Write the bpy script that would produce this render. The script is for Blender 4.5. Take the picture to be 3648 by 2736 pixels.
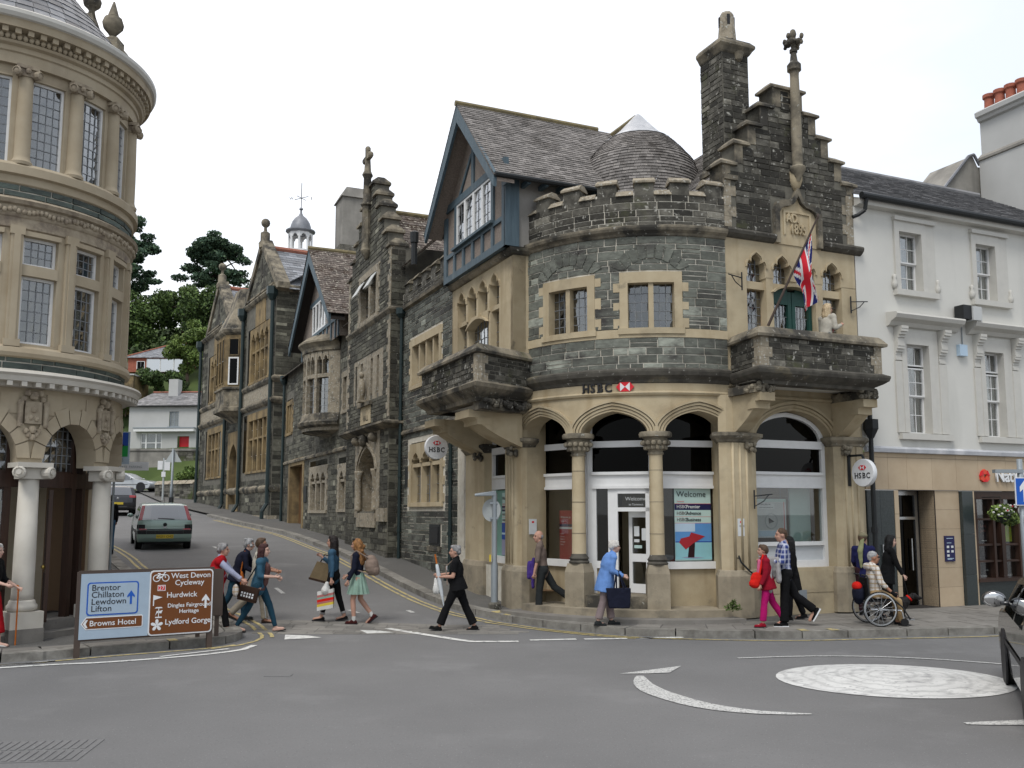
import bpy, bmesh, math, random
from mathutils import Vector, Matrix, noise
sc = bpy.context.scene
for o in list(bpy.data.objects): bpy.data.objects.remove(o)
COL = sc.collection
rnd = random.Random(11)
rad = math.radians
# ---------------------------------------------------------------- camera
cd = bpy.data.cameras.new('camera'); cam = bpy.data.objects.new('camera', cd); COL.objects.link(cam)
cd.sensor_width = 36; cd.lens = 32.39; cd.clip_end = 2000; cd.clip_start = .05; cd.shift_y = .0219
cam.location = (0, 0, 2.2); cam.rotation_euler = (rad(96.5), 0, 0); sc.camera = cam
# ---------------------------------------------------------------- overcast sky
SUN_EL, SUN_AZ = 56, 205
w = bpy.data.worlds.new('World'); sc.world = w; w.use_nodes = True
nt = w.node_tree; nt.nodes.clear()
def nd(nt, t, **k):
    n = nt.nodes.new(t)
    for a, b in k.items():
        if hasattr(n, a): setattr(n, a, b)
        else: n.inputs[a.replace('_', ' ')].default_value = b
    return n
out = nd(nt, 'ShaderNodeOutputWorld'); bg = nd(nt, 'ShaderNodeBackground'); bg2 = nd(nt, 'ShaderNodeBackground')
sky = nd(nt, 'ShaderNodeTexSky', sky_type='NISHITA', sun_disc=False, sun_elevation=rad(SUN_EL), sun_rotation=rad(180-SUN_AZ), dust_density=4., air_density=1.2)
tc = nd(nt, 'ShaderNodeTexCoord'); mp = nd(nt, 'ShaderNodeMapping'); mp.inputs['Scale'].default_value = (1, 1, 2.6)
nz = nd(nt, 'ShaderNodeTexNoise'); nz.inputs['Scale'].default_value = 2.1; nz.inputs['Detail'].default_value = 7; nz.inputs['Roughness'].default_value = .52
cr = nd(nt, 'ShaderNodeValToRGB'); cr.color_ramp.elements[0].position = .44; cr.color_ramp.elements[0].color = (.74, .765, .80, 1)
cr.color_ramp.elements[1].position = .70; cr.color_ramp.elements[1].color = (.95, .955, .965, 1)
L = nt.links.new
L(tc.outputs['Generated'], mp.inputs['Vector']); L(mp.outputs['Vector'], nz.inputs['Vector']); L(nz.outputs['Fac'], cr.inputs['Fac'])
bg.inputs['Strength'].default_value = .05; L(sky.outputs['Color'], bg.inputs['Color'])          # what blue gets through
bg2.inputs['Strength'].default_value = .66; L(cr.outputs['Color'], bg2.inputs['Color'])          # the cloud deck
ad = nd(nt, 'ShaderNodeAddShader'); L(bg.outputs[0], ad.inputs[0]); L(bg2.outputs[0], ad.inputs[1]); L(ad.outputs[0], out.inputs['Surface'])
sd = bpy.data.lights.new('sun', 'SUN'); sun = bpy.data.objects.new('sun', sd); COL.objects.link(sun)
sd.energy = 1.5; sd.angle = rad(22); sd.color = (1, .97, .92)
sun.rotation_euler = (rad(90-SUN_EL), 0, rad(180-SUN_AZ)); sun.location = (-20, -30, 60)
sun.rotation_euler = Vector((math.sin(rad(SUN_AZ))*math.cos(rad(SUN_EL)), math.cos(rad(SUN_AZ))*math.cos(rad(SUN_EL)), math.sin(rad(SUN_EL)))).to_track_quat('Z', 'Y').to_euler()
vs = sc.view_settings; vs.view_transform = 'Standard'; vs.look = 'None'; vs.gamma = 1; vs.exposure = .48; vs.use_curve_mapping = False
sc.render.resolution_x, sc.render.resolution_y = 1024, 768
# ---------------------------------------------------------------- helpers
class MB:
    def __init__(s): s.v = []; s.f = []; s.m = []; s.t = []
    def poly(s, pts, m=0, t=1.):
        b = len(s.v); s.v += [tuple(p) for p in pts]; s.f.append(tuple(range(b, b+len(pts)))); s.m.append(m); s.t.append(t); return s
    def hexa(s, p, m=0, t=1., skip=()):
        b = len(s.v); s.v += [tuple(q) for q in p]
        for i, f in enumerate(((3, 2, 1, 0), (4, 5, 6, 7), (0, 1, 5, 4), (1, 2, 6, 5), (2, 3, 7, 6), (3, 0, 4, 7))):
            if i in skip: continue
            s.f.append(tuple(b+k for k in f)); s.m.append(m); s.t.append(t)
        return s
    def box(s, x0, x1, y0, y1, z0, z1, m=0, t=1., M=None):
        p = [Vector(q) for q in ((x0, y0, z0), (x1, y0, z0), (x1, y1, z0), (x0, y1, z0), (x0, y0, z1), (x1, y0, z1), (x1, y1, z1), (x0, y1, z1))]
        if M is not None: p = [M @ q for q in p]
        return s.hexa(p, m, t)
    def sbox(s, fn, u0, u1, z0, z1, d0, d1, m=0, t=1., du=.3):
        n = max(1, int(math.ceil(abs(u1-u0)/du))) if getattr(fn, 'curved', 0) else 1
        for i in range(n):
            a, b = u0+(u1-u0)*i/n, u0+(u1-u0)*(i+1)/n
            sk = ([] if i == 0 else [5])+([] if i == n-1 else [3])
            s.hexa((fn(a, z0, d1), fn(b, z0, d1), fn(b, z0, d0), fn(a, z0, d0), fn(a, z1, d1), fn(b, z1, d1), fn(b, z1, d0), fn(a, z1, d0)), m, t, sk)
        return s
    def lathe(s, prof, c=(0, 0, 0), n=12, a0=0, a1=360, m=0, M=None, t=1., sx=1., sy=1.):
        full = abs(a1-a0-360) < 1e-6; k = n if full else n+1; b = len(s.v)
        for r, z in prof:
            for i in range(k):
                a = rad(a0+(a1-a0)*i/n); p = Vector((r*math.cos(a)*sx, r*math.sin(a)*sy, z))
                if M is not None: p = M @ p
                s.v.append((p[0]+c[0], p[1]+c[1], p[2]+c[2]))
        for j in range(len(prof)-1):
            for i in range(n):
                i2 = (i+1) % k
                s.f.append((b+j*k+i, b+j*k+i2, b+(j+1)*k+i2, b+(j+1)*k+i)); s.m.append(m); s.t.append(t)
        if full and prof[0] != prof[-1]:
            for j, rev in ((0, 1), (len(prof)-1, 0)):
                if prof[j][0] > 1e-4:
                    ids = [b+j*k+i for i in range(k)]; s.f.append(tuple(ids[::-1] if rev else ids)); s.m.append(m); s.t.append(t)
        return s
    def tube(s, p0, p1, r0, r1=None, n=8, m=0, caps=True, t=1.):
        p0, p1 = Vector(p0), Vector(p1); r1 = r0 if r1 is None else r1
        q = (p1-p0).to_track_quat('Z', 'Y').to_matrix(); L_ = (p1-p0).length
        return s.lathe([(r0, 0), (r1, L_)], p0, n, M=q.to_4x4(), m=m, t=t)
    def path(s, pts, r, n=6, m=0):
        for a, b in zip(pts, pts[1:]): s.tube(a, b, r, n=n, m=m)
        return s
    def ell(s, c, r, n=10, m=0, M=None, t=1.):
        k = max(4, n//2)
        pr = [(max(1e-5, math.sin(math.pi*i/k)), -math.cos(math.pi*i/k)) for i in range(k+1)]
        S = Matrix.Diagonal((r[0], r[1], r[2], 1))
        return s.lathe(pr, c, n, M=(M.to_4x4() if M is not None else Matrix()) @ S, m=m, t=t)
    def cap(s, p0, p1, r0, r1, n=10, fl=1., flat0=False, flat1=False, M=None):
        p0, p1 = Vector(p0), Vector(p1); d = p1-p0; L_ = d.length
        pr = []
        if flat0: pr.append((r0, 0))
        else: pr += [(max(1e-4, r0*math.sin(rad(a))), -r0*math.cos(rad(a))) for a in (0, 30, 60, 90)]
        if flat1: pr.append((r1, L_))
        else: pr += [(max(1e-4, r1*math.cos(rad(a))), L_+r1*math.sin(rad(a))) for a in (0, 30, 60, 90)]
        z = d.normalized(); y = Vector((0, 1, 0))
        x = y.cross(z)
        if x.length < .1: x = Vector((1, 0, 0)).cross(z)
        x.normalize(); y = z.cross(x)
        Q = Matrix((x, y, z)).transposed().to_4x4()
        return s.lathe(pr, p0, n, M=Q, sx=fl)
    def prism(s, pts, d0, d1, fn, m=0, t=1.):
        n = len(pts); b = len(s.v)
        s.v += [tuple(fn(u, z, d1)) for u, z in pts]+[tuple(fn(u, z, d0)) for u, z in pts]
        s.f.append(tuple(range(b, b+n))); s.m.append(m); s.t.append(t)
        s.f.append(tuple(range(b+2*n-1, b+n-1, -1))); s.m.append(m); s.t.append(t)
        for i in range(n):
            j = (i+1) % n; s.f.append((b+j, b+i, b+n+i, b+n+j)); s.m.append(m); s.t.append(t)
        return s
    def sweep(s, path, prof, m=0, t=1., caps=True):
        n = len(path); P = [Vector(p) for p in path]; nr = []
        for i in range(n):
            a = (P[i]-P[i-1]).normalized() if i else None; c = (P[i+1]-P[i]).normalized() if i < n-1 else None
            na = Vector((a.y, -a.x)) if a else None; nc = Vector((c.y, -c.x)) if c else None
            if na is None: nr.append(nc)
            elif nc is None: nr.append(na)
            else:
                q = (na+nc).normalized(); nr.append(q/max(.35, q.dot(na)))
        b = len(s.v); k = len(prof)
        for i in range(n):
            for d, z in prof: s.v.append((P[i].x+nr[i].x*d, P[i].y+nr[i].y*d, z))
        for i in range(n-1):
            for j in range(k-1):
                s.f.append((b+i*k+j, b+(i+1)*k+j, b+(i+1)*k+j+1, b+i*k+j+1)); s.m.append(m); s.t.append(t)
        if caps:
            s.f.append(tuple(b+j for j in range(k))); s.m.append(m); s.t.append(t)
            s.f.append(tuple(b+(n-1)*k+j for j in range(k-1, -1, -1))); s.m.append(m); s.t.append(t)
        return s
    def arch(s, fn, cv, ztop, d0, d1, m=0, t=1.):
        for (ua, za), (ub, zb) in zip(cv, cv[1:]):
            s.poly((fn(ua, za, d1), fn(ub, zb, d1), fn(ub, ztop, d1), fn(ua, ztop, d1)), m, t)
            s.poly((fn(ua, za, d0), fn(ub, zb, d0), fn(ub, zb, d1), fn(ua, za, d1)), m, t)
        return s
    def ring(s, fn, A, B, d0, d1, m=0, t=1.):
        for i in range(len(A)-1):
            a, b, c, d = A[i], A[i+1], B[i+1], B[i]
            s.poly((fn(*a, d1), fn(*b, d1), fn(*c, d1), fn(*d, d1)), m, t)
            s.poly((fn(*a, d0), fn(*b, d0), fn(*b, d1), fn(*a, d1)), m, t)
            s.poly((fn(*d, d1), fn(*c, d1), fn(*c, d0), fn(*d, d0)), m, t)
        for q, r_ in ((A[0], B[0]), (B[-1], A[-1])):
            s.poly((fn(*q, d1), fn(*r_, d1), fn(*r_, d0), fn(*q, d0)), m, t)
        return s
    def build(s, name, mat, parent=None, smooth=False, ang=None):
        me = bpy.data.meshes.new(name); me.from_pydata(s.v, [], s.f)
        for q in (mat if isinstance(mat, (list, tuple)) else [mat]): me.materials.append(M_(q))
        if any(s.m): me.polygons.foreach_set('material_index', s.m)
        at = me.attributes.new('tint', 'FLOAT', 'FACE'); at.data.foreach_set('value', s.t)
        if smooth:
            me.polygons.foreach_set('use_smooth', [True]*len(s.f))
            if ang: me.set_sharp_from_angle(angle=rad(ang))
        me.update()
        o = bpy.data.objects.new(name, me); COL.objects.link(o)
        if parent is not None: o.parent = parent
        return o
def link(name, me, parent=None, loc=(0, 0, 0)):
    o = bpy.data.objects.new(name, me); COL.objects.link(o); o.location = loc
    if parent is not None: o.parent = parent
    return o
def tag(o, label, cat, group=None):
    o['label'] = label; o['category'] = cat
    if group: o['group'] = group
    return o
def thing(name, label, cat, loc=(0, 0, 0), rz=0, group=None):
    o = bpy.data.objects.new(name, None); COL.objects.link(o); o.empty_display_size = .3
    o.location = loc; o.rotation_euler = (0, 0, rz); return tag(o, label, cat, group)
def struct(o): o['kind'] = 'structure'; return o
def stuff(o): o['kind'] = 'stuff'; return o
def plane(p, d, nrm=None):
    p = Vector((p[0], p[1], 0)); d = Vector((d[0], d[1], 0)).normalized(); n = Vector((d.y, -d.x, 0))
    def f(u, z, o): q = p+d*u+n*o; return (q.x, q.y, z)
    f.curved = 0; return f
def drum(c, r, k=1):
    def f(u, z, o): a = u/r; return (c[0]+(r+o)*math.sin(a), c[1]-(r+o)*math.cos(a), z)
    f.curved = 1; f.R = r; return f
def tudor(u0, u1, zs, rise, n=18, k=.2, e=2.1):
    c, h = (u0+u1)/2, (u1-u0)/2; o = []
    for i in range(n+1):
        x = -math.cos(math.pi*i/n); y = (1-abs(x)**e)**(1/e)*(1-k)+k*(1-abs(x)); o.append((c+h*x, zs+rise*y))
    return o
def cusp(u0, u1, zs, rise):
    c, h = (u0+u1)/2, (u1-u0)/2
    return [(c+h*x, zs+rise*y) for x, y in ((-1, 0), (-.98, .22), (-.86, .4), (-.7, .44), (-.57, .34), (-.56, .58), (-.46, .74), (-.26, .86), (0, 1), (.26, .86), (.46, .74), (.56, .58), (.57, .34), (.7, .44), (.86, .4), (.98, .22), (1, 0))]
def grow(cv, w):
    u0, u1, zs = cv[0][0], cv[-1][0], cv[0][1]; c, h = (u0+u1)/2, (u1-u0)/2; rise = max(z for _, z in cv)-zs
    return [(c+(u-c)*(1+w/h), zs+(z-zs)*(1+w/rise)) for u, z in cv]
def wall_grid(mb, fn, u0, u1, z0, z1, holes, d=0, m=0, du=.3):
    us = {u0, u1}; zs = {z0, z1}
    for a, b, c, e in holes:
        us |= {q for q in (a, b) if u0 < q < u1}; zs |= {q for q in (c, e) if z0 < q < z1}
    if getattr(fn, 'curved', 0):
        n = int((u1-u0)/du)+1; us |= {u0+(u1-u0)*i/n for i in range(1, n)}
    us, zs = sorted(us), sorted(zs)
    for a, b in zip(us, us[1:]):
        for c, e in zip(zs, zs[1:]):
            x, y = (a+b)/2, (c+e)/2
            if any(h[0] < x < h[1] and h[2] < y < h[3] for h in holes): continue
            mb.poly((fn(a, c, d), fn(b, c, d), fn(b, e, d), fn(a, e, d)), m)
def courses(fn, u0, u1, z0, z1, holes=(), rows=(.09, .22), ws=(.2, .62), d=.012, gap=.014, ab=0., light=.04, dark=.0, r=None):
    r = r or rnd; o = []; z = z0
    while z < z1-1e-6:
        h = r.uniform(*rows)
        if z1-z-h < rows[0]*.7: h = z1-z
        iv = [(u0, u1)]
        for a, b, c, e in holes:
            if min(z+h, e)-max(z, c) > .3*h:
                nv = []
                for p, q in iv:
                    if b <= p or a >= q: nv.append((p, q)); continue
                    if a-p > .03: nv.append((p, a))
                    if q-b > .03: nv.append((b, q))
                iv = nv
        for p, q in iv:
            u = p
            while u < q-1e-6:
                wd = r.uniform(*ws)*(.7+.5*min(1, h/rows[1]))
                if q-u-wd < ws[0]*.6: wd = q-u
                parts = [(z, h)]
                if h > .17 and wd > .25 and r.random() < .22: k = r.uniform(.4, .6); parts = [(z, h*k), (z+h*k, h*(1-k))]
                for zz, hh in parts:
                    g = gap/2; dd = d+r.uniform(-.004, .008)+(.85*wd*wd/8/fn.R if getattr(fn, 'curved', 0) else 0)
                    t = r.uniform(.55, 1.15)
                    if r.random() < light: t = 2.
                    elif r.random() < dark: t = r.uniform(.2, .5)
                    a, b, c, e = u+g, u+wd-g, zz+g, zz+hh-g; c1 = .006
                    j = lambda: r.uniform(-.003, .003)
                    fr = [fn(a+c1, c+c1, dd+j()), fn(b-c1, c+c1, dd+j()), fn(b-c1, e-c1, dd+j()), fn(a+c1, e-c1, dd+j())]
                    bk = [fn(a, c, -.02), fn(b, c, -.02), fn(b, e, -.02), fn(a, e, -.02)]
                    o.append((wd*hh, fr+bk, t))
                u += wd
        z += h
    return o
def lay(stones, mat, parent, name='stone', joined='stone_courses', lim=290):
    stones = sorted(stones, key=lambda q: -q[0])
    def put(mb, p, t):
        b = len(mb.v); mb.v += [tuple(q) for q in p]
        for f in ((0, 1, 2, 3), (4, 5, 1, 0), (5, 6, 2, 1), (6, 7, 3, 2), (7, 4, 0, 3)):
            mb.f.append(tuple(b+i for i in f)); mb.m.append(0); mb.t.append(t)
    for a, p, t in stones[:lim]:
        mb = MB(); put(mb, p, t); mb.build(name, mat, parent)
    if stones[lim:]:
        mb = MB()
        for a, p, t in stones[lim:]: put(mb, p, t)
        stuff(mb.build(joined, mat, parent))
def window(root, fn, u0, u1, z0, z1, nx=2, nz=3, d=-.12, fw=.05, fm='white_paint', bw=.014, bm='white_paint', room=.7, glass='glass', cv=None, curtain=None, wob=.006, name='window', fd=.05, jit=True):
    mb = MB()
    if fw > 0:
        mb.sbox(fn, u0, u0+fw, z0, z1, d-fd, d+.01).sbox(fn, u1-fw, u1, z0, z1, d-fd, d+.01)
        mb.sbox(fn, u0+fw, u1-fw, z0, z0+fw, d-fd, d+.008)
        if cv is None: mb.sbox(fn, u0+fw, u1-fw, z1-fw, z1, d-fd, d+.008)
    else: mb.sbox(fn, u0, u1, z0-.01, z0+.012, d-fd, d+.01)
    w = mb.build(name, fm, root)
    a, b, c, e = u0+fw, u1-fw, z0+fw, z1-(fw if cv is None else 0)
    top = lambda u: e
    if cv is not None:
        def top(u):
            for (p, q), (p2, q2) in zip(cv, cv[1:]):
                if p <= u <= p2: return q+(q2-q)*(u-p)/max(1e-6, p2-p)+.02
            return cv[0][1]+.01
    g = MB(); dm = d-fd*.5
    for i in range(1, nx):
        u = a+(b-a)*i/nx; g.sbox(fn, u-bw/2, u+bw/2, c, min(e, top(u)), dm-.012, dm+.012)
    for k in range(1, nz):
        z = c+(e-c)*k/nz; ua, ub = a, b
        if cv is not None and z > cv[0][1]:
            us = [u for u, q in cv if q >= z-.01]
            if len(us) < 2: continue
            ua, ub = max(a, min(us)-.02), min(b, max(us)+.02)
        g.sbox(fn, ua, ub, z-bw/2, z+bw/2, dm-.010, dm+.010)
    if g.f: g.build('glazing_bars', bm, w)
    for i in range(nx):
        for k in range(nz):
            p, q, r, s = a+(b-a)*i/nx, a+(b-a)*(i+1)/nx, c+(e-c)*k/nz, c+(e-c)*(k+1)/nz
            if cv is not None:
                s = min(s, max(top(p), top((p+q)/2), top(q)))
                if s-r < .02: continue
            o = [dm+(rnd.uniform(-wob, wob) if jit else 0) for _ in range(4)]
            m = MB(); m.hexa((fn(p, r, o[0]), fn(q, r, o[1]), fn(q, r, o[1]-.004), fn(p, r, o[0]-.004), fn(p, s, o[2]), fn(q, s, o[3]), fn(q, s, o[3]-.004), fn(p, s, o[2]-.004)))
            m.build('pane', glass, w)
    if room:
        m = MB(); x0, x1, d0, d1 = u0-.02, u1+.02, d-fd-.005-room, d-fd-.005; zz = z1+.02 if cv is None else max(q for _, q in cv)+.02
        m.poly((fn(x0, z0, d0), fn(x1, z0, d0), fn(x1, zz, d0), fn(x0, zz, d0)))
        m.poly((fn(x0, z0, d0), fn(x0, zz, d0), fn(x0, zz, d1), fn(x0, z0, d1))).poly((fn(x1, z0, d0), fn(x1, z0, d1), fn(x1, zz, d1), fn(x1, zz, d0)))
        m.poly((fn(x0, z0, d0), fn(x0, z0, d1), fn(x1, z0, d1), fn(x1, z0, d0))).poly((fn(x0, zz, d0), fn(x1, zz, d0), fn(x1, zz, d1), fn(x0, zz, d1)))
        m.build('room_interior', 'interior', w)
    if curtain:
        m = MB(); kind, cm = curtain; n = 14; dd = d-fd-.06
        for side in ((0, 1) if kind == 'pair' else (2,)):
            for i in range(n):
                f0, f1 = i/n, (i+1)/n
                def cu(f, z):
                    h = (z-z0)/(z1-z0)
                    if side == 2: return u0+.03+(u1-u0-.06)*f
                    wdt = (u1-u0)*(.2+.28*abs(h-.35)**.8)
                    return u0+.02+wdt*f if side == 0 else u1-.02-wdt*f
                for k in range(6):
                    za, zb = z0+(z1-z0)*k/6, z0+(z1-z0)*(k+1)/6
                    da, db = dd+.02*math.sin(i*2.4), dd+.02*math.sin((i+1)*2.4)
                    m.poly((fn(cu(f0, za), za, da), fn(cu(f1, za), za, db), fn(cu(f1, zb), zb, db), fn(cu(f0, zb), zb, da)))
        m.build('curtain', cm, w, smooth=True)
    return w
def text(body, size, mat, M, parent, name='lettering', ext=.004, align='CENTER', sx=1., bold=0.):
    cu = bpy.data.curves.new(name, 'FONT'); cu.body = body; cu.size = size; cu.align_x = align; cu.extrude = ext; cu.offset = bold; cu.resolution_u = 3; cu.space_line = .9
    to = bpy.data.objects.new(name, cu); me = bpy.data.meshes.new_from_object(to); bpy.data.objects.remove(to)
    me.name = name; me.transform(Matrix.Diagonal((sx, 1, 1, 1))); me.transform(M); me.materials.clear(); me.materials.append(M_(mat))
    return link(name, me, parent)
def fnM(fn, u, z, d):
    o = Vector(fn(u, z, d)); x = (Vector(fn(u+.01, z, d))-Vector(fn(u-.01, z, d))).normalized(); n = (Vector(fn(u, z, d+.1))-o).normalized(); y = n.cross(x)
    M = Matrix((x, y, n)).transposed().to_4x4(); M.translation = o; return M
def tiles(mb, a, b, c, d, row=.1, wd=.17, jit=.01, th=.014, r=rnd):
    a, b, c, d = map(Vector, (a, b, c, d)); H_ = max((d-a).length, (c-b).length); n = max(1, int(H_/row))
    nrm = (b-a).cross(d-a).normalized()
    for i in range(n):
        f0, f1 = i/n, min(1, (i+1.25)/n)
        p, q = a.lerp(d, f0), b.lerp(c, f0); s, e = a.lerp(d, f1), b.lerp(c, f1)
        W = (q-p).length; k = max(1, int(round(W/wd))); off = .5*(i % 2)
        xs = [0]+[min(1, max(0, (j+off+r.uniform(-.08, .08))/k)) for j in range(1 if not i % 2 else 0, k)]+[1]
        for x0, x1 in zip(xs, xs[1:]):
            if x1-x0 < .1/k: continue
            g = .003/max(W, .1); l0 = th+r.uniform(0, jit); sl = r.uniform(-.012, .012)/max(H_, .1)
            A, B_ = p.lerp(q, x0+g)+nrm*l0, p.lerp(q, x1-g)+nrm*(l0+r.uniform(-.004, .004)); C_, D_ = s.lerp(e, x1-g)+nrm*.002, s.lerp(e, x0+g)+nrm*.002
            dn = (p-s)*sl*2; A = A+dn; B_ = B_+dn
            t = r.uniform(.6, 1.25); lo = nrm*-.03
            mb.poly((A, B_, C_, D_), 0, t); mb.poly((A+lo, B_+lo, B_, A), 0, t*.8)
            mb.poly((A, D_, D_+lo, A+lo), 0, t*.8); mb.poly((B_, B_+lo, C_+lo, C_), 0, t*.8)
def jsphere(c, r, n=10): return MB().ell(c, (r, r, r), n)
# ---------------------------------------------------------------- materials
MATS = {}
def M_(n): return MATS[n] if isinstance(n, str) else n
def ramp2(nt, fac, c0, c1, p0=.35, p1=.65):
    r = nd(nt, 'ShaderNodeValToRGB'); r.color_ramp.elements[0].position = p0; r.color_ramp.elements[1].position = p1
    r.color_ramp.elements[0].color = (*c0, 1); r.color_ramp.elements[1].color = (*c1, 1); nt.links.new(fac, r.inputs['Fac']); return r.outputs['Color']
def mk(name, c0, c1=None, sc_=4., rough=.85, tint=False, bump=.2, bs=60., metal=0., stain=None, stretch=(1, 1, 1), spec=.3, speck=None, coat=0., obr=0., moss=None, streak=None):
    m = bpy.data.materials.new(name); m.use_nodes = True; nt = m.node_tree; L = nt.links.new
    bs_ = nt.nodes['Principled BSDF']; bs_.inputs['Roughness'].default_value = rough; bs_.inputs['Metallic'].default_value = metal
    bs_.inputs['Specular IOR Level'].default_value = spec; bs_.inputs['Coat Weight'].default_value = coat; bs_.inputs['Coat Roughness'].default_value = .04
    tc = nd(nt, 'ShaderNodeTexCoord'); mp = nd(nt, 'ShaderNodeMapping'); mp.inputs['Scale'].default_value = stretch; L(tc.outputs['Object'], mp.inputs['Vector'])
    def nse(s, det=5, ro=.6, vec=None):
        n = nd(nt, 'ShaderNodeTexNoise'); n.inputs['Scale'].default_value = s; n.inputs['Detail'].default_value = det; n.inputs['Roughness'].default_value = ro
        L(vec or mp.outputs['Vector'], n.inputs['Vector']); return n.outputs['Fac']
    def mixc(f, a, b, mode='MIX'):
        x = nd(nt, 'ShaderNodeMix', data_type='RGBA', blend_type=mode)
        if isinstance(f, float): x.inputs['Factor'].default_value = f
        else: L(f, x.inputs['Factor'])
        for sock, v in ((x.inputs[6], a), (x.inputs[7], b)):
            if isinstance(v, tuple): sock.default_value = (*v, 1)
            else: L(v, sock)
        return x.outputs[2]
    c1 = c1 or tuple(q*.85 for q in c0)
    col = ramp2(nt, nse(sc_), c0, c1)
    if tint:
        at = nd(nt, 'ShaderNodeAttribute', attribute_name='tint'); mu = nd(nt, 'ShaderNodeVectorMath', operation='SCALE'); L(col, mu.inputs[0]); L(at.outputs['Fac'], mu.inputs['Scale']); col = mu.outputs[0]
    if obr:
        oi = nd(nt, 'ShaderNodeObjectInfo'); ma = nd(nt, 'ShaderNodeMapRange'); L(oi.outputs['Random'], ma.inputs['Value']); ma.inputs['To Min'].default_value = 1-obr; ma.inputs['To Max'].default_value = 1+obr
        mu = nd(nt, 'ShaderNodeVectorMath', operation='SCALE'); L(col, mu.inputs[0]); L(ma.outputs['Result'], mu.inputs['Scale']); col = mu.outputs[0]
    def mask(s, p0, p1, det=6, ro=.65, vec=None):
        r = nd(nt, 'ShaderNodeMapRange'); r.inputs['From Min'].default_value = p0; r.inputs['From Max'].default_value = p1; L(nse(s, det, ro, vec), r.inputs['Value']); return r.outputs['Result']
    if stain: col = mixc(mask(stain[1], stain[2], stain[3]), col, stain[0])
    if streak:
        m2 = nd(nt, 'ShaderNodeMapping'); m2.inputs['Scale'].default_value = (1, 1, .12); L(tc.outputs['Object'], m2.inputs['Vector'])
        col = mixc(mask(streak[1], streak[2], streak[3], 4, .5, m2.outputs['Vector']), col, streak[0])
    if moss: col = mixc(mask(moss[1], moss[2], moss[3]), col, moss[0])
    if speck: col = mixc(mask(speck[1], speck[2], speck[3], 2, .5), col, speck[0])
    L(col, bs_.inputs['Base Color'])
    if bump:
        b = nd(nt, 'ShaderNodeBump'); b.inputs['Strength'].default_value = bump; b.inputs['Distance'].default_value = .01; L(nse(bs, 4, .6), b.inputs['Height']); L(b.outputs['Normal'], bs_.inputs['Normal'])
    MATS[name] = m; return m
def plain(name, c, rough=.5, **k): return mk(name, c, tuple(q*.94 for q in c), 6., rough, bump=k.pop('bump', .04), **k)
mk('slate_stone', (.185, .195, .165), (.115, .12, .102), 7, .8, tint=True, bump=.7, bs=26, stretch=(1, 1, 2.2), stain=((.045, .041, .038), 1.1, .50, .66), speck=((.34, .34, .3), 16, .68, .74))
mk('dark_stone', (.14, .132, .11), (.078, .073, .06), 6, .85, tint=True, bump=.8, bs=26, stain=((.036, .033, .027), 1.5, .46, .68), speck=((.36, .35, .31), 11, .62, .72), moss=((.075, .08, .035), 1.1, .58, .74))
mk('drake_stone', (.165, .16, .125), (.095, .092, .07), 6, .85, tint=True, bump=.8, bs=26, stain=((.04, .037, .03), .7, .45, .66), speck=((.3, .29, .25), 14, .68, .76))
mk('mortar', (.64, .61, .53), (.52, .48, .40), 5, .95, bump=.4, bs=120)
mk('mortar_dark', (.17, .16, .13), (.10, .095, .08), 3, .95, bump=.4, bs=90)
mk('ham_stone', (.47, .395, .265), (.40, .325, .21), 2.2, .85, bump=.35, bs=45, stain=((.22, .185, .13), .8, .54, .8), streak=((.26, .19, .10), 2.2, .54, .8), moss=((.09, .082, .068), 1.25, .66, .78), obr=.08)
mk('ham_weathered', (.30, .26, .19), (.22, .19, .14), 3, .9, bump=.5, bs=40, stain=((.045, .042, .036), 1.2, .40, .6), speck=((.34, .33, .29), 13, .66, .74), moss=((.09, .09, .04), 1.3, .62, .78))
mk('ham_base', (.33, .285, .21), (.24, .205, .15), 2.5, .9, bump=.4, bs=40, stain=((.12, .11, .09), 1.6, .52, .74))
mk('ham_dark', (.105, .097, .08), (.055, .05, .042), 4, .9, bump=.6, bs=40, speck=((.3, .29, .26), 12, .66, .74), moss=((.20, .17, .11), 1.4, .6, .75))
mk('ham_lichen', (.33, .285, .215), (.22, .19, .14), 6, .9, bump=.7, bs=30, speck=((.42, .41, .36), 18, .58, .68), stain=((.08, .075, .062), 3, .55, .72))
mk('ochre_stone', (.30, .22, .11), (.20, .145, .075), 2.5, .88, bump=.4, bs=30, stain=((.07, .058, .04), .9, .48, .7), streak=((.1, .075, .045), 2, .5, .75))
mk('lloyds_stone', (.405, .345, .25), (.345, .285, .198), 1.6, .85, bump=.25, bs=60, streak=((.25, .20, .155), 1.8, .58, .85))
mk('lloyds_carved', (.37, .315, .235), (.27, .222, .16), 6, .9, bump=.5, bs=40, stain=((.15, .12, .10), 3, .5, .75))
mk('lloyds_slate_block', (.115, .145, .125), (.07, .085, .078), 4, .75, tint=True, bump=.8, bs=18, stretch=(1, 1, 2), stain=((.04, .042, .04), 2.5, .55, .72))
mk('pale_column', (.54, .51, .45), (.49, .46, .40), 3, .6, bump=.06, bs=80)
mk('render_white', (.62, .61, .565), (.58, .57, .53), .8, .85, bump=.12, bs=90, streak=((.44, .435, .40), 1.2, .58, .9))
mk('render_grey', (.30, .285, .255), (.2, .19, .17), 1., .95, bump=.3, bs=40, streak=((.12, .115, .105), 1.2, .5, .75))
mk('render_pale', (.47, .47, .455), (.42, .42, .405), .5, .9, bump=.15, bs=30)
mk('natwest_stone', (.47, .375, .26), (.42, .325, .22), 2, .7, bump=.1, bs=60, obr=.08, stain=((.2, .17, .12), 1.1, .66, .85))
mk('granite_green', (.038, .048, .048), (.02, .026, .027), 40, .25, bump=.02, spec=.5, obr=.15)
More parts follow.
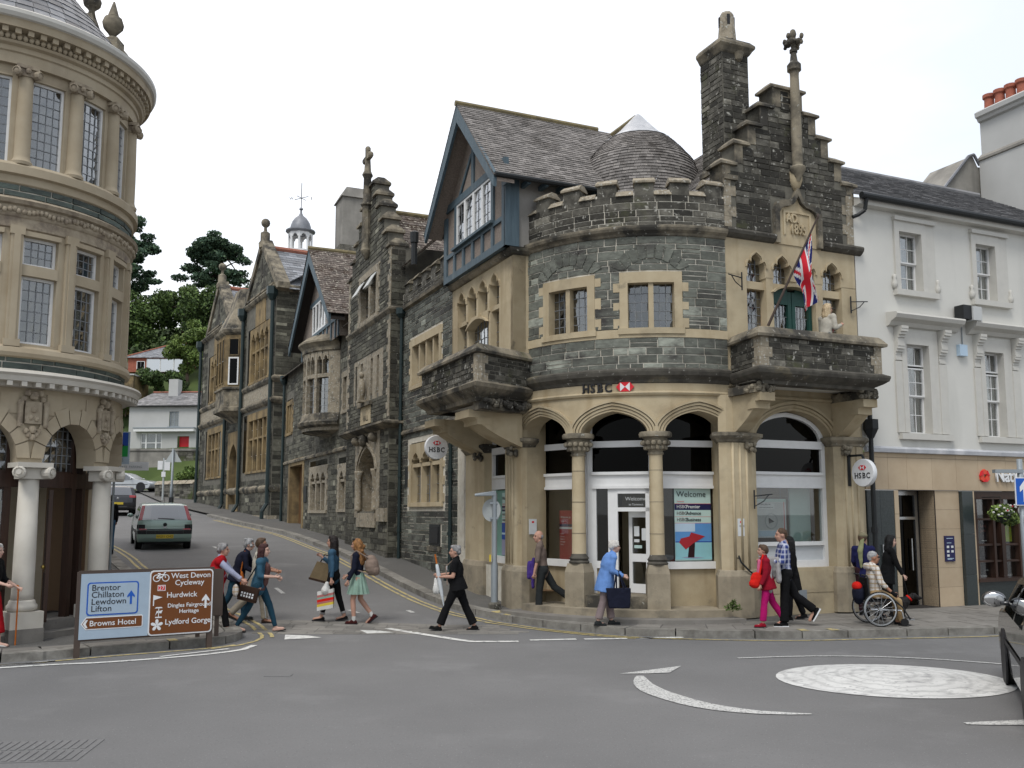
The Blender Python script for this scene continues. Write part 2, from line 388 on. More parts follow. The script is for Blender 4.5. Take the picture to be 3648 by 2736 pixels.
mk('roughcast', (.30, .25, .21), (.2, .165, .14), 30, .95, bump=.9, bs=70)
mk('grey_roughcast', (.30, .285, .265), (.24, .23, .21), 2, .95, bump=.6, bs=80)
mk('roof_tile', (.25, .232, .218), (.17, .157, .147), 6, .85, tint=True, bump=.4, bs=40, speck=((.36, .33, .29), 22, .64, .72), stain=((.06, .052, .045), 1.1, .52, .72))
mk('mossy_tile', (.17, .14, .12), (.11, .09, .078), 6, .9, tint=True, bump=.5, bs=40, speck=((.44, .41, .34), 13, .6, .68), stain=((.045, .028, .018), 1.6, .5, .64))
mk('blue_slate', (.175, .185, .20), (.12, .125, .135), 5, .55, tint=True, bump=.25, bs=30, spec=.5)
mk('grey_slate', (.24, .235, .235), (.155, .155, .16), 3, .6, tint=True, bump=.25, bs=30, spec=.45, stretch=(1, 1, 1), stain=((.085, .085, .09), 1.2, .6, .75))
mk('light_slate', (.25, .265, .285), (.21, .22, .24), 3, .6, tint=True, bump=.2, bs=30)
mk('ridge_tile', (.36, .15, .10), (.26, .10, .07), 5, .85, bump=.3, bs=30, stain=((.10, .08, .045), 2, .55, .75))
mk('ridge_moss', (.23, .19, .10), (.15, .125, .075), 5, .95, bump=.5, bs=30)
mk('lead_white', (.46, .47, .49), (.36, .37, .39), 3, .6, bump=.15, bs=20, streak=((.6, .6, .61), 3, .5, .7))
mk('lead', (.24, .25, .27), (.17, .175, .19), 2, .5, bump=.1, bs=20, metal=.3)
mk('terracotta', (.36, .12, .075), (.27, .085, .055), 5, .8, bump=.2, bs=30, stain=((.12, .06, .05), 3, .6, .8))
def asphalt(name, c, patch):
    m = mk(name, c, tuple(q*.86 for q in c), .35, .9, bump=.55, bs=220, spec=.25, stain=(tuple(q*.80 for q in c), .22, .5, .72), speck=(tuple(q*1.75 for q in c), 55, .66, .73), moss=(tuple(q*1.12 for q in c), patch, .55, .7), streak=(tuple(q*.72 for q in c), 30, .6, .7))
asphalt('asphalt', (.168, .167, .166), .5)
asphalt('footway_asphalt', (.115, .112, .105), 1.2)
mk('setts', (.21, .20, .18), (.155, .148, .135), 3, .9, bump=.4, bs=50, obr=.14, stain=((.11, .105, .098), 1.2, .55, .75))
mk('paving', (.225, .212, .192), (.18, .168, .15), 2.5, .9, bump=.2, bs=70, obr=.13, stain=((.125, .118, .108), 1.3, .56, .78), speck=((.085, .08, .075), 9, .72, .78))
mk('kerb_stone', (.25, .24, .215), (.17, .16, .142), 7, .85, bump=.4, bs=60, obr=.12, stain=((.085, .08, .07), 2, .5, .72))
def paint(name, c, wear, lo=.5, hi=.62):
    m = mk(name, c, tuple(q*.9 for q in c), 4, .8, bump=.25, bs=180, stain=((.15, .15, .15), wear, lo, hi)); return m
paint('road_white', (.64, .64, .61), 10, .53, .68); paint('road_white_worn', (.52, .52, .50), 38, .50, .62); paint('road_yellow', (.50, .41, .18), 9, .46, .66)
mk('worn_disc', (.60, .60, .58), (.5, .5, .485), 3, .8, bump=.3, bs=180, stain=((.25, .25, .25), 6, .56, .72), stretch=(.6, 1.2, 1), speck=((.26, .26, .26), 22, .62, .7))
m = MATS['worn_disc']; nt = m.node_tree; bs_ = nt.nodes['Principled BSDF']; src = bs_.inputs['Base Color'].links[0].from_socket
wv = nd(nt, 'ShaderNodeTexWave', wave_type='RINGS', rings_direction='Z'); wv.inputs['Scale'].default_value = 1.5; wv.inputs['Distortion'].default_value = 5; wv.inputs['Detail'].default_value = 4; wv.inputs['Detail Scale'].default_value = 2
tco = nd(nt, 'ShaderNodeTexCoord'); nt.links.new(tco.outputs['Object'], wv.inputs['Vector']); mr = nd(nt, 'ShaderNodeMapRange'); mr.inputs['From Min'].default_value = .62; mr.inputs['From Max'].default_value = 1; mr.inputs['To Max'].default_value = .32; nt.links.new(wv.outputs['Fac'], mr.inputs['Value'])
mx = nd(nt, 'ShaderNodeMix', data_type='RGBA'); nt.links.new(mr.outputs['Result'], mx.inputs['Factor']); nt.links.new(src, mx.inputs[6]); mx.inputs[7].default_value = (.2, .2, .2, 1); nt.links.new(mx.outputs[2], bs_.inputs['Base Color'])
mk('grass_hill', (.075, .105, .03), (.045, .07, .022), .2, .95, bump=.3, bs=3)
mk('grate_iron', (.13, .12, .115), (.08, .075, .07), 20, .7, bump=.3, metal=.4)
mk('rock_wall', (.19, .18, .15), (.10, .095, .08), 5, .9, tint=True, bump=.7, bs=20, moss=((.07, .085, .03), .8, .52, .66))
plain('white_paint', (.74, .74, .73), .4); plain('cream_paint', (.54, .525, .48), .5); plain('grey_paint', (.50, .52, .53), .5)
mk('blue_timber', (.085, .125, .15), (.06, .09, .11), 3, .6, bump=.2, bs=30, stretch=(6, 6, .6), streak=((.14, .17, .18), 3, .6, .8))
plain('dark_green', (.012, .06, .048), .45); plain('black_iron', (.018, .02, .021), .5); plain('pipe_green', (.02, .035, .036), .45)
mk('dark_wood', (.05, .026, .018), (.03, .016, .011), 3, .4, bump=.1, bs=20, stretch=(8, 8, .5)); mk('brown_wood', (.17, .09, .04), (.11, .055, .025), 3, .5, bump=.1, stretch=(8, 8, .5))
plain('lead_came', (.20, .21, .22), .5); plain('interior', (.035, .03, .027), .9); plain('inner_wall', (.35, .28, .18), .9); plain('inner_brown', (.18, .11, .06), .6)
plain('net', (.46, .44, .38), .95); plain('blind', (.52, .53, .52), .9); plain('drab_curtain', (.15, .14, .12), .95)
plain('galv', (.28, .31, .33), .5, metal=.3); plain('sign_back', (.42, .45, .45), .5); plain('steel', (.55, .56, .57), .25, metal=.9); plain('brown_post', (.075, .055, .045), .6)
plain('sign_grey', (.36, .45, .54), .4); plain('sign_brown', (.155, .052, .014), .4); plain('sign_white', (.72, .73, .74), .4); plain('sign_blue', (.015, .10, .45), .4); plain('ink', (.02, .02, .022), .6)
plain('logo_red', (.62, .02, .03), .4); plain('orange_red', (.68, .07, .035), .4); plain('poster_red', (.36, .02, .03), .5); plain('poster_mint', (.47, .62, .58), .5); plain('mint_panel', (.19, .36, .30), .5); plain('navy', (.015, .015, .07), .5); plain('poster_white', (.62, .64, .64), .5)
plain('poster_sky', (.10, .27, .56), .5); plain('poster_cloud', (.45, .58, .70), .5); plain('poster_sea', (.25, .50, .55), .5); plain('deep_blue', (.02, .07, .32), .5); plain('sand_violet', (.27, .27, .38), .5); plain('lime', (.42, .55, .05), .5)
plain('lloyds_blue', (.02, .07, .34), .4); plain('lloyds_green', (.02, .27, .07), .4); plain('brass', (.5, .36, .1), .3, metal=.8)
plain('flag_red', (.60, .02, .035), .8); plain('flag_blue', (.015, .02, .13), .8); plain('flag_white', (.70, .70, .70), .8)
plain('tyre', (.014, .014, .014), .85); plain('black_plastic', (.016, .016, .018), .55); plain('tail_red', (.27, .01, .012), .15, coat=1.); plain('plate_yellow', (.60, .45, .05), .5); plain('alloy', (.42, .43, .44), .3, metal=.8)
for n_, c_ in (('car_green', (.25, .35, .31)), ('car_black', (.011, .011, .013)), ('car_silver', (.40, .42, .44)), ('car_dark', (.012, .012, .015))):
    mk(n_, c_, c_, 3, .28, bump=0, coat=.9, spec=.5, metal=.25)
def glassy(name, tintc, face=.09, edge=.9, rough=.015):
    m = bpy.data.materials.new(name); m.use_nodes = True; nt = m.node_tree; nt.nodes.clear(); L = nt.links.new
    o = nd(nt, 'ShaderNodeOutputMaterial'); mx = nd(nt, 'ShaderNodeMixShader'); tr = nd(nt, 'ShaderNodeBsdfTransparent'); gl = nd(nt, 'ShaderNodeBsdfGlossy'); gl.inputs['Roughness'].default_value = rough
    tr.inputs['Color'].default_value = (*tintc, 1); fr = nd(nt, 'ShaderNodeLayerWeight'); fr.inputs['Blend'].default_value = .35
    r = nd(nt, 'ShaderNodeMapRange'); r.inputs['To Min'].default_value = face; r.inputs['To Max'].default_value = edge; L(fr.outputs['Facing'], r.inputs['Value'])
    L(r.outputs['Result'], mx.inputs['Fac']); L(tr.outputs[0], mx.inputs[1]); L(gl.outputs[0], mx.inputs[2]); L(mx.outputs[0], o.inputs['Surface']); MATS[name] = m
glassy('glass', (.8, .82, .82), .07, .75); glassy('old_glass', (.6, .62, .62), .14, .9); glassy('shop_glass', (.86, .88, .87), .035, .5); glassy('dark_glass', (.02, .02, .02), .006, .12); glassy('mirror_glass', (.02, .02, .02), .75, .95); glassy('car_glass', (.12, .14, .14), .16, .9)
def emit(name, c, s):
    m = mk(name, c, c, 3, .5, bump=0); b = m.node_tree.nodes['Principled BSDF']; b.inputs['Emission Color'].default_value = (*c, 1); b.inputs['Emission Strength'].default_value = s
emit('bulb', (1, .45, .14), 6.); emit('tail_lamp', (1, .25, .1), 3.)
def fabric(name, c, c1=None, bump=.5, bs=18, rough=.95): mk(name, c, c1 or tuple(q*.75 for q in c), 5, rough, bump=bump, bs=bs, spec=.15)
for n_, c_ in (('skin', (.46, .26, .19)), ('skin_pale', (.52, .33, .26)), ('skin_tan', (.36, .18, .115))): mk(n_, c_, tuple(q*.9 for q in c_), 8, .6, bump=.05, spec=.3)
for n_, c_ in (('red_cloth', (.36, .008, .014)), ('lilac_cloth', (.33, .35, .47)), ('black_cloth', (.008, .008, .009)), ('charcoal_cloth', (.026, .029, .03)), ('navy_cloth', (.012, .014, .028)), ('navy_blue', (.016, .018, .075)), ('jean_teal', (.016, .052, .082)), ('teal_cloth', (.04, .105, .16)), ('denim', (.045, .10, .16)), ('mauve_brown', (.12, .062, .058)),
               ('cream_cloth', (.50, .47, .40)), ('stone_trouser', (.30, .265, .21)), ('mint_skirt', (.26, .38, .31)), ('blue_coat', (.14, .27, .58)), ('mauve_trouser', (.24, .19, .19)), ('taupe_shirt', (.17, .13, .11)), ('crimson', (.26, .008, .022)), ('magenta', (.42, .01, .13)), ('pink_scarf', (.52, .12, .22)), ('scarlet_bag', (.62, .018, .012)), ('grey_knit', (.31, .30, .30)), ('purple_cloth', (.07, .04, .22)), ('orange_leather', (.42, .12, .022)), ('brown_leather', (.042, .024, .017)), ('beige_leather', (.24, .18, .145)), ('oxblood', (.055, .012, .012)), ('olive_cap', (.22, .20, .13)), ('olive_scarf', (.23, .24, .13)), ('white_cloth', (.62, .61, .58)), ('tan_cloth', (.36, .25, .13)), ('black_leather', (.009, .009, .009)), ('rose', (.45, .16, .15)), ('silver_white', (.55, .58, .60)), ('plum_trouser', (.03, .012, .016)), ('bag_shine', (.16, .12, .07))): fabric(n_, c_)
for n_, c_, c2 in (('hair_grey', (.27, .265, .265), (.13, .128, .128)), ('hair_white', (.60, .58, .54), (.45, .43, .40)), ('hair_silver', (.36, .36, .36), (.22, .22, .22)), ('hair_dark', (.018, .012, .011), (.008, .006, .006)), ('hair_auburn', (.055, .018, .016), (.025, .009, .009)), ('hair_ginger', (.30, .145, .05), (.13, .06, .022)), ('hair_brown', (.10, .06, .035), (.05, .03, .02)), ('hair_blond', (.56, .45, .29), (.38, .28, .17)), ('hair_black', (.006, .006, .007), (.004, .004, .004)), ('dog_fur', (.012, .010, .010), (.006, .005, .005))): mk(n_, c_, c2, 26, .7, bump=.9, bs=40, stretch=(1, 1, .35), spec=.3)
def check(name, base, cols):
    m = mk(name, base, base, 4, .95, bump=.3, bs=30); nt = m.node_tree; L = nt.links.new; b = nt.nodes['Principled BSDF']
    tc = nd(nt, 'ShaderNodeTexCoord'); prev = None; col = nd(nt, 'ShaderNodeRGB'); col.outputs[0].default_value = (*base, 1); prev = col.outputs[0]
    for ax, per, lo, c, f in cols:
        sp = nd(nt, 'ShaderNodeSeparateXYZ'); L(tc.outputs['Object'], sp.inputs[0]); mm = nd(nt, 'ShaderNodeMath', operation='PINGPONG'); L(sp.outputs[ax], mm.inputs[0]); mm.inputs[1].default_value = per
        g = nd(nt, 'ShaderNodeMath', operation='GREATER_THAN'); L(mm.outputs[0], g.inputs[0]); g.inputs[1].default_value = lo
        mf = nd(nt, 'ShaderNodeMath', operation='MULTIPLY'); L(g.outputs[0], mf.inputs[0]); mf.inputs[1].default_value = f
        x = nd(nt, 'ShaderNodeMix', data_type='RGBA'); L(mf.outputs[0], x.inputs['Factor']); L(prev, x.inputs[6]); x.inputs[7].default_value = (*c, 1); prev = x.outputs[2]
    L(prev, b.inputs['Base Color'])
check('blue_check', (.028, .045, .17), [(0, .045, .03, (.5, .52, .6), .55), (2, .045, .03, (.5, .52, .6), .55), (1, .045, .032, (.5, .52, .6), .4)])
check('tan_check', (.58, .55, .51), [(0, .04, .026, (.26, .17, .12), .55), (2, .04, .026, (.26, .17, .12), .55), (2, .04, .036, (.5, .36, .08), .6)])
for n_, c_ in (('leaf', (.115, .18, .045)), ('leaf_light', (.2, .28, .07)), ('leaf_dark', (.065, .11, .035)), ('pine', (.06, .11, .068)), ('pine_light', (.11, .175, .095)), ('petal_white', (.65, .65, .62)), ('petal_red', (.5, .03, .05))):
    m = mk(n_, c_, tuple(q*.6 for q in c_), .6, .7, tint=True, bump=0)
mk('bark', (.09, .065, .045), (.05, .036, .026), 3, .9, bump=.6, bs=10, stretch=(3, 3, .5))
# ---------------------------------------------------------------- ground, roads, pavements
AX, BX = Vector((.9142, .4052)), Vector((-.4052, .9142)); S0, T0 = 11.36, 14.94
def st(x, y): return x*AX.x+y*AX.y, x*BX.x+y*BX.y
def xy(s, t): return (s*AX.x+t*BX.x, s*AX.y+t*BX.y)
ZK = [(-400, 0), (17.2, 0), (20, .2), (24, .55), (28.4, .86), (41.8, 1.38), (48, 1.75), (65, 2.65), (80, 3.75), (100, 4.6), (500, 6)]
def zt(t):
    for (a, b), (c, d) in zip(ZK, ZK[1:]):
        if a <= t <= c: return b+(d-b)*(t-a)/(c-a)
    return 0
def zr(x, y): return zt(st(x, y)[1])
mb = MB(); ts = sorted({-400, -150, -60, -20, 0, *range(4, 101, 2), *(k for k, _ in ZK), 140, 200}); ss = [-500, -200, -90, -50]+list(range(-36, 60, 3))+[80, 130, 300, 600]
ix = {}
for i, s_ in enumerate(ss):
    for j, t_ in enumerate(ts): ix[i, j] = len(mb.v); mb.v.append((*xy(s_, t_), zt(t_)))
for i in range(len(ss)-1):
    for j in range(len(ts)-1): mb.f.append((ix[i, j], ix[i+1, j], ix[i+1, j+1], ix[i, j+1])); mb.m.append(0); mb.t.append(1.)
road = struct(mb.build('road', 'asphalt'))
def crom(pts, step=.25):
    P = [Vector(p) for p in pts]; o = []
    for i in range(len(P)-1):
        a, b, c, d = P[max(0, i-1)], P[i], P[i+1], P[min(len(P)-1, i+2)]; n = max(1, int((c-b).length/step))
        for k in range(n):
            t = k/n; o.append(.5*((2*b)+(c-a)*t+(2*a-5*b+4*c-d)*t*t+(3*b-a-3*c+d)*t*t*t))
    o.append(P[-1]); return o
def offs(P, d):
    o = []
    for i in range(len(P)):
        q = (P[min(len(P)-1, i+1)]-P[max(0, i-1)]).normalized(); o.append(P[i]+Vector((-q.y, q.x))*d)
    return o
def strip(P, d0, d1, h, mat, name, parent, thick=0):
    A, B = offs(P, d0), offs(P, d1); m = MB()
    for i in range(len(P)-1):
        q = [(p.x, p.y, zr(p.x, p.y)+h) for p in (A[i], A[i+1], B[i+1], B[i])]
        m.poly(q)
    return m.build(name, mat, parent)
def pieces(P, d0, d1, h0, h1, lens, mat, name, parent, a=0, b=None, gap=.012, jit=.004):
    b = len(P)-1 if b is None else b; A, B = offs(P, d0), offs(P, d1); i = a
    while i < b:
        j = min(b, i+max(1, int(rnd.uniform(*lens)/.25)))
        if b-j < 2: j = b
        m = MB(); g = gap
        for k in range(i, j):
            def pt(q, h):
                return (q.x, q.y, zr(q.x, q.y)+h)
            fa = g/max(.05, (P[k+1]-P[k]).length) if k == i else 0
            f2 = 1-g/max(.05, (P[k+1]-P[k]).length) if k == j-1 else 1
            L0, L1, R0, R1 = A[k].lerp(A[k+1], fa), A[k].lerp(A[k+1], f2), B[k].lerp(B[k+1], fa), B[k].lerp(B[k+1], f2)
            w_ = (R0-L0).normalized()*g*.5
            L0, L1, R0, R1 = L0+w_, L1+w_, R0-w_, R1-w_
            m.hexa((pt(L0, h0), pt(L1, h0), pt(R1, h0), pt(R0, h0), pt(L0, h1), pt(L1, h1), pt(R1, h1), pt(R0, h1)), skip=([] if k == i else [5])+([] if k == j-1 else [3])+[0])
        o = m.build(name, mat, parent); o.location.z = rnd.uniform(-jit, jit)
        i = j
KR = crom([(-38, 88), (-23.4, 61.3), (-14.6, 46.5)]+[xy(*q) for q in ((6.8, 40), (6.8, 30), (6.75, 22.5), (6.95, 19), (7.35, 17.7))]+[(.22, 18.45), (.83, 17.75), (2.02, 16.84), (3.2, 16.5), (4.78, 16.36), (6.51, 16.6), (8.71, 16.97), (12, 18.0), (24, 23.3)])
KL = crom([(-26, 7), (-12, 11.6), (-7.48, 13.8), (-6.96, 14.1), (-6.17, 14.68), (-5.1, 15.37), (-4.78, 15.75), (-4.7, 16.4), (-5.0, 17.1), (-5.75, 18.3), (-9.5, 23.4), (-13.4, 30.2), (-23, 46), (-37, 72)])
def near(P, x, y): return min(range(len(P)), key=lambda i: (P[i].x-x)**2+(P[i].y-y)**2)
pr = struct(strip(KR, .3, 5.2, .112, 'footway_asphalt', 'pavement', None))
pl = struct(strip(KL, .3, 4.6, .108, 'footway_asphalt', 'pavement', None))
c0 = near(KR, .3, 18.3); c1 = near(KR, 20, 21.5)
pieces(KR, 0, .3, -.05, .125, (.8, 1.3), 'kerb_stone', 'kerb_stone', pr, near(KR, -16, 49), c1)
for k, (a, b) in enumerate(((.31, .95), (.96, 1.5), (1.51, 2.15), (2.16, 2.7), (2.71, 3.3), (3.31, 3.9))):
    pieces(KR, a, b, .06, .122, (.5, 1.1), 'paving', 'paving_slab', pr, c0+(0 if k < 2 else 8), near(KR, 15, 19.3), .010)
l0, l1 = near(KL, -12, 11.6), near(KL, -7.5, 20.7)
pieces(KL, 0, .3, -.05, .125, (.7, 1.2), 'kerb_stone', 'kerb_stone', pl, l0, near(KL, -22, 44))
for k, (a, b) in enumerate(((.31, .9), (.91, 1.5), (1.51, 2.1), (2.11, 2.7))): pieces(KL, a, b, .06, .122, (.5, 1.0), 'paving', 'paving_slab', pl, l0, l1-k*3, .010)
cross = MB()
for r_ in range(6):
    y0 = 16.95+r_*.225; x = -4.75+rnd.uniform(0, .1)
    while x < .1-.3*r_*.3:
        wd = rnd.uniform(.3, .62); m = MB(); g = .005
        q = [(x+g, y0+g), (x+wd-g, y0+g), (x+wd-g, y0+.225-g), (x+g, y0+.225-g)]
        m.hexa([(a, b, zr(a, b)-.01) for a, b in q]+[(a, b, zr(a, b)+.006+rnd.uniform(0, .003)) for a, b in q], skip=(0,)); m.build('sett', 'setts', road); x += wd
def mark(pts, w, mat, name='white_line', h=.0085, step=.3):
    P = crom(pts, step) if len(pts) > 2 else [Vector(pts[0]).lerp(Vector(pts[1]), i/8) for i in range(9)]
    return strip(P, -w/2, w/2, h, mat, name, road)
def blot(pts, mat, name='white_line', h=.0085):
    m = MB(); m.poly([(x, y, zr(x, y)+h) for x, y in pts]); return m.build(name, mat, road)
YR = KR[near(KR, -14.6, 46.5):near(KR, 15, 19.3)]
cc = near(YR, .2, 18.4)
strip(YR[:cc+14], -.18, -.25, .0085, 'road_yellow', 'yellow_line', road); strip(YR[:cc+10], -.34, -.41, .0085, 'road_yellow', 'yellow_line', road); strip(YR[cc+2:], -.22, -.29, .0085, 'road_yellow', 'yellow_line', road)
a, b = near(KL, -4.7, 16.0), near(KL, -23, 46)
strip(KL[a-2:b], -.3, -.37, .0085, 'road_yellow', 'yellow_line', road); strip(KL[a+1:b], -.47, -.54, .0085, 'road_yellow', 'yellow_line', road); strip(KL[near(KL, -12, 11.6):a], -.22, -.29, .0085, 'road_yellow', 'yellow_line', road)
for K, i, d in ((KR, near(KR, 5.0, 16.36), .03), (KR, near(KR, 5.6, 16.4), .03), (KR, near(KR, 9.6, 17.3), .03), (KR, near(KR, 10.1, 17.5), .03), (KR, near(KR, -.15, 18.8), .03), (KR, near(KR, -.35, 19.1), .03), (KL, near(KL, -5.6, 15.05), .03)):
    A, B = offs(K, d), offs(K, d+.26); m = MB(); q = (A[i], A[i].lerp(A[i+1], .55), B[i].lerp(B[i+1], .55), B[i]); m.poly([(p.x, p.y, zr(p.x, p.y)+.132) for p in q]); m.build('yellow_dash', 'road_yellow', pr if K is KR else pl)
mark([(-26, 6.3), (-12, 10.7), (-7.3, 13.3), (-5.9, 13.85), (-4.75, 14.55), (-4.3, 15.1), (-4.25, 15.55)], .11, 'road_white')
mark([(-12, 11.0), (-7.7, 13.35), (-6.75, 13.95)], .09, 'road_white'); mark([(-5.35, 14.35), (-4.95, 14.75), (-4.55, 15.15)], .08, 'road_white')
blot([(-4.06, 16.85), (-3.92, 16.22), (-3.33, 16.48), (-3.62, 16.72)], 'road_white', 'give_way_mark'); blot([(-2.83, 17.5), (-2.62, 17.02), (-2.16, 17.16), (-2.45, 17.4)], 'road_white', 'give_way_mark')
mark([(-2.35, 17.75), (-1.3, 16.6), (-.67, 15.98), (-.3, 15.98), (.11, 16.0)], .15, 'road_white')
for x0, x1, y0, y1 in ((.31, 1.11, 16.15, 16.28), (1.25, 2.0, 16.28, 16.36), (2.22, 3.0, 16.42, 16.5)): mark([(x0, y0), (x1, y1)], .13, 'road_white')
for x0, y0, x1, y1 in ((-7.1, 25.4, -7.9, 27.0), (-5.2, 21.3, -5.55, 22.0), (-3.4, 19.6, -3.15, 19.25), (-2.2, 19.75, -2.05, 19.5), (-9.2, 29.6, -10.0, 31.2), (-6.6, 24.2, -6.85, 24.7)): mark([(x0, y0), (x1, y1)], .1, 'road_white_worn')
cx, cy = 0, 0; m = MB()
for k in range(3):
    ra, rb = (0, .55, 1.05)[k], (.55, 1.05, 1.5)[k]
    for i in range(40):
        p, q = 2*math.pi*i/40, 2*math.pi*(i+1)/40; h = lambda r: .008+.07*max(0, 1-(r/1.5)**2)
        if ra == 0: m.poly([(cx+r*math.cos(g), cy+r*math.sin(g)*.82, h(r)) for r, g in ((0, 0), (rb, p), (rb, q))])
        else: m.poly([(cx+r*math.cos(g), cy+r*math.sin(g)*.82, h(r)) for r, g in ((ra, p), (rb, p), (rb, q), (ra, q))])
m.build('mini_roundabout_disc', 'worn_disc', road, smooth=True).location = (5.0, 12.42, 0)
mark([(3.4, 14.2), (4.2, 14.36), (4.91, 14.41), (5.6, 14.33), (6.3, 14.12), (7.2, 13.6), (8, 13)], .07, 'road_white_worn')
def arrow(body, head):
    P = crom(body, .2); n = len(P); m = MB()
    for i in range(n-1):
        wa, wb = (.03+.13*(1-abs(2*k/(n-1)-1.05)**2) for k in (i, i+1))
        A, B = offs(P, wa), offs(P, -wa); A2, B2 = offs(P, wb), offs(P, -wb)
        m.poly([(q.x, q.y, .0085) for q in (B[i], B2[i+1], A2[i+1], A[i])])
    m.poly([(x, y, .0085) for x, y in head]); m.build('road_arrow', 'road_white_worn', road)
arrow([(3.27, 10.35), (2.72, 10.44), (2.18, 10.8), (1.8, 11.5), (1.68, 12.1), (1.72, 12.7)], [(1.46, 12.86), (1.85, 12.88), (2.16, 12.95), (2.42, 13.5)])
arrow([(8.2, 11.0), (7.3, 10.4), (6.2, 10.05), (5.4, 9.95), (4.72, 9.9)], [(8.3, 10.8), (8.8, 11.6), (8.1, 11.3)])
def cover(x, y, w, d, rz, n, rows=1):
    g = tag(MB().box(-w/2, w/2, -d/2, d/2, -.01, .006).build('drain_cover', 'asphalt'), 'ribbed iron drain cover set in the empty asphalt by itself' if n else 'small thin iron access cover in the junction asphalt', 'drain cover')
    g.location = (x, y, zr(x, y)); g.rotation_euler.z = rz
    if n:
        for r_ in range(rows):
            for i in range(n):
                m = MB().box(-w/2+.03+(w-.06)*i/n, -w/2+.03+(w-.06)*(i+.55)/n, -d/2+.03+r_*d/rows, -d/2+(r_+1)*d/rows-.03, .0062, .0125); m.build('rib', 'asphalt', g)
cover(-4.55, 8.78, 1.3, .78, .12, 16, 2); cover(-3.15, 12.75, .35, .18, 0, 0)
# ---------------------------------------------------------------- corner bank
HR = 3.23; HROT = math.atan2(.4052, .9142)
def hloc(X, Y, z=0): return (*xy(X+S0, Y+T0), z)
bank = thing('corner_bank', 'rounded stone corner bank with arcade, battlements, tiled cone roof and stepped gable', 'building', hloc(0, 0), HROT)
fC = drum((0, HR), HR); fR = plane((0, 0), (1, 0)); fD = plane((-HR, 0), (0, -1)); fB = plane((-3.55, 0), (0, -1)); A_ = lambda d: rad(d)*HR
arc = lambda a0, a1, n=16, r=0: [((HR+r)*math.sin(rad(a0+(a1-a0)*i/n)), HR-(HR+r)*math.cos(rad(a0+(a1-a0)*i/n))) for i in range(n+1)]
full = [(-HR, 11.6), (-HR, HR)]+arc(-90, 0)[1:]+[(3.45, 0)]
ham, wth, dk = 'ham_stone', 'ham_weathered', 'ham_dark'
stones, dstones = [], []
cwin = [(A_(-70.6), A_(-48.5)), (A_(-39.4), A_(-17.4))]
hol = [(a, b, 5.8, 6.98) for a, b in cwin]
m = MB(); wall_grid(m, fC, A_(-90), A_(1), 4.9, 7.72, [(a+.12, b-.12, 5.8, 6.9) for a, b in cwin], 0)
wall_grid(m, fC, A_(-90), A_(1), 7.85, 8.6, [], 0); wall_grid(m, fC, A_(-90), A_(1), 7.85, 8.55, [], -.28)
wall_grid(m, fD, -11.6, -6.2, 0, 8.3, [(-10.65, -8.08, 5.8, 7.1), (-10.6, -7.85, 2.4, 4.15), (-8.8, -8.0, 1.34, 1.84)], 0)
wall_grid(m, fD, -6.3, -3.0, 0, 8.3, [(-5.2, -3.0, 1.0, 4.75)], 0); wall_grid(m, fD, -11.6, -6.2, 8.3, 8.75, [], 0)
m.build('wall', 'mortar', bank)
stones += courses(fC, A_(-90), A_(0), 4.98, 5.63, [], (.09, .2), (.22, .6), light=.09)
stones += courses(fC, A_(-90), A_(0), 5.8, 7.7, hol, (.08, .2), (.2, .55), light=.07)
dstones += courses(fC, A_(-90), A_(0), 7.9, 8.56, [], (.1, .17), (.25, .5), dark=.3)
stones += courses(fD, -11.55, -6.75, .3, 4.45, [(-10.9, -7.65, 2.25, 4.3), (-8.9, -7.9, 1.28, 1.9)], (.09, .22), (.2, .55), light=.01, dark=.25)
stones += courses(fD, -11.55, -6.75, 4.6, 8.2, [(-10.8, -7.95, 5.65, 7.25)], (.09, .22), (.2, .55), light=.01, dark=.25)
dstones += courses(fD, -11.55, -6.75, 8.36, 8.75, [], (.1, .17), (.25, .5), dark=.4)
for a, b in cwin:
    c = (a+b)/2; n = 9
    for i in range(n):
        p, q = -52+104*i/n+1.2, -52+104*(i+1)/n-1.2; r0, r1 = .88, 1.16; zc = 6.36
        mm = MB(); P = [(c+r*math.sin(rad(g))*.86, zc+r*math.cos(rad(g))) for r, g in ((r0, p), (r0, q), (r1, q), (r1, p))]
        P = [(u, max(z, 7.0)) for u, z in P]; mm.prism(P, -.01, .03, fC, t=rnd.uniform(.5, 1.1)); mm.build('voussoir', 'slate_stone', bank)
def band(z0, z1, prof, mat, path, name): return MB().sweep(path, prof).build(name, mat, bank)
MB().sbox(fC, A_(-90), A_(0), 5.63, 5.8, -.02, .03).build('sill_band', ham, bank)
band(0, 0, [(0, 7.68), (.04, 7.70), (.06, 7.74), (.12, 7.79), (.14, 7.84), (.14, 7.88), (.02, 7.93), (0, 7.93)], 'ham_weathered', full[1:-1], 'string_course')
MB().sweep([(-HR, 11.6), (-HR, 6.7)], [(0, 8.2), (.1, 8.24), (.12, 8.32), (0, 8.38)]).build('string_course', wth, bank)
band(0, 0, [(0, 4.70), (.03, 4.73), (.05, 4.78), (.13, 4.86), (.15, 4.93), (.15, 4.97), (.03, 5.02), (0, 5.02)], dk, [(-HR, 6.0)]+full[1:-1], 'cornice')
band(0, 0, [(0, 4.47), (.04, 4.48), (.06, 4.52), (.04, 4.55), (.015, 4.56), (.015, 4.71), (0, 4.71)], ham, [(-HR, 6.0)]+full[1:], 'frieze_moulding')
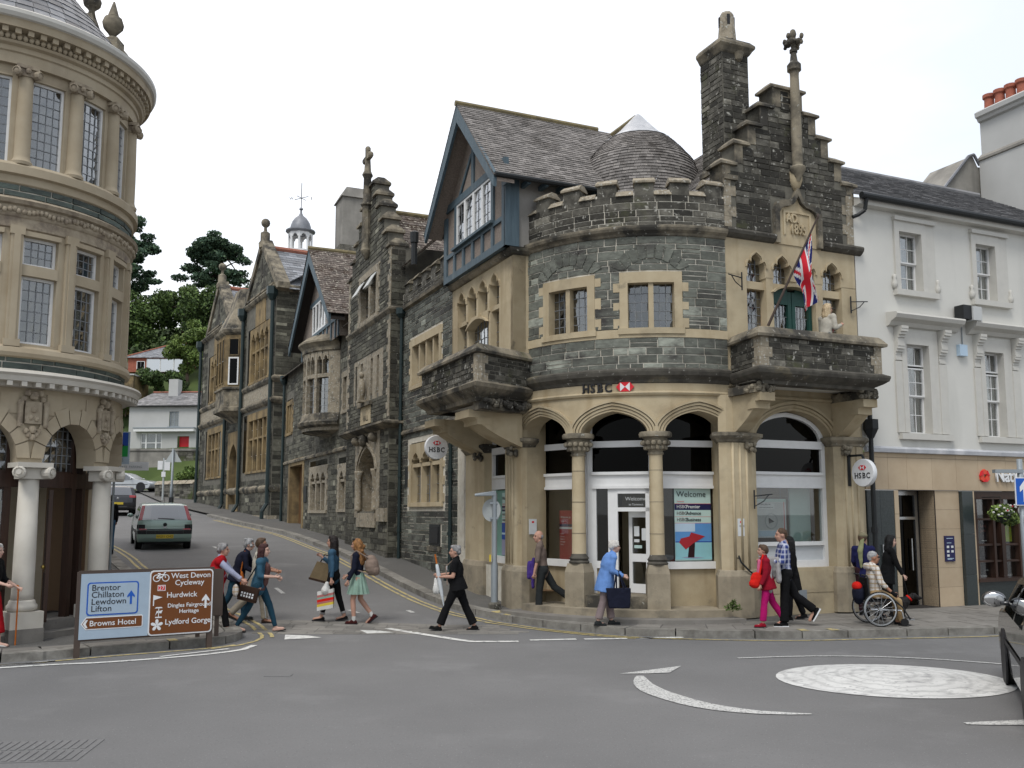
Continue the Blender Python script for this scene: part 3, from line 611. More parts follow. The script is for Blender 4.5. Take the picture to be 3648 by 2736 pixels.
for th in (-87.5, -74.5, -61.1, -47.2, -33.7, -20.9, -7.8):
    a, b = A_(th), A_(th+6.9); mm = MB().sbox(fC, a, b, 8.54, 8.8, -.28, .005); k = mm.build('merlon', 'dark_stone', bank)
    mm = MB()
    mm.prism([(a-.03, 8.8), (b+.03, 8.8), (b+.03, 8.84), (a-.03, 8.84)], -.33, .06, fC); mm.hexa((fC(a-.03, 8.84, .06), fC(b+.03, 8.84, .06), fC(b+.03, 8.84, -.33), fC(a-.03, 8.84, -.33), fC(a-.02, 8.93, -.06), fC(b+.02, 8.93, -.06), fC(b+.02, 8.93, -.2), fC(a-.02, 8.93, -.2)))
    mm.build('coping', 'ham_lichen', bank)
    if th < -8:
        a, b = A_(th+6.9), A_(th+13.1); mm = MB()
        mm.hexa((fC(a, 8.54, .06), fC(b, 8.54, .06), fC(b, 8.54, -.32), fC(a, 8.54, -.32), fC(a, 8.67, -.05), fC(b, 8.67, -.05), fC(b, 8.67, -.2), fC(a, 8.67, -.2))); mm.build('coping', 'ham_lichen', bank)
for i in range(6):
    u = -11.4+i*.8; mm = MB().sbox(fD, u, u+.45, 8.7, 8.98, -.25, .004).build('merlon', 'dark_stone', bank)
    mm = MB(); mm.hexa((fD(u-.03, 8.98, .06), fD(u+.48, 8.98, .06), fD(u+.48, 8.98, -.3), fD(u-.03, 8.98, -.3), fD(u-.02, 9.13, -.06), fD(u+.47, 9.13, -.06), fD(u+.47, 9.13, -.2), fD(u-.02, 9.13, -.2))); mm.build('coping', wth, bank)
    mm = MB(); mm.hexa((fD(u+.45, 8.7, .05), fD(u+.8, 8.7, .05), fD(u+.8, 8.7, -.3), fD(u+.45, 8.7, -.3), fD(u+.45, 8.8, -.06), fD(u+.8, 8.8, -.06), fD(u+.8, 8.8, -.2), fD(u+.45, 8.8, -.2))); mm.build('coping', wth, bank)
def mullioned(root, fn, u0, u1, z0, z1, lights, mat, tr=None, head=None, jw=.16, mw=.1, d1=.03, sill=.12, quoin=True, nx=3, nz=6, curtains=None, glass='old_glass', lint=.22, d=-.14, bars='lead_came', tz=None, nz2=2, qs=.13):
    W = (u1-u0-2*jw-(lights-1)*mw)/lights; b0 = -.26
    MB().sbox(fn, u0-.03, u1+.03, z0-sill, z0, b0, d1+.03).build('sill', mat, root)
    ub = [u0+jw+i*(W+mw) for i in range(lights)]
    zt_ = z1 if head is None else z1-head
    mm = MB().sbox(fn, u0, u1, z1, z1+lint, b0, d1)
    if head:
        for i, a in enumerate(ub): mm.arch(fn, cusp(a, a+W, zt_, head*.88), z1, b0, d1)
        for i in range(lights+1):
            a = u0 if i == 0 else ub[i-1]+W; b = u1 if i == lights else ub[i]; mm.sbox(fn, a, b, zt_, z1, b0, d1)
    mm.build('lintel', mat, root)
    for a, b in ((u0, u0+jw), (u1-jw, u1)): MB().sbox(fn, a, b, z0, zt_, b0, d1).build('jamb', mat, root)
    for i in range(1, lights): MB().sbox(fn, ub[i]-mw, ub[i], z0, zt_, b0, d1-.04).build('mullion', mat, root)
    if tr:
        for i in range(lights): MB().sbox(fn, ub[i], ub[i]+W, tr-.05, tr+.05, b0, d1-.05).build('transom', mat, root)
    if quoin:
        z = z0; k = 0
        while z < z1+lint-.02:
            h = min(rnd.uniform(.16, .24), z1+lint-z)
            if k % 2 == 0:
                for a, b in ((u0-qs, u0-.002), (u1+.002, u1+qs)): MB().sbox(fn, a, b, z+.004, z+h-.004, -.05, d1-.006).build('quoin', mat, root)
            z += h; k += 1
    for i, a in enumerate(ub):
        cu = curtains[i] if curtains else None
        if tr:
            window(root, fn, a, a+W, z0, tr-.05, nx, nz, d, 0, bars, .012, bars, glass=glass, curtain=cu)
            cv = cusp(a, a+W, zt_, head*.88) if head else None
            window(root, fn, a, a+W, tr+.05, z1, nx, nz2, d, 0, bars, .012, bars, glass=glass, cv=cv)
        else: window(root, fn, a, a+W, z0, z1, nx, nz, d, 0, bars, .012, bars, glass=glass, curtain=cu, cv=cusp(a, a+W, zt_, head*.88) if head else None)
pair = ('pair', 'net'); full_c = ('full', 'drab_curtain')
mullioned(bank, fC, A_(-70.6), A_(-48.5), 5.82, 6.74, 2, ham, curtains=[full_c, None], nx=3, nz=5)
mullioned(bank, fC, A_(-39.4), A_(-17.4), 5.82, 6.74, 2, ham, curtains=[None, pair], nx=3, nz=5)
mullioned(bank, fD, -10.72, -8.05, 5.82, 6.98, 4, ham, nx=2, nz=4)
mullioned(bank, fD, -10.68, -7.85, 2.45, 3.9, 3, ham, tr=3.5, head=.34, nx=3, nz=4, jw=.2)
MB().sweep([(-HR, 11.55), (-HR, 6.6)], [(0, 4.42), (.08, 4.46), (.08, 4.52), (0, 4.6)]).build('string_course', wth, bank)
g = MB().box(-HR-.03, -HR+.02, 8.0, 8.85, 1.3, 1.86).build('night_safe', 'black_iron', bank); MB().box(-HR-.05, -HR-.031, 8.1, 8.75, 1.36, 1.8).build('recess_frame', 'black_plastic', g)
MB().sbox(fD, -8.95, -7.9, 1.16, 1.28, -.02, .06).build('sill', wth, bank)
for y in (11.42, 7.05):
    pm = MB().tube((-HR-.09, y, .75), (-HR-.09, y, 8.1 if y > 9 else 4.2), .05, n=8)
    for z in (1.6, 3.2, 4.9, 6.6):
        if z < (8.1 if y > 9 else 4.2): pm.tube((-HR-.09, y, z), (-HR-.09, y, z+.1), .065)
    if y > 9: pm.lathe([(.06, 8.0), (.15, 8.12), (.15, 8.3), (.02, 8.3)], (-HR-.12, y, 0), 8)
    pm.path([(-HR-.09, y, .75), (-HR-.2, y, .6), (-HR-.2, y, .42)], .05); pm.build('downpipe', 'pipe_green', bank)
for y in (7.35, 11.0): MB().sbox(fD, -y-.12, -y+.12, 2.9, 3.5, -.01, .02).build('air_vent', 'black_iron', bank)
MB().sbox(fC, A_(-86), A_(-83.2), 7.0, 7.32, -.01, .02).build('air_vent', 'black_iron', bank)
TH = (-87.6, -57.5, -27.4, 2.6); ZS = 3.74
mm = MB()
for a, b in zip(TH, TH[1:]):
    u0, u1 = A_(a)+.17, A_(b)-.17
    cv = tudor(u0, u1, ZS, .43); mm.arch(fC, cv, 4.5, -.42, 0)
    mm.sbox(fC, A_(a), u0, ZS, 4.5, -.42, 0).sbox(fC, u1, A_(b), ZS, 4.5, -.42, 0)
    for k, (w0, w1, dd) in enumerate(((.0, .035, .012), (.05, .10, .03), (.115, .16, .055), (.175, .215, .08))):
        mm.ring(fC, grow(cv, w0), grow(cv, w1), 0, dd)
mm.build('arcade_spandrel', ham, bank)
def column(th, name='column'):
    x, y = (HR-.2)*math.sin(rad(th)), HR-(HR-.2)*math.cos(rad(th))
    c = MB().lathe([(.155, 1.22), (.145, 1.4), (.13, 3.33), (.13, 3.34)], (x, y, 0), 20).build(name, ham, bank, smooth=True, ang=50)
    mm = MB().lathe([(.15, 3.31), (.16, 3.34), (.14, 3.37), (.17, 3.42), (.25, 3.56), (.27, 3.6), (.23, 3.61), (.24, 3.64), (.32, 3.66), (.33, 3.72), (.31, 3.76)], (x, y, 0), 12)
    for i in range(14):
        g = rad(i*360/14)
        for r_, z in ((.2, 3.45), (.26, 3.54)): mm.ell((x+r_*math.cos(g+z), y+r_*math.sin(g+z), z), (.05, .05, .05), 6)
    mm.build('capital', wth, c, smooth=True, ang=40)
    MB().lathe([(.2, 1.17), (.21, 1.2), (.18, 1.23), (.2, 1.27), (.165, 1.32), (.15, 1.36)], (x, y, 0), 16).build('base_moulding', 'ham_dark', c, smooth=True, ang=50)
    Mx = Matrix.Translation((x, y, 0)) @ Matrix.Rotation(rad(th), 4, 'Z')
    MB().box(-.22, .22, -.2, .22, .2, 1.0, M=Mx).hexa([Mx @ Vector(q) for q in ((-.22, -.2, 1.0), (.22, -.2, 1.0), (.22, .22, 1.0), (-.22, .22, 1.0), (-.18, -.16, 1.17), (.18, -.16, 1.17), (.18, .18, 1.17), (-.18, .18, 1.17))]).build('pedestal', 'ham_base', c)
    for k in range(6):
        z = 1.45+k*.31; MB().lathe([(.15-.003*k, z), (.15-.003*k, z+.012)], (x, y, 0), 20).build('joint', wth, c) if k % 2 else None
column(-57.5); column(-27.4)
def pier(pts, z0, z1, name='pier', mat=ham):
    mm = MB(); n = len(pts); mm.v += [(x, y, z0) for x, y in pts]+[(x, y, z1) for x, y in pts]; mm.f.append(tuple(range(n, 2*n))); mm.m.append(0); mm.t.append(1)
    for i in range(n): j = (i+1) % n; mm.f.append((i, j, n+j, n+i)); mm.m.append(0); mm.t.append(1)
    return mm.build(name, mat, bank)
pr_pts = [(-.28, -.0), (-.06, .36), (.0, .62), (.6, .62), (.6, -.02), (.42, -.1), (.3, -.14), (0, -.14), (-.16, -.1)]
pier(pr_pts[::1], .15, 4.5)
pl_pts = [(-HR-.02, 2.85), (-HR-.12, 3.0), (-HR-.12, 3.5), (-HR, 3.72), (-2.6, 3.72), (-2.6, 3.02), (-HR+.1, 2.85)]
pier(pl_pts, .2, 4.5)
pier([(2.62, -.02), (2.75, -.1), (3.3, -.1), (3.45, -.02), (3.45, .4), (2.62, .4)], .15, 4.5); pier([(-HR-.02, 4.95), (-HR-.08, 5.1), (-HR-.08, 5.55), (-HR-.02, 6.15), (-2.8, 6.15), (-2.8, 4.95)], .3, 4.5)
def ringpath(pts, z, prof, name, mat): return MB().sweep(pts, [(d, z+h) for d, h in prof]).build(name, mat, bank)
capp = [(0, 0), (.03, .02), (.05, .06), (.1, .1), (.13, .13), (.13, .19), (.05, .21), (0, .21)]
pl0 = [(0, 0), (.08, 0), (.08, .8), (.04, .9), (0, .92)]
for pts in ([(-.06, .36), (-.28, 0), (-.16, -.1), (0, -.14), (.3, -.14), (.42, -.1), (.6, -.02), (.6, .2)], [(-HR-.02, 3.72), (-HR-.12, 3.5), (-HR-.12, 3.0), (-HR-.02, 2.85), (-HR+.1, 2.85), (-2.9, 2.95)], [(2.62, .2), (2.62, -.02), (2.75, -.1), (3.3, -.1), (3.45, -.02)], [(-HR-.02, 6.15), (-HR-.08, 5.55), (-HR-.08, 5.1), (-HR-.02, 4.95), (-2.9, 4.95)]):
    ringpath(pts, 3.55, capp, 'impost', wth); ringpath(pts, .15, pl0, 'plinth', 'ham_base')
for x, y in ((.36, -.17), (-HR-.2, 2.95), (2.86, -.16), (-HR-.16, 5.0)):
    mm = MB()
    for i in range(16): g = rnd.uniform(0, 6.28); mm.ell((x+.09*math.cos(g), y+.07*math.sin(g), 3.38+rnd.uniform(0, .16)), (.05, .05, .05), 6)
    mm.build('carved_boss', wth, bank, smooth=True)
for x in (-.05, .12, .28, 2.86, 3.02, 3.18):
    MB().tube((x, -.135 if x < 1 else -.1, 1.08), (x, -.135 if x < 1 else -.1, 3.55), .028, n=8).build('shaft', ham, bank, smooth=True)
for y in (3.1, 3.25, 3.4): MB().tube((-HR-.12, y, 1.12), (-HR-.12, y, 3.55), .028, n=8).build('shaft', ham, bank, smooth=True)
cv = tudor(.6, 2.62, 3.55, .72, k=.12, e=2.3); mm = MB().arch(fR, cv, 4.75, -.4, 0); mm.sbox(fR, .0, .6, 4.4, 4.75, -.4, 0).sbox(fR, 2.62, 3.45, 4.4, 4.75, -.4, 0)
for w0, w1, dd in ((0, .04, .012), (.06, .11, .035), (.13, .19, .06)): mm.ring(fR, grow(cv, w0), grow(cv, w1), 0, dd)
mm.build('arch', ham, bank)
MB().sbox(fR, .6, 2.62, .1, 1.06, -.4, -.04).build('stall_riser', ham, bank)
for i, (a, b, z) in enumerate(((.62, 1.4, .56), (1.4, 2.6, .56), (1.0, 2.0, .14))): MB().sbox(fR, a+.004, b-.004, z, z+.44 if z > .3 else z+.4, -.05, -.03).build('ashlar_block', ham, bank)
MB().sbox(fR, 1.62, 1.82, .36, .62, -.035, -.015).build('vent_plate', 'galv', bank)
cv2 = tudor(-4.95, -3.72, 3.55, .72, k=.25, e=2.); mm = MB().arch(fD, cv2, 4.75, -.4, 0)
for w0, w1, dd in ((0, .04, .012), (.06, .11, .035)): mm.ring(fD, grow(cv2, w0), grow(cv2, w1), 0, dd)
mm.build('arch', ham, bank); MB().sbox(fD, -4.95, -3.72, .2, 1.05, -.4, -.03).build('stall_riser', 'ham_base', bank)
rf = 2.64; P = [Vector((rf*math.sin(rad(t)), HR-rf*math.cos(rad(t)))) for t in (-91, -57.5, -27.4, 4)]
wp = 'white_paint'
def shop_sign(fn, parent, u, z, w, h, d, bits, name='poster', frame=None):
    b = MB().sbox(fn, u, u+w, z, z+h, d-.012, d).build(name, bits[0], parent)
    for k, (x0, x1, z0, z1, mt) in enumerate(bits[1:]): MB().sbox(fn, u+w*x0, u+w*x1, z+h*z0, z+h*z1, d+.001+.001*k, d+.002+.001*k).build('printed_area', mt, b)
    return b
def txt(fn, parent, s, u, z, d, size, mat, align='LEFT', sx=1., bold=0): return text(s, size, mat, fnM(fn, u, z, d), parent, 'lettering', .0008, align, sx, bold)
def front(fn, W, kind, arched=None):
    zt0, zt1 = 3.5, 3.63
    def bar(a, b, c, d_, q=.05, n='frame', m=wp, b0=-.06): MB().sbox(fn, a, b, c, d_, b0, q).build(n, m, bank)
    bar(0, .1, 1.06, 4.4); bar(W-.1, W, 1.06, 4.4); bar(.1, W-.1, zt0, zt1, .07, 'transom'); bar(.1, W-.1, 2.68, 2.98, .05, 'fascia_band'); bar(.1, W-.1, 2.94, 3.0, .1, 'moulding'); bar(.1, W-.1, 2.66, 2.72, .08, 'moulding')
    MB().sbox(fn, .1, W-.1, 3.0, zt0, -.02, -.012).build('pane', 'dark_glass', bank); MB().sbox(fn, .1, W-.1, zt1, 4.4, -.02, -.012).build('pane', 'dark_glass', bank)
    if kind != 'door':
        bar(.1, W-.1, 1.06, 1.2, .09, 'sill'); MB().sbox(fn, -.1, W+.1, .1, 1.06, -.1, .02).build('stall_riser', ham, bank)
        MB().sbox(fn, .1, W-.1, 1.2, 2.66, -.02, -.012).build('pane', 'shop_glass', bank)
f1, f2, f3 = (plane(P[i], P[i+1]-P[i]) for i in range(3)); W1, W2, W3 = ((P[i+1]-P[i]).length for i in range(3))
for f_, W_, k in ((f1, W1, 'win'), (f2, W2, 'door'), (f3, W3, 'win')): front(f_, W_, k)
red = shop_sign(f1, bank, .62, 1.2, .42, 1.02, -.03, ['poster_red', (0, 1, .67, .72, 'navy'), (0, 1, .62, .66, 'poster_white')])
txt(f1, red, 'Welcome to', .66, 2.06, -.027, .06, 'poster_white'); txt(f1, red, 'Tavistock', .66, 1.98, -.027, .045, 'poster_white')
for i, s in enumerate(('Premier', 'Advance', 'Business', 'Mortgages', 'Savings')): txt(f1, red, s, .65, 1.72-i*.055, -.027, .035, 'poster_white')
MB().sbox(f1, 1.1, 1.3, 1.2, 1.55, -.5, -.35).build('leaflet_rack', 'inner_brown', bank)
def welcome(fn, u, w, z, h, d, pic):
    p = shop_sign(fn, bank, u, z, w, h, d, ['poster_mint', (0, 1, .70, .785, 'navy'), (0, 1, .608, .695, 'poster_mint'), (0, 1, .52, .605, 'poster_mint'), (0, 1, .785, .79, 'logo_red'), (0, 1, .604, .608, 'logo_red'), (0, 1, .516, .52, 'logo_red')]+pic, 'welcome_poster')
    txt(fn, p, 'Welcome', u+.05*w, z+h*.885, d+.012, .155*h/1.45*w/.75, 'ink'); txt(fn, p, 'Tavistock', u+.06*w, z+h*.81, d+.012, .04, 'logo_red')
    for s, zz, c in (('Premier', .725, 'poster_white'), ('Advance', .635, 'ink'), ('Business', .545, 'ink')):
        txt(fn, p, 'HSBC', u+.05*w, z+h*zz, d+.012, .09*w/.75, 'poster_white' if c == 'poster_white' else 'mauve_brown'); txt(fn, p, s, u+.31*w, z+h*zz, d+.012, .09*w/.75, c, bold=.0016)
    return p
wpst = welcome(f3, .42, .78, 1.22, 1.44, .0, [(0, 1, .25, .515, 'poster_sky'), (0, .55, .4, .515, 'poster_cloud'), (0, 1, .015, .25, 'poster_sea'), (0, 1, .25, .265, 'deep_blue')])
for k, (pts, mt) in enumerate((([(.12, 1.28), (.3, 1.3), (.62, 1.275), (.4, 1.26)], 'sand_violet'), ([(.26, 1.28), (.40, 1.28), (.42, 1.58), (.30, 1.58)], 'plum_trouser'), ([(.08, 1.58), (.22, 1.44), (.38, 1.56), (.64, 1.70), (.34, 1.78), (.30, 1.70), (.12, 1.66)], 'poster_red'))): MB().prism([(.42+.78*x/.78, z) for x, z in pts], .012+k*.001, .0135+k*.001, f3).build('printed_figure', mt, wpst)
MB().sbox(f3, .39, 1.23, 1.2, 2.68, -.016, -.013).build('poster_backing', 'black_plastic', bank)
def dbar(a, b, c, d_, q=.04, n='door_frame', m=wp, b0=-.05, par=None): return MB().sbox(f2, a, b, c, d_, b0, q).build(n, m, par or bank)
D0, D1 = .62, 1.36
dbar(.1, .18, .55, 2.68); dbar(.42, D0-.0, .55, 2.68, .03); dbar(W2-.18, W2-.1, .55, 2.68); dbar(D1+.0, D1+.07, .55, 2.68); dbar(.18, .42, 1.06, 1.2, .06); dbar(D0, D1, 2.2, 2.28); dbar(D0, D1, 2.56, 2.68)
dbar(D1+.07, W2-.18, 1.06, 1.2, .06); MB().sbox(f2, 0, .42, .1, 1.06, -.1, .01).build('stall_riser', ham, bank); MB().sbox(f2, D1+.07, W2, .1, 1.06, -.1, .01).build('stall_riser', ham, bank)
for a, b, c, d_ in ((.18, .42, 1.2, 2.68), (D1+.07, W2-.18, 1.2, 2.68), (D0, D1, 2.28, 2.56)): MB().sbox(f2, a, b, c, d_, -.02, -.012).build('pane', 'shop_glass', bank)
t_ = txt(f2, bank, 'Welcome', (D0+D1)/2, 2.42, -.009, .11, 'blind', 'CENTER'); txt(f2, bank, 'to Tavistock', (D0+D1)/2, 2.32, -.009, .06, 'blind', 'CENTER')
fl = plane(f2(D1-.03, 0, -.02)[:2], Vector(f2(D1-.62, 0, -.32)[:2])-Vector(f2(D1-.03, 0, -.02)[:2]))
def leaf(fn, W, z0, z1):
    l = MB().sbox(fn, 0, .08, z0, z1, -.02, .02).sbox(fn, W-.08, W, z0, z1, -.02, .02).sbox(fn, .08, W-.08, z0, z0+.18, -.02, .019).sbox(fn, .08, W-.08, z1-.12, z1, -.02, .019).sbox(fn, .08, W-.08, z0+.62, z0+.78, -.02, .019).build('door_leaf', wp, bank)
    MB().sbox(fn, .08, W-.08, z0+.18, z0+.62, -.004, .004).build('pane', 'shop_glass', l); MB().sbox(fn, .08, W-.08, z0+.78, z1-.12, -.004, .004).build('pane', 'shop_glass', l)
    for a, b, c, d_, mt in ((.3, .48, 1.62, 1.86, 'poster_white'), (.12, .24, 1.7, 1.9, 'poster_white'), (.12, .24, 1.58, 1.64, 'poster_white'), (.12, .3, 1.46, 1.52, 'poster_mint')): MB().sbox(fn, a, b, c, d_, .005, .008).sbox(fn, a, b, c, d_, -.008, -.005).build('notice', mt, l)
    MB().tube(fn(W-.04, 1.0, .06), fn(W-.04, 1.9, .06), .015).tube(fn(W-.04, 1.0, -.06), fn(W-.04, 1.9, -.06), .015).build('handle', 'steel', l)
fl2 = plane(f2(D1-.56, 0, -.24)[:2], Vector(f2(D1-.03, 0, -.03)[:2])-Vector(f2(D1-.56, 0, -.24)[:2])); leaf(fl2, .56, .57, 2.2)
mm = MB(); c_ = (0, HR)
mm.poly([(-2.9, 2.6, .55), (2.6, .2, .55), (3.2, 5.5, .55), (-2.9, 5.5, .55)])
mm.poly([(-2.9, 2.6, 4.4), (-2.9, 5.5, 4.4), (3.2, 5.5, 4.4), (2.6, .2, 4.4)]); mm.build('hall_floor', 'inner_brown', bank)
MB().poly([(-2.9, 5.5, .5), (3.3, 5.5, .5), (3.3, 5.5, 4.4), (-2.9, 5.5, 4.4)]).poly([(3.3, 5.5, .5), (3.3, .4, .5), (3.3, .4, 4.4), (3.3, 5.5, 4.4)]).poly([(-.6, 3.2, .55), (1.2, 2.6, .55), (1.2, 2.6, 3.2), (-.6, 3.2, 3.2)]).build('hall_wall', 'inner_wall', bank)
fW = plane((.6, .28), (1, 0)); WW = 2.02
def rb(a, b, c, d_, q=.05, n='frame', m=wp, b0=-.06): MB().sbox(fW, a, b, c, d_, b0, q).build(n, m, bank)
rb(0, .1, 1.06, 3.6); rb(WW-.1, WW, 1.06, 3.6); rb(.1, WW-.1, 3.5, 3.66, .09, 'transom'); rb(.1, WW-.1, 2.7, 2.98, .05, 'fascia_band'); rb(.1, WW-.1, 2.95, 3.01, .1, 'moulding'); rb(.1, WW-.1, 2.68, 2.73, .08, 'moulding'); rb(.1, WW-.1, 1.06, 1.2, .1, 'sill'); rb(.1, WW-.1, 1.5, 1.58)
cvw = tudor(0, WW, 3.55, .70, k=.12, e=2.3); cin = tudor(.12, WW-.12, 3.6, .56, k=.12, e=2.3); MB().ring(fW, cin, cvw, -.06, .06).build('arched_frame', wp, bank)
MB().sbox(fW, .1, WW-.1, 3.0, 3.5, -.02, -.012).build('pane', 'dark_glass', bank); MB().prism(cin+[], -.02, -.012, fW).build('pane', 'dark_glass', bank)
MB().sbox(fW, .1, WW-.1, 1.58, 2.68, -.02, -.012).build('pane', 'shop_glass', bank); MB().sbox(fW, .1, WW-.1, 1.2, 1.5, -.03, -.012).build('lower_panel', 'grey_paint', bank)
MB().box(1.95, 2.5, .6, .64, 1.55, 2.7).build('side_panel', 'poster_mint', bank); MB().box(.62, 2.6, 1.5, 1.56, 1.2, 3.2).build('back_wall', 'inner_brown', bank); MB().box(.62, 2.6, 1.0, 1.04, 2.5, 2.7).build('fascia_light', 'inner_wall', bank)
pp = shop_sign(fW, bank, .42, 1.66, .76, .8, -.24, ['poster_white', (0, 1, .92, 1, 'poster_mint'), (.04, .9, .2, .9, 'blind'), (.06, .6, .74, .88, 'poster_white'), (.92, .94, 0, .92, 'logo_red'), (.05, .9, .03, .18, 'poster_cloud')], 'hanging_poster')
MB().lathe([(.15, 0), (.16, 0), (.16, .004), (.15, .004), (.15, 0)], n=24, M=fnM(fW, .78, 2.0, -.231)).build('printed_ring', 'galv', pp); MB().prism([(.72, 2.07), (.72, 1.95), (.86, 1.99)], -.236, -.228, fW).build('printed_arrow', 'charcoal_cloth', pp)
txt(fW, pp, 'Press play on', .48, 2.33, -.229, .055, 'ink'); txt(fW, pp, 'your next adventure', .48, 2.27, -.229, .042, 'ink')
for u in (.55, 1.05): MB().tube(fW(u, 2.46, -.25), fW(u, 2.7, -.25), .004).build('hanging_wire', 'galv', pp)
fE = plane((-HR+.22, 4.95), (0, -1)); WE = 1.23
def eb(a, b, c, d_, q=.05, n='frame', m=wp, b0=-.06): MB().sbox(fE, a, b, c, d_, b0, q).build(n, m, bank)
eb(0, .09, 1.05, 3.6); eb(WE-.09, WE, 1.05, 3.6); eb(.09, WE-.09, 3.5, 3.65, .09, 'transom'); eb(.09, WE-.09, 2.7, 2.98, .05, 'fascia_band'); eb(.09, WE-.09, 2.95, 3.01, .09, 'moulding'); eb(.09, WE-.09, 1.05, 1.2, .1, 'sill')
cvw = tudor(0, WE, 3.55, .7, k=.25, e=2.); cin = tudor(.1, WE-.1, 3.6, .56, k=.25, e=2.); MB().ring(fE, cin, cvw, -.06, .06).build('arched_frame', wp, bank)
MB().sbox(fE, .09, WE-.09, 3.0, 3.5, -.02, -.012).build('pane', 'dark_glass', bank); MB().prism(cin, -.02, -.012, fE).build('pane', 'dark_glass', bank)
MB().sbox(fE, .09, WE-.09, 1.2, 2.68, -.02, -.014).build('pane', 'mint_panel', bank); welcome(fE, .5, .55, 1.22, 1.4, .0, [(0, 1, .25, .515, 'deep_blue'), (0, 1, .33, .36, 'poster_cloud'), (0, 1, .0, .25, 'sand_violet')])
mm = [(2.9, .2, .33), (3.5, .1, .22)]
for k, (r_, z0, z1) in enumerate(((HR+.25, .05, .33), (HR+.62, .02, .2))):
    m3 = MB(); n = 24; a0, a1 = -78-k*4, -4+k*1
    for i in range(n):
        g0, g1 = rad(a0+(a1-a0)*i/n), rad(a0+(a1-a0)*(i+1)/n); q = [((rr)*math.sin(g), HR-rr*math.cos(g)) for rr, g in ((r_, g0), (r_, g1), (2.0, g1), (2.0, g0))]
        m3.hexa([(x, y, z0) for x, y in q]+[(x, y, z1) for x, y in q], skip=([5] if i else [])+([3] if i < n-1 else [])+[0])
    m3.build('step', 'ham_base' if k == 0 else 'paving', bank)
m3 = MB(); n = 12
for i in range(n):
    g0, g1 = rad(-58+32*i/n), rad(-58+32*(i+1)/n); q = [(rr*math.sin(g), HR-rr*math.cos(g)) for rr, g in ((HR-.05, g0), (HR-.05, g1), (2.2, g1), (2.2, g0))]; m3.hexa([(x, y, .3) for x, y in q]+[(x, y, .56) for x, y in q], skip=(0,))
m3.build('door_step', wth, bank)
mm = MB()
for i in range(220):
    g = rnd.uniform(0, 6.28); r_ = rnd.uniform(0, .17); p = Vector((-.35+r_*math.cos(g), -.42+r_*math.sin(g)*.6, .34+rnd.uniform(0, .2)*(1-r_*4.)))
    q = Vector((rnd.uniform(-1, 1), rnd.uniform(-1, 1), rnd.uniform(0, 1)))*.04; k = Vector((rnd.uniform(-1, 1), rnd.uniform(-1, 1), rnd.uniform(-1, 1)))*.025
    mm.poly((p, p+q, p+q+k, p+k), 0, rnd.uniform(.5, 1.3))
wd_ = tag(mm.build('weed', 'leaf'), 'small green weed growing at the end of the bank steps', 'plant'); wd_.location = hloc(0, 0); wd_.rotation_euler.z = HROT
MB().path([(-.02, -.2, 1.35), (0.02, -.22, 1.22), (.2, -.24, 1.05), (.4, -.24, .92), (.55, -.22, .9), (.62, -.2, .95)], .018).tube((.0, -.1, 1.3), (.0, -.22, 1.3), .012).tube((.3, -.14, .98), (.3, -.24, .98), .012).build('handrail', 'black_iron', bank)
for fn, u, par in ((fR, -.09, 0), (fD, -3.2, 0)):
    d = .145 if fn is fR else .13
    if fn is fR: pb = shop_sign(fn, bank, .02, 1.72, .16, .34, d, ['poster_white', (.35, .65, .74, .86, 'logo_red')], 'notice_plate'); txt(fn, pb, 'HSBC', .06, 1.9, d+.004, .05, 'ink')
fP = plane(hloc(0, 0)[:2], (1, 0))
fc2 = plane((-2.62, 2.6), (.45, -.75)); pb = shop_sign(plane((-HR+.12, 2.86), (.93, .2)), bank, .02, 1.72, .2, .32, .03, ['poster_white', (.35, .65, .74, .86, 'logo_red')], 'notice_plate')
def hsbc_word(fn, u0, z0, size, d, parent, mat='ink', ext=.02):
    x = u0
    for ch, w in zip('HSBC', (.70, .58, .62, .6)):
        t = text(ch, size, mat, fnM(fn, x, z0, d), parent, 'letter', ext, 'LEFT', .88, .018*size); h = size*.69
        if ch in 'HB': MB().sbox(fn, x-.01*size, x+.2*size, z0-.012*size, z0+.045*size, d-ext, d+ext*.97).sbox(fn, x-.01*size, x+.2*size, z0+h-.02*size, z0+h+.035*size, d-ext, d+ext*.97).build('serif', mat, t)
        x += w*size*.98
def hexlogo(fn, u, z, w, h, d, parent, ext=.02):
    r = MB().prism([(u-w/2, z), (u-w*.28, z-h/2), (u+w*.28, z-h/2), (u+w/2, z), (u+w*.28, z+h/2), (u-w*.28, z+h/2)], d-.02, d+ext, fn).build('emblem', 'logo_red', parent)
    for sg in (-1, 1): MB().prism([(u+sg*w*.27, z-h*.48), (u+sg*w*.27, z+h*.48), (u+sg*.002, z)][::(1 if sg > 0 else -1)], d+ext+.001, d+ext+.004, fn).build('white_triangle', 'sign_white', r)
hsbc_word(fC, A_(-53.4), 4.555, .25, .035, bank); hexlogo(fC, A_(-37.9), 4.645, .35, .185, .03, bank)
WXL = .06
wins = [(.52, 1.0), (1.2, 1.68), (1.84, 2.3), (2.52, 3.05)]
m = MB(); wall_grid(m, fR, 0, 3.45, 4.75, 7.75, [(.55, 1.0, 5.75, 7.5), (1.22, 2.32, 4.95, 7.5), (2.55, 3.03, 5.75, 7.5)], -.3)
wall_grid(m, fR, 0, 3.45, 7.75, 9.3, [], -.002); m.build('wall', 'mortar_dark', bank)
def gx(u0, u1, z0, z1, d=0., n='ashlar_block', mt=ham): MB().sbox(fR, u0, u1, z0, z1, -.3, d).build(n, mt, bank)
for a, b in ((0, .52), (1.02, 1.2), (2.32, 2.52), (3.05, 3.45)): gx(a, b, 4.95, 7.02, .0, 'pier')
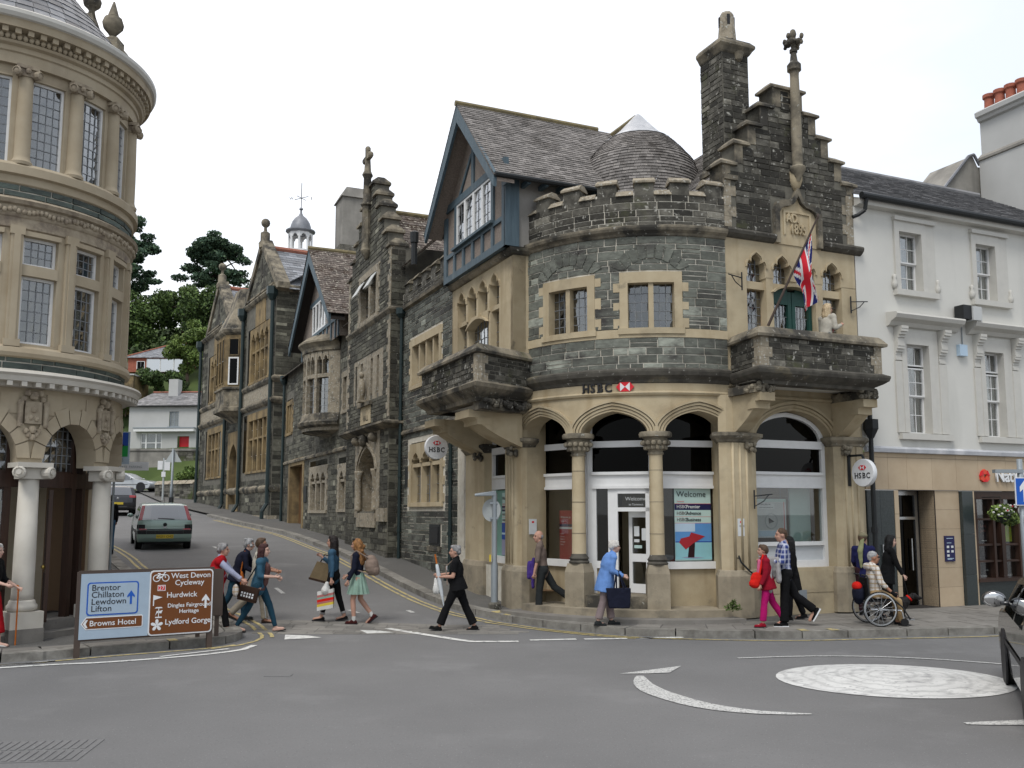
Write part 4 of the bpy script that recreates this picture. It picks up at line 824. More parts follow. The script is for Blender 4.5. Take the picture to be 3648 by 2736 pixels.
for a, b in ((.52, 1.02), (2.52, 3.05)): gx(a, b, 6.76, 6.92, -.06, 'transom'); gx(a, b, 4.95, 5.72, -.02, 'apron')
gx(1.68, 1.84, 6.88, 7.02, -.02, 'mullion')
mm = MB(); us = [(.55, 1.0), (1.22, 1.67), (1.85, 2.31), (2.54, 3.03)]
for a, b in us: mm.arch(fR, cusp(a, b, 7.2, .3), 7.78, -.3, 0); mm.ring(fR, grow(cusp(a, b, 7.2, .3), .02), grow(cusp(a, b, 7.2, .3), .055), 0, .03)
for a, b in zip([0]+[q[1] for q in us], [q[0] for q in us]+[3.45]): mm.sbox(fR, a, b, 7.0, 7.78, -.3, 0)
mm.build('tracery_head', ham, bank)
dcv = [(1.2+1.12*i/12, 6.72+.16*math.sin(math.pi*i/12)**.7) for i in range(13)]; MB().arch(fR, dcv, 6.92, -.3, -.02).ring(fR, dcv, grow(dcv, .06), -.02, .05).build('door_head', ham, bank)
for a, b in us: window(bank, fR, a, b, 6.92, 7.52, 4, 3, -.16, 0, 'lead_came', .01, 'lead_came', cv=cusp(a, b, 7.2, .3), glass='old_glass')
for a, b in ((.54, 1.0), (2.54, 3.03)): window(bank, fR, a, b, 5.72, 6.76, 4, 6, -.16, 0, 'lead_came', .01, 'lead_came', glass='glass')
for a, b in ((1.22, 1.76), (1.78, 2.31)):
    MB().sbox(fR, a, a+.09, 4.98, 6.8, -.2, -.12).sbox(fR, b-.09, b, 4.98, 6.8, -.2, -.12).sbox(fR, a+.09, b-.09, 6.52, 6.86, -.2, -.122).sbox(fR, a+.09, b-.09, 4.98, 5.5, -.2, -.122).build('balcony_door', 'dark_green', bank)
    window(bank, fR, a+.09, b-.09, 5.5, 6.52, 4, 4, -.15, 0, 'dark_green', .01, 'lead_came', glass='glass')
for x, z in ((.72, 5.86), (.84, 5.9), (1.98, 6.4)):
    lp = tag(jsphere((0, 0, 0), .04, 10).build('lit_bulb', 'bulb'), {.72: 'lower of two small orange lit lamps behind left upper leaded window', .84: 'upper of two small orange lit lamps behind left upper leaded window', 1.98: 'single orange lit lamp behind the green balcony door'}[x], 'lamp'); lp.location = hloc(x, .42, z)
for pts in ([(0, 0), (1.24, 0)], [(2.52, 0), (3.62, 0)]): MB().sweep(pts, [(0, 7.76), (.05, 7.78), (.12, 7.84), (.14, 7.9), (.12, 7.94), (0, 7.99)]).build('string_course', dk, bank)
og = [(1.24, 7.78), (1.24, 8.5), (1.3, 8.66), (1.45, 8.72), (1.62, 8.74), (1.76, 8.83), (1.87, 9.08)]; og = og+[(3.74-u, z) for u, z in og[-2::-1]]
inn = [(1.36, 7.78), (1.36, 8.44), (1.42, 8.54), (1.52, 8.59), (1.66, 8.62), (1.78, 8.7), (1.87, 8.86)]; inn = inn+[(3.74-u, z) for u, z in inn[-2::-1]]
MB().ring(fR, og, inn, 0, .1).build('ogee_hood', wth, bank); MB().prism(inn, -.02, .02, fR).build('date_panel', ham, bank)
MB().ring(fR, [(1.5, 7.98), (1.5, 8.52), (1.87, 8.53), (2.24, 8.52), (2.24, 7.98)], [(1.55, 8.02), (1.55, 8.47), (1.87, 8.48), (2.19, 8.47), (2.19, 8.02)], .02, .045).build('panel_frame', ham, bank)
text('AD.', .27, 'ham_stone', fnM(fR, 1.56, 8.27, .035), bank, 'carved_letters', .03, 'LEFT', .8, .005); text('1895', .3, 'ham_stone', fnM(fR, 1.66, 8.03, .035), bank, 'carved_letters', .03, 'LEFT', .72, .005)
steps = [(.40, 11.2), (.75, 10.72), (1.08, 10.25), (1.43, 9.78), (1.76, 9.3)]; GC = 1.74
prev = 9.0
m = MB(); zz = [8.6, 9.3, 9.78, 10.25, 10.72, 11.2]
for (h, zt_), zb in zip(steps[::-1], zz): m.sbox(fR, GC-h, GC+h, zb-.0, zt_, -.42, -.004)
m.build('gable_wall', 'mortar_dark', bank)
dstones += courses(fR, .02, 3.43, 7.98, 9.2, [(1.2, 2.54, 7.9, 8.72), (1.6, 2.14, 8.7, 9.1), (0, .3, 8.0, 9), (3.15, 3.45, 8, 9)], (.1, .2), (.25, .5), dark=.4)
for (h, zt_), zb in zip(steps[::-1], zz):
    if zb > 8.7: dstones += courses(fR, GC-h+.2, GC+h-.2, zb-.1, zt_-.02, [], (.1, .17), (.2, .4), dark=.4)
for k in range(5):
    z = 7.99+k*.22; wq = .3 if k % 2 else .18
    MB().sbox(fR, .0, wq, z, z+.215, -.2, .015).build('quoin', 'ham_lichen', bank); MB().sbox(fR, 3.45-wq, 3.45, z, z+.215, -.2, .015).build('quoin', 'ham_lichen', bank)
for h, zt_ in steps:
    for sg in (-1, 1):
        a, b = sorted((GC+sg*h, GC+sg*(h-.2 if h > .45 else 0))); MB().sbox(fR, a, b, zt_-.4, zt_, -.43, .012).build('quoin', wth, bank)
        a, b = sorted((GC+sg*(h+.07), GC+sg*(h-.36 if h > .45 else -.0)))
        if h < .45 and sg < 0: continue
        if h < .45: a = GC-h-.07
        q = MB().hexa((fR(a, zt_, .07), fR(b, zt_, .07), fR(b, zt_, -.48), fR(a, zt_, -.48), fR(a, zt_+.05, .07), fR(b, zt_+.05, .07), fR(b, zt_+.05, -.48), fR(a, zt_+.05, -.48)))
        c0, c1 = (a+.12, b-.12) if h < .45 else ((a, b-.12) if sg > 0 else (a+.12, b))
        q.hexa((fR(a, zt_+.05, .07), fR(b, zt_+.05, .07), fR(b, zt_+.05, -.48), fR(a, zt_+.05, -.48), fR(c0, zt_+.17, -.1), fR(c1, zt_+.17, -.1), fR(c1, zt_+.17, -.3), fR(c0, zt_+.17, -.3))); q.build('coping', wth, bank)
for z, wd in ((8.95, .16),): MB().sbox(fR, 0, .34, 8.98, 9.08, -.3, .06).build('coping', wth, bank)
MB().lathe([(.04, 9.15), (.1, 9.3), (.17, 9.4), (.17, 9.45), (.115, 9.5), (.115, 10.3), (.095, 11.5), (.1, 11.58), (.15, 11.62), (.15, 11.74), (.085, 11.82), (.06, 12.02), (.085, 12.03), (.085, 12.09), (.05, 12.12), (.06, 12.24)], (1.84, -.14, 0), 12).build('finial_shaft', 'ham_weathered', bank, smooth=True, ang=35)
mm = MB().ell((1.84, -.14, 12.44), (.075, .075, .13), 8).ell((1.84, -.14, 12.28), (.1, .1, .08), 8)
for k in range(4):
    g = rad(k*90+20); dx, dy = math.cos(g), math.sin(g); mm.ell((1.84+.13*dx, -.14+.13*dy, 12.25), (.09, .09, .06), 8).ell((1.84+.2*dx, -.14+.2*dy, 12.34), (.05, .05, .07), 6).ell((1.84+.19*dx, -.14+.19*dy, 12.2), (.045, .045, .045), 6)
mm.build('leaf_finial', wth, bank, smooth=True)
MB().lathe([(.02, 8.95), (.1, 9.08), (.14, 9.2), (.14, 9.4)], (1.86, -.04, 0), 10).build('shaft_corbel', ham, bank, smooth=True)
CX0, CX1, CY0, CY1 = .38, 1.06, .42, 1.2
m = MB().box(CX0, CX1, CY0, CY1, 8.6, 12.15); ch = m.build('chimney', 'mortar_dark', bank)
cst = courses(plane((CX0, CY0), (1, 0)), 0, CX1-CX0, 9.55, 12.1, [], (.08, .16), (.15, .36), dark=.3)+courses(plane((CX0, CY1), (0, -1)), 0, CY1-CY0, 9.55, 12.1, [], (.08, .16), (.15, .36), dark=.3)
lay(cst, 'dark_stone', ch, 'stone', 'stone_courses', 280)
box_p = lambda x0, x1, y0, y1: [(x0, y1), (x0, y0), (x1, y0), (x1, y1), (x0, y1)]
MB().sweep([(CX0, CY1), (CX0, CY0), (CX1, CY0), (CX1, CY1)], [(0, 12.02), (.03, 12.05), (.07, 12.12), (.12, 12.18), (.12, 12.24), (.04, 12.34), (-.3, 12.38)]).build('chimney_cap', wth, ch)
MB().sweep([(CX0, CY1), (CX0, CY0), (CX1, CY0)], [(0, 9.4), (.1, 9.4), (.1, 9.5), (0, 9.62)]).build('weathering', wth, ch); MB().box(CX0-.05, CX1, CY0-.05, CY1, 8.6, 9.4).build('chimney_base', 'ham_lichen', ch)
mm = MB().lathe([(.0, 12.36), (.2, 12.38), (.185, 12.6), (.17, 12.75), (.155, 12.98), (.12, 13.04), (.07, 13.05), (.07, 12.7)], ((CX0+CX1)/2-.05, (CY0+CY1)/2-.2, 0), 8); pot = mm.build('chimney_pot', 'ham_lichen', ch)
for k in range(4): g = rad(k*90+22.5+45); MB().box(.15, .175, -.03, .03, 12.72, 12.94, M=Matrix.Translation(((CX0+CX1)/2-.05, (CY0+CY1)/2-.2, 0)) @ Matrix.Rotation(g, 4, 'Z')).build('pot_vent', 'black_plastic', pot)
MB().lathe([(.02, 11.86), (.08, 11.9), (.1, 12.0), (.12, 12.06)], (CX0+.42, CY0-.02, 0), 8).build('corbel', wth, ch)
bp = [(.1, .1), (-.12, -1.14), (2.92, -1.14), (2.92, .1)]
m = MB().sweep(bp, [(-.2, 4.9), (0, 4.9), (0, 5.5), (-.2, 5.5)]); m.build('parapet', 'mortar_dark', bank)
for i, (p, q) in enumerate(zip(bp, bp[1:])):
    L_ = (Vector(q)-Vector(p)).length; f_ = plane(p, Vector(q)-Vector(p)); e0, e1 = (0, L_-.2) if i == 0 else ((.2, L_-.2) if i == 1 else (.2, L_)); dstones += courses(f_, e0, e1, 4.92, 5.5, [], (.07, .16), (.14, .4), dark=.5)
    for a in ([L_-.2] if i == 0 else ([0, L_-.2] if i == 1 else [0])):
        for k in range(3): w_ = .2 if (k+i) % 2 else .28; aa = a if a < .1 else L_-w_; MB().sbox(f_, aa, aa+w_, 4.92+k*.195, 5.11+k*.195, -.1, .016).build('quoin', 'ham_lichen', bank)
MB().sweep(bp, [(-.24, 5.5), (.09, 5.5), (.1, 5.55), (.02, 5.66), (-.02, 5.70), (-.18, 5.70), (-.24, 5.6), (-.24, 5.5)]).build('coping', wth, bank)
MB().sweep(bp, [(-.3, 4.6), (-.12, 4.62), (-.1, 4.68), (.02, 4.74), (.1, 4.8), (.12, 4.86), (.12, 4.9), (.02, 4.95), (-.3, 4.95)]).build('balcony_cornice', dk, bank)
MB().poly([(-.02, .0, 4.68), (-.15, -.95, 4.68), (2.8, -.95, 4.68), (2.8, .0, 4.68)]).poly([(-.02, 0, 4.96), (2.8, 0, 4.96), (2.8, -1, 4.96), (-.1, -1, 4.96)]).build('balcony_slab', 'render_white', bank)
def corbel(x0, x1, y0, prj, z1, M=None):
    n = 10; pr_ = [(prj*(1-(k/n)**1.7), z1-.75*(k/n)) for k in range(n+1)]
    q = MB()
    for (a, za), (b, zb) in zip(pr_, pr_[1:]):
        q.hexa([(M or Matrix()) @ Vector(v) for v in ((x0, y0-b, zb), (x1, y0-b, zb), (x1, y0+.02, zb), (x0, y0+.02, zb), (x0, y0-a, za), (x1, y0-a, za), (x1, y0+.02, za), (x0, y0+.02, za))])
    q.build('corbel', ham, bank)
    MB().box(x0-.02, x1+.02, y0-prj-.06, y0-prj+.2, z1-.16, z1+.0, M=M).box(x0-.02, x1+.02, y0-prj*.85-.03, y0-prj*.6, z1-.3, z1-.16, M=M).build('corbel_block', ham, bank)
corbel(-.02, .3, -.12, .82, 4.46); corbel(2.62, 2.95, -.06, .82, 4.46)
mm = MB();
for (x0, y0), (x1, y1) in (((-.04, -.1), (-.1, -.9)), ((.26, -.9), (.26, -.9)), ((2.66, -.15), (2.66, -.9)), ((2.92, 0), (2.92, -1.0)), ((2.5, -.98), (2.92, -.98)), ((-.1, -.98), (.3, -.98))):
    for i in range(16): f = rnd.random(); mm.ell((x0+(x1-x0)*f+rnd.uniform(-.03, .03), y0+(y1-y0)*f, 4.56+rnd.uniform(-.07, .07)), (.055, .055, .05), 6)
stuff(mm.build('carved_frieze', wth, bank, smooth=True, ang=30)); MB().box(-.1, .28, -.95, -.1, 4.46, 4.62).build('frieze_block', wth, bank); MB().box(2.62, 2.95, -.95, 0, 4.46, 4.62).build('frieze_block', wth, bank)
u0, u1 = -6.35, -2.62
m = MB(); wall_grid(m, fB, u0, u1, 5.0, 7.75, [(-6.05, -3.3, 5.2, 7.45)], -.05); m.build('wall', ham, bank); MB().box(-3.55, -3.0, 2.62, 2.75, 4.95, 7.7).build('bay_return', ham, bank); MB().box(-3.55, -3.0, 6.3, 6.36, 4.95, 7.7).build('bay_return', ham, bank)
LT = [(-5.98, -5.42), (-5.3, -4.74), (-4.62, -4.06), (-3.94, -3.38)]
mm = MB()
for a, b in LT: mm.arch(fB, cusp(a, b, 7.15, .33), 7.72, -.3, 0).ring(fB, grow(cusp(a, b, 7.15, .33), .02), grow(cusp(a, b, 7.15, .33), .05), 0, .02)
for a, b in zip([u0]+[q[1] for q in LT], [q[0] for q in LT]+[u1]): mm.sbox(fB, a, b, 6.7, 7.72, -.3, 0)
mm.build('tracery_head', ham, bank)
for a, b in ((u0, -5.98), (-5.42, -5.3), (-4.06, -3.94), (-3.38, u1)): MB().sbox(fB, a, b, 4.95, 6.7, -.3, 0 if b-a > .15 else -.03).build('pier', ham, bank)
for a, b in LT: MB().sbox(fB, a, b, 6.68, 6.78, -.25, -.05).build('transom', ham, bank)
cvd = [(-5.3+1.24*i/10, 6.48+.16*math.sin(math.pi*i/10)**.8) for i in range(11)]; MB().arch(fB, cvd, 6.7, -.3, -.02).ring(fB, cvd, grow(cvd, .05), -.02, .05).build('door_head', ham, bank)
for a, b in LT: window(bank, fB, a, b, 6.78, 7.5, 3, 3, -.16, 0, 'lead_came', .011, 'lead_came', cv=cusp(a, b, 7.15, .33), glass='old_glass')
for a, b, nx in ((-5.98, -5.42, 3), (-5.28, -4.08, 6), (-3.94, -3.38, 3)): window(bank, fB, a, b, 5.1, 6.66, nx, 7, -.16, 0, 'lead_came', .011, 'lead_came', glass='old_glass', curtain=('full', 'drab_curtain'))
MB().sweep([(-3.55, 6.4), (-3.55, 2.62), (-3.1, 2.6)], [(0, 7.66), (.05, 7.68), (.1, 7.74), (.12, 7.8), (0, 7.82)]).build('string_course', wth, bank)
lp_ = [(-3.3, 5.45), (-4.66, 5.35), (-4.66, 1.86), (-3.12, 2.62)]
MB().sweep(lp_, [(-.2, 4.75), (0, 4.75), (0, 5.35), (-.2, 5.35)]).build('parapet', 'mortar_dark', bank)
for i, (p, q) in enumerate(zip(lp_, lp_[1:])):
    L_ = (Vector(q)-Vector(p)).length; f_ = plane(p, Vector(q)-Vector(p)); e0, e1 = (0, L_) if i == 0 else ((0, L_-.2) if i == 1 else (.2, L_)); dstones += courses(f_, e0, e1, 4.76, 5.35, [], (.07, .15), (.12, .32), dark=.5)
    if i:
        for k in range(3): w_ = .2 if (k+i) % 2 else .3; a = L_-w_ if i == 1 else 0; MB().sbox(f_, a, a+w_, 4.77+k*.19, 4.955+k*.19, -.1, .016).build('quoin', 'ham_lichen', bank)
MB().sweep(lp_, [(-.24, 5.35), (.09, 5.35), (.1, 5.4), (.0, 5.52), (-.04, 5.55), (-.18, 5.55), (-.24, 5.45), (-.24, 5.35)]).build('coping', wth, bank)
MB().sweep(lp_, [(-.3, 4.4), (-.1, 4.42), (-.08, 4.5), (.02, 4.58), (.1, 4.66), (.12, 4.74), (.02, 4.8), (-.3, 4.8)]).build('balcony_cornice', wth, bank)
MB().poly([(-3.2, 5.4, 4.5), (-4.5, 5.3, 4.5), (-4.5, 2.0, 4.5), (-3.1, 2.6, 4.5)]).poly([(-3.2, 5.4, 4.82), (-3.1, 2.6, 4.82), (-4.6, 1.95, 4.82), (-4.6, 5.3, 4.82)]).build('balcony_slab', 'render_white', bank)
RM = Matrix.Rotation(rad(-90), 4, 'Z')   # local -Y becomes -X
corbel(-3.5, -2.75, -3.3, 1.15, 4.3, RM); corbel(-5.6, -4.95, -3.28, 1.15, 4.3, RM)
mm = MB()
for i in range(46): f = rnd.random(); mm.ell((-3.2-1.3*f, 2.55-.62*f, 4.38+rnd.uniform(-.06, .06)), (.05, .05, .05), 6)
mm.hexa(((-4.5, 1.98, 4.25), (-3.14, 2.66, 4.25), (-3.14, 2.9, 4.25), (-4.5, 2.5, 4.25), (-4.5, 1.98, 4.46), (-3.14, 2.66, 4.46), (-3.14, 2.9, 4.46), (-4.5, 2.5, 4.46))); mm.build('carved_frieze', wth, bank, smooth=True, ang=30)
XT = -3.72; fT = plane((XT, 0), (0, -1)); bt = 'blue_timber'; AY, AZ = 4.5, 11.6; EY, EZ = 2.3, 9.25
m = MB(); wall_grid(m, fT, -6.4, -2.58, 7.82, 9.6, [(-5.55, -3.35, 8.6, 9.6)], 0); m.poly((fT(-6.4, 9.6, 0), fT(-2.58, 9.6, 0), fT(-AY, AZ-.05, 0))); m.poly((fT(-6.4, 9.6, -.01), fT(-2.58, 9.6, -.01), fT(-AY, AZ-.05, -.01))); m.build('gable_infill', 'roughcast', bank)
def beam(a, b, c, d_, q=.05, n='timber'): MB().sbox(fT, a, b, c, d_, -.06, q).build(n, bt, bank)
beam(-6.42, -6.22, 7.82, 9.5); beam(-2.72, -2.5, 7.82, 9.4, .06); beam(-6.4, -2.55, 7.82, 7.98, .055); beam(-6.22, -2.72, 8.42, 8.52); beam(-6.4, -2.6, 9.62, 9.8, .055)
for u in (-5.7, -5.1, -4.5, -3.9, -3.3): beam(u-.06, u+.06, 7.98, 8.42, .045)
beam(-5.68, -5.55, 8.52, 9.62, .05); beam(-3.35, -3.22, 8.52, 9.62, .05); MB().sbox(fT, -5.7, -3.2, 8.5, 8.56, -.05, .13).build('sill', bt, bank)
for i in range(4):
    a = -5.55+i*.55; window(bank, fT, a, a+.55, 8.56, 9.62, 2, 4, .03, .05, 'white_paint', .006, 'lead_came', glass='glass', curtain=None if i == 0 else ('full', 'net'))
for a, b in (((-AY-.9, 9.8), (-AY-.1, 10.6)), ((-AY+.9, 9.8), (-AY+.1, 10.6))):
    MB().prism([(a[0]-.05, a[1]), (a[0]+.07, a[1]), (b[0]+.06, b[1]), (b[0]-.06, b[1])], -.03, .04, fT).build('timber_brace', bt, bank)
beam(-AY-.07, -AY+.07, 9.8, 11.3, .045)
XO = -4.15; fO = plane((XO, 0), (0, -1))
for sg in (-1, 1):
    e = (-AY+sg*2.28, 9.18); MB().prism([(-AY, AZ+.08), (e[0], e[1]+.08), (e[0]-sg*.02, e[1]-.22), (-AY, AZ-.34)][::sg], -.05, .02, fO).build('bargeboard', bt, bank)
    MB().prism([(-AY, AZ-.02), (e[0], e[1]-.02), (e[0], e[1]-.1), (-AY, AZ-.1)][::sg], -.45, -.05, fO).build('soffit', 'roughcast', bank)
rt = MB(); sl = (AZ+.1-9.2)/2.3
def yz(y): return AZ+.1-abs(y-AY)*sl
tiles(rt, (XO-.03, 2.2, yz(2.2)), (.3, 2.2, yz(2.2)), (.3, AY, yz(AY)), (XO-.03, AY, yz(AY)), .1, .17)
tiles(rt, (.3, 6.85, yz(6.85)), (XO-.03, 6.85, yz(6.85)), (XO-.03, AY, yz(AY)), (.3, AY, yz(AY)), .1, .17)
tiles(rt, (-2.3, 9.2, 9.3), (-2.3, 5.0, 9.3), (0, 5.0, 11.62), (0, 9.2, 11.62), .1, .17)
tiles(rt, (2.6, 4.6, 9.3), (2.6, 9.2, 9.3), (0, 9.2, 11.62), (0, 4.6, 11.62), .1, .17)
stuff(rt.build('roof_tiles', 'roof_tile', bank));
MB().tube((XO-.05, AY, AZ+.12), (-.4, AY, AZ+.12), .07, n=8).tube((0, 3.3, 11.62), (0, 9, 11.62), .08, n=8).build('ridge', 'ridge_moss', bank)
MB().tube((XO, 2.2, 9.22), (-1.6, 2.2, 9.22), .06, n=8).build('gutter', 'black_iron', bank)
for i in range(6): MB().box(-3.8+i*.42, -3.72+i*.42, 2.24, 2.6, 9.14, 9.24).build('rafter_end', bt, bank)
MB().sbox(plane((-3.7, 2.6), (1, 0)), 0, 2.6, 7.85, 9.4, -.1, 0).build('side_wall', 'grey_roughcast', bank); MB().box(-3.78, -3.45, 2.52, 2.6, 7.82, 9.3).build('corner_post', bt, bank)
rt = MB(); tiles(rt, (-.1, 6, 8.9), (-.1, .5, 8.9), (1.74, .5, 10.9), (1.74, 6, 10.9), .1, .17); tiles(rt, (3.5, .5, 8.9), (3.5, 6, 8.9), (1.74, 6, 10.9), (1.74, .5, 10.9), .1, .17); stuff(rt.build('roof_tiles', 'roof_tile', bank))
prof = [(1.55, 8.9), (1.52, 9.3), (1.46, 9.7), (1.40, 10.05), (1.29, 10.36), (1.1, 10.6), (.92, 10.8), (.74, 10.97), (.56, 11.09), (.44, 11.2), (.24, 11.42), (.08, 11.6), (.0, 11.68)]
def pr_at(z):
    for (a, za), (b, zb) in zip(prof, prof[1:]):
        if za <= z <= zb: return a+(b-a)*(z-za)/(zb-za)
    return 0
cn = MB(); z = 8.95; k = 0
while z < 11.08:
    dz = .075 if z < 10.3 else .062; r0, r1 = pr_at(z)+.02, pr_at(min(11.67, z+dz*1.2))+.004; n = max(10, int(6.28*r0/.16));
    for i in range(n):
        a0, a1 = 6.283*(i+.5*(k % 2))/n, 6.283*(i+.97+.5*(k % 2))/n; q = lambda r, a, zz: (r*math.cos(a), HR+r*math.sin(a), zz); j = rnd.uniform(0, .012); t = rnd.uniform(.6, 1.2)
        cn.poly((q(r0+j, a0, z), q(r0+j, a1, z), q(r1, a1, z+dz*1.2), q(r1, a0, z+dz*1.2)), 0, t); cn.poly((q(r0-.02, a0, z), q(r0-.02, a1, z), q(r0+j, a1, z), q(r0+j, a0, z)), 0, t*.7)
    z += dz; k += 1
stuff(cn.build('cone_tiles', 'roof_tile', bank))
ld = MB().lathe([(pr_at(10.95)+.04, 10.95)]+[(r+.035, z) for r, z in prof if z > 10.96], (0, HR, 0), 24).build('lead_cap', 'lead_white', bank, smooth=True)
for i in range(22):
    g = rad(i*360/22+rnd.uniform(-4, 4)); l = rnd.uniform(.1, .3); MB().box(-.045, .045, -.01, .02, 0, l, M=Matrix.Translation(((pr_at(11.0-l*.5)+.05)*math.cos(g), HR+(pr_at(11.0-l*.5)+.05)*math.sin(g), 11.02-l)) @ Matrix.Rotation(g-rad(90), 4, 'Z') @ Matrix.Rotation(rad(46), 4, 'X')).build('lead_tongue', 'lead_white', ld)
lay(stones, 'slate_stone', bank); lay(dstones, 'dark_stone', bank, 'weathered_stone', 'weathered_stone_courses')
for x, y, z, d in ((.3, -.1, 6.9, -.35), (3.25, -.02, 6.7, .45), (.42, -.14, 2.5, .42)):
    MB().tube((x, y-.03, z-.25), (x, y-.03, z+.12), .016, n=6).path([(x, y-.04, z), (x+d, y-.06, z+.04)], .012).path([(x, y-.04, z-.2), (x+d*.5, y-.05, z-.1), (x+d*.8, y-.06, z+.03)], .01).build('iron_bracket', 'black_iron', bank)
# ---------------------------------------------------------------- stepped-gable hall on the hill street
och = 'ochre_stone'
hall = thing('stone_hall', 'narrow grey stone hall with stepped gable, cross finial and arched porch', 'building', hloc(-3.6, 14.3), HROT)
fH = plane((0, 0), (0, -1)); hs = []
m = MB(); hh = [(-1.15, 1.3, 8.5, 10.1), (-1.4, 1.75, 5.9, 7.1), (-.75, 1.3, 2.2, 4.4)]
wall_grid(m, fH, -2.6, 2.65, 0, 10.3, hh, 0); wall_grid(m, plane((0, -2.65), (1, 0)), 0, 3, 0, 10.3, [], 0); m.build('wall', 'mortar_dark', hall)
stp = [(2.62, 10.3), (2.2, 10.85), (1.78, 11.4), (1.36, 11.95), (.95, 12.45), (.55, 12.95)]
zb = 9.6; m = MB()
for h, zt_ in stp: m.sbox(fH, -h, h, zb, zt_, -.5, -.003); zb = zt_
m.build('gable_wall', 'mortar_dark', hall)
hs += courses(fH, -2.55, 2.6, .8, 4.7, [(-1.2, 1.75, 1.9, 4.7)], (.1, .24), (.2, .55), dark=.25)+courses(fH, -2.55, 2.6, 5.0, 8.2, [(-1.6, 1.95, 5.8, 7.2)], (.1, .24), (.2, .55), dark=.25)+courses(fH, -2.55, 2.6, 8.4, 10.25, [(-1.3, 1.45, 8.4, 10.3)], (.1, .24), (.2, .55), dark=.25)+courses(plane((0, -2.65), (1, 0)), 0, .45, .8, 10.2, [], (.1, .24), (.15, .3), dark=.3)
zb = 10.3
for h, zt_ in stp[1:]: hs += courses(fH, -h, h, zb, zt_, [], (.1, .2), (.2, .45), dark=.35); zb = zt_
for h, zt_ in stp:
    for sg in (-1, 1):
        a, b = sorted((sg*(h+.07), sg*(h-.42 if h > .6 else 0)))
        q = MB().box(-.09, .55, -b, -a, zt_, zt_+.08); q.hexa(((-.09, -b, zt_+.08), (.55, -b, zt_+.08), (.55, -a, zt_+.08), (-.09, -a, zt_+.08), (.12, -b+(.1 if sg > 0 else 0), zt_+.26), (.34, -b+(.1 if sg > 0 else 0), zt_+.26), (.34, -a-(.1 if sg < 0 else 0), zt_+.26), (.12, -a-(.1 if sg < 0 else 0), zt_+.26))); q.build('coping', wth, hall)
sh = MB().lathe([(.05, 10.5), (.16, 10.7), (.2, 10.8), (.16, 10.9), (.16, 12.3), (.22, 12.36), (.14, 12.5), (.13, 13.3), (.19, 13.4), (.12, 13.55), (.09, 14.0)], (-.1, 0, 0), 8).build('finial_shaft', wth, hall, smooth=True, ang=40)
MB().box(-.17, -.03, -.38, .38, 13.92, 14.08).box(-.175, -.025, -.07, .07, 13.85, 14.34).ell((-.1, 0, 14.3), (.1, .1, .12)).ell((-.1, .36, 14), (.1, .08, .11)).ell((-.1, -.36, 14), (.1, .08, .11)).build('stone_cross', wth, hall)
mullioned(hall, fH, -1.15, 1.3, 8.5, 9.9, 2, 'ham_lichen', mw=.22, jw=.3, nx=2, nz=5, glass='old_glass')
for u in (-.75, .75):
    q = MB().box(-.02, .0, -.32, .32, -.55, 0).build('open_casement', 'blind', hall); q.location = (-.02, -u, 9.85); q.rotation_euler = (0, rad(30), 0)
for a in (-1.35, -.62, .62, 1.35): window(hall, fH, a-.13, a+.13, 5.95, 7.1, 1, 3, -.15, 0, 'lead_came', .012, 'lead_came', glass='old_glass')
for a, b in ((-1.65, -1.48), (-1.22, -.75), (-.49, .49), (.75, 1.22), (1.48, 1.95)): MB().sbox(fH, a, b, 5.75, 7.25, -.2, .015).build('jamb', 'ham_lichen', hall)
for a in (-1.35, -.62, .62, 1.35): MB().sbox(fH, a-.13, a+.13, 7.1, 7.25, -.2, .014).build('lintel', 'ham_lichen', hall)
MB().ell((-.16, 0, 6.15), (.12, .14, .4)).ell((-.18, 0, 6.62), (.09, .09, .12)).box(-.3, 0, -.2, .2, 5.72, 5.8).build('carved_figure', 'ham_lichen', hall, smooth=True, ang=40)
pq = MB().sbox(fH, -.62, .62, 5.02, 5.6, -.01, .03).build('name_plaque', ham, hall); MB().sbox(fH, -.75, .75, 5.6, 5.72, -.01, .12).build('plaque_hood', wth, hall); text('HALL', .26, 'ham_weathered', fnM(fH, .05, 5.12, .034), pq, 'carved_letters', .006)
for z, d in ((8.3, .1), (4.82, .3)): MB().sweep([(0, 2.6), (0, -2.65), (.4, -2.65)], [(0, z-.14), (d*.5, z-.08), (d, z), (d, z+.06), (0, z+.12)]).build('string_course', wth, hall)
for k in range(24):
    z = 5.05+k*.22
    if z < 10.2: w_ = .34 if k % 2 else .2; MB().sbox(fH, 2.65-w_, 2.65, z, z+.213, -.1, .017).build('quoin', 'ham_lichen', hall); MB().sbox(fH, -2.6, -2.6+w_, z, z+.213, -.1, .017).build('quoin', 'ham_lichen', hall)
cvp = tudor(-.75, 1.3, 3.5, .75, k=.3, e=2.); mm = MB().arch(fH, cvp, 4.7, -.55, .03); mm.sbox(fH, -1.2, -.75, 2.0, 4.7, -.55, .03).sbox(fH, 1.3, 1.75, 2.0, 4.7, -.55, .03)
for w0, w1, dd in ((0, .06, .05), (.1, .17, .09)): mm.ring(fH, grow(cvp, w0), grow(cvp, w1), .03, dd)
mm.build('porch_arch', 'ham_lichen', hall)
for u in (-.72, 1.27): MB().lathe([(.13, 2.2), (.1, 2.3), (.095, 3.3), (.15, 3.45), (.15, 3.52)], (-.02, -u, 0), 10).build('porch_shaft', 'ham_lichen', hall, smooth=True)
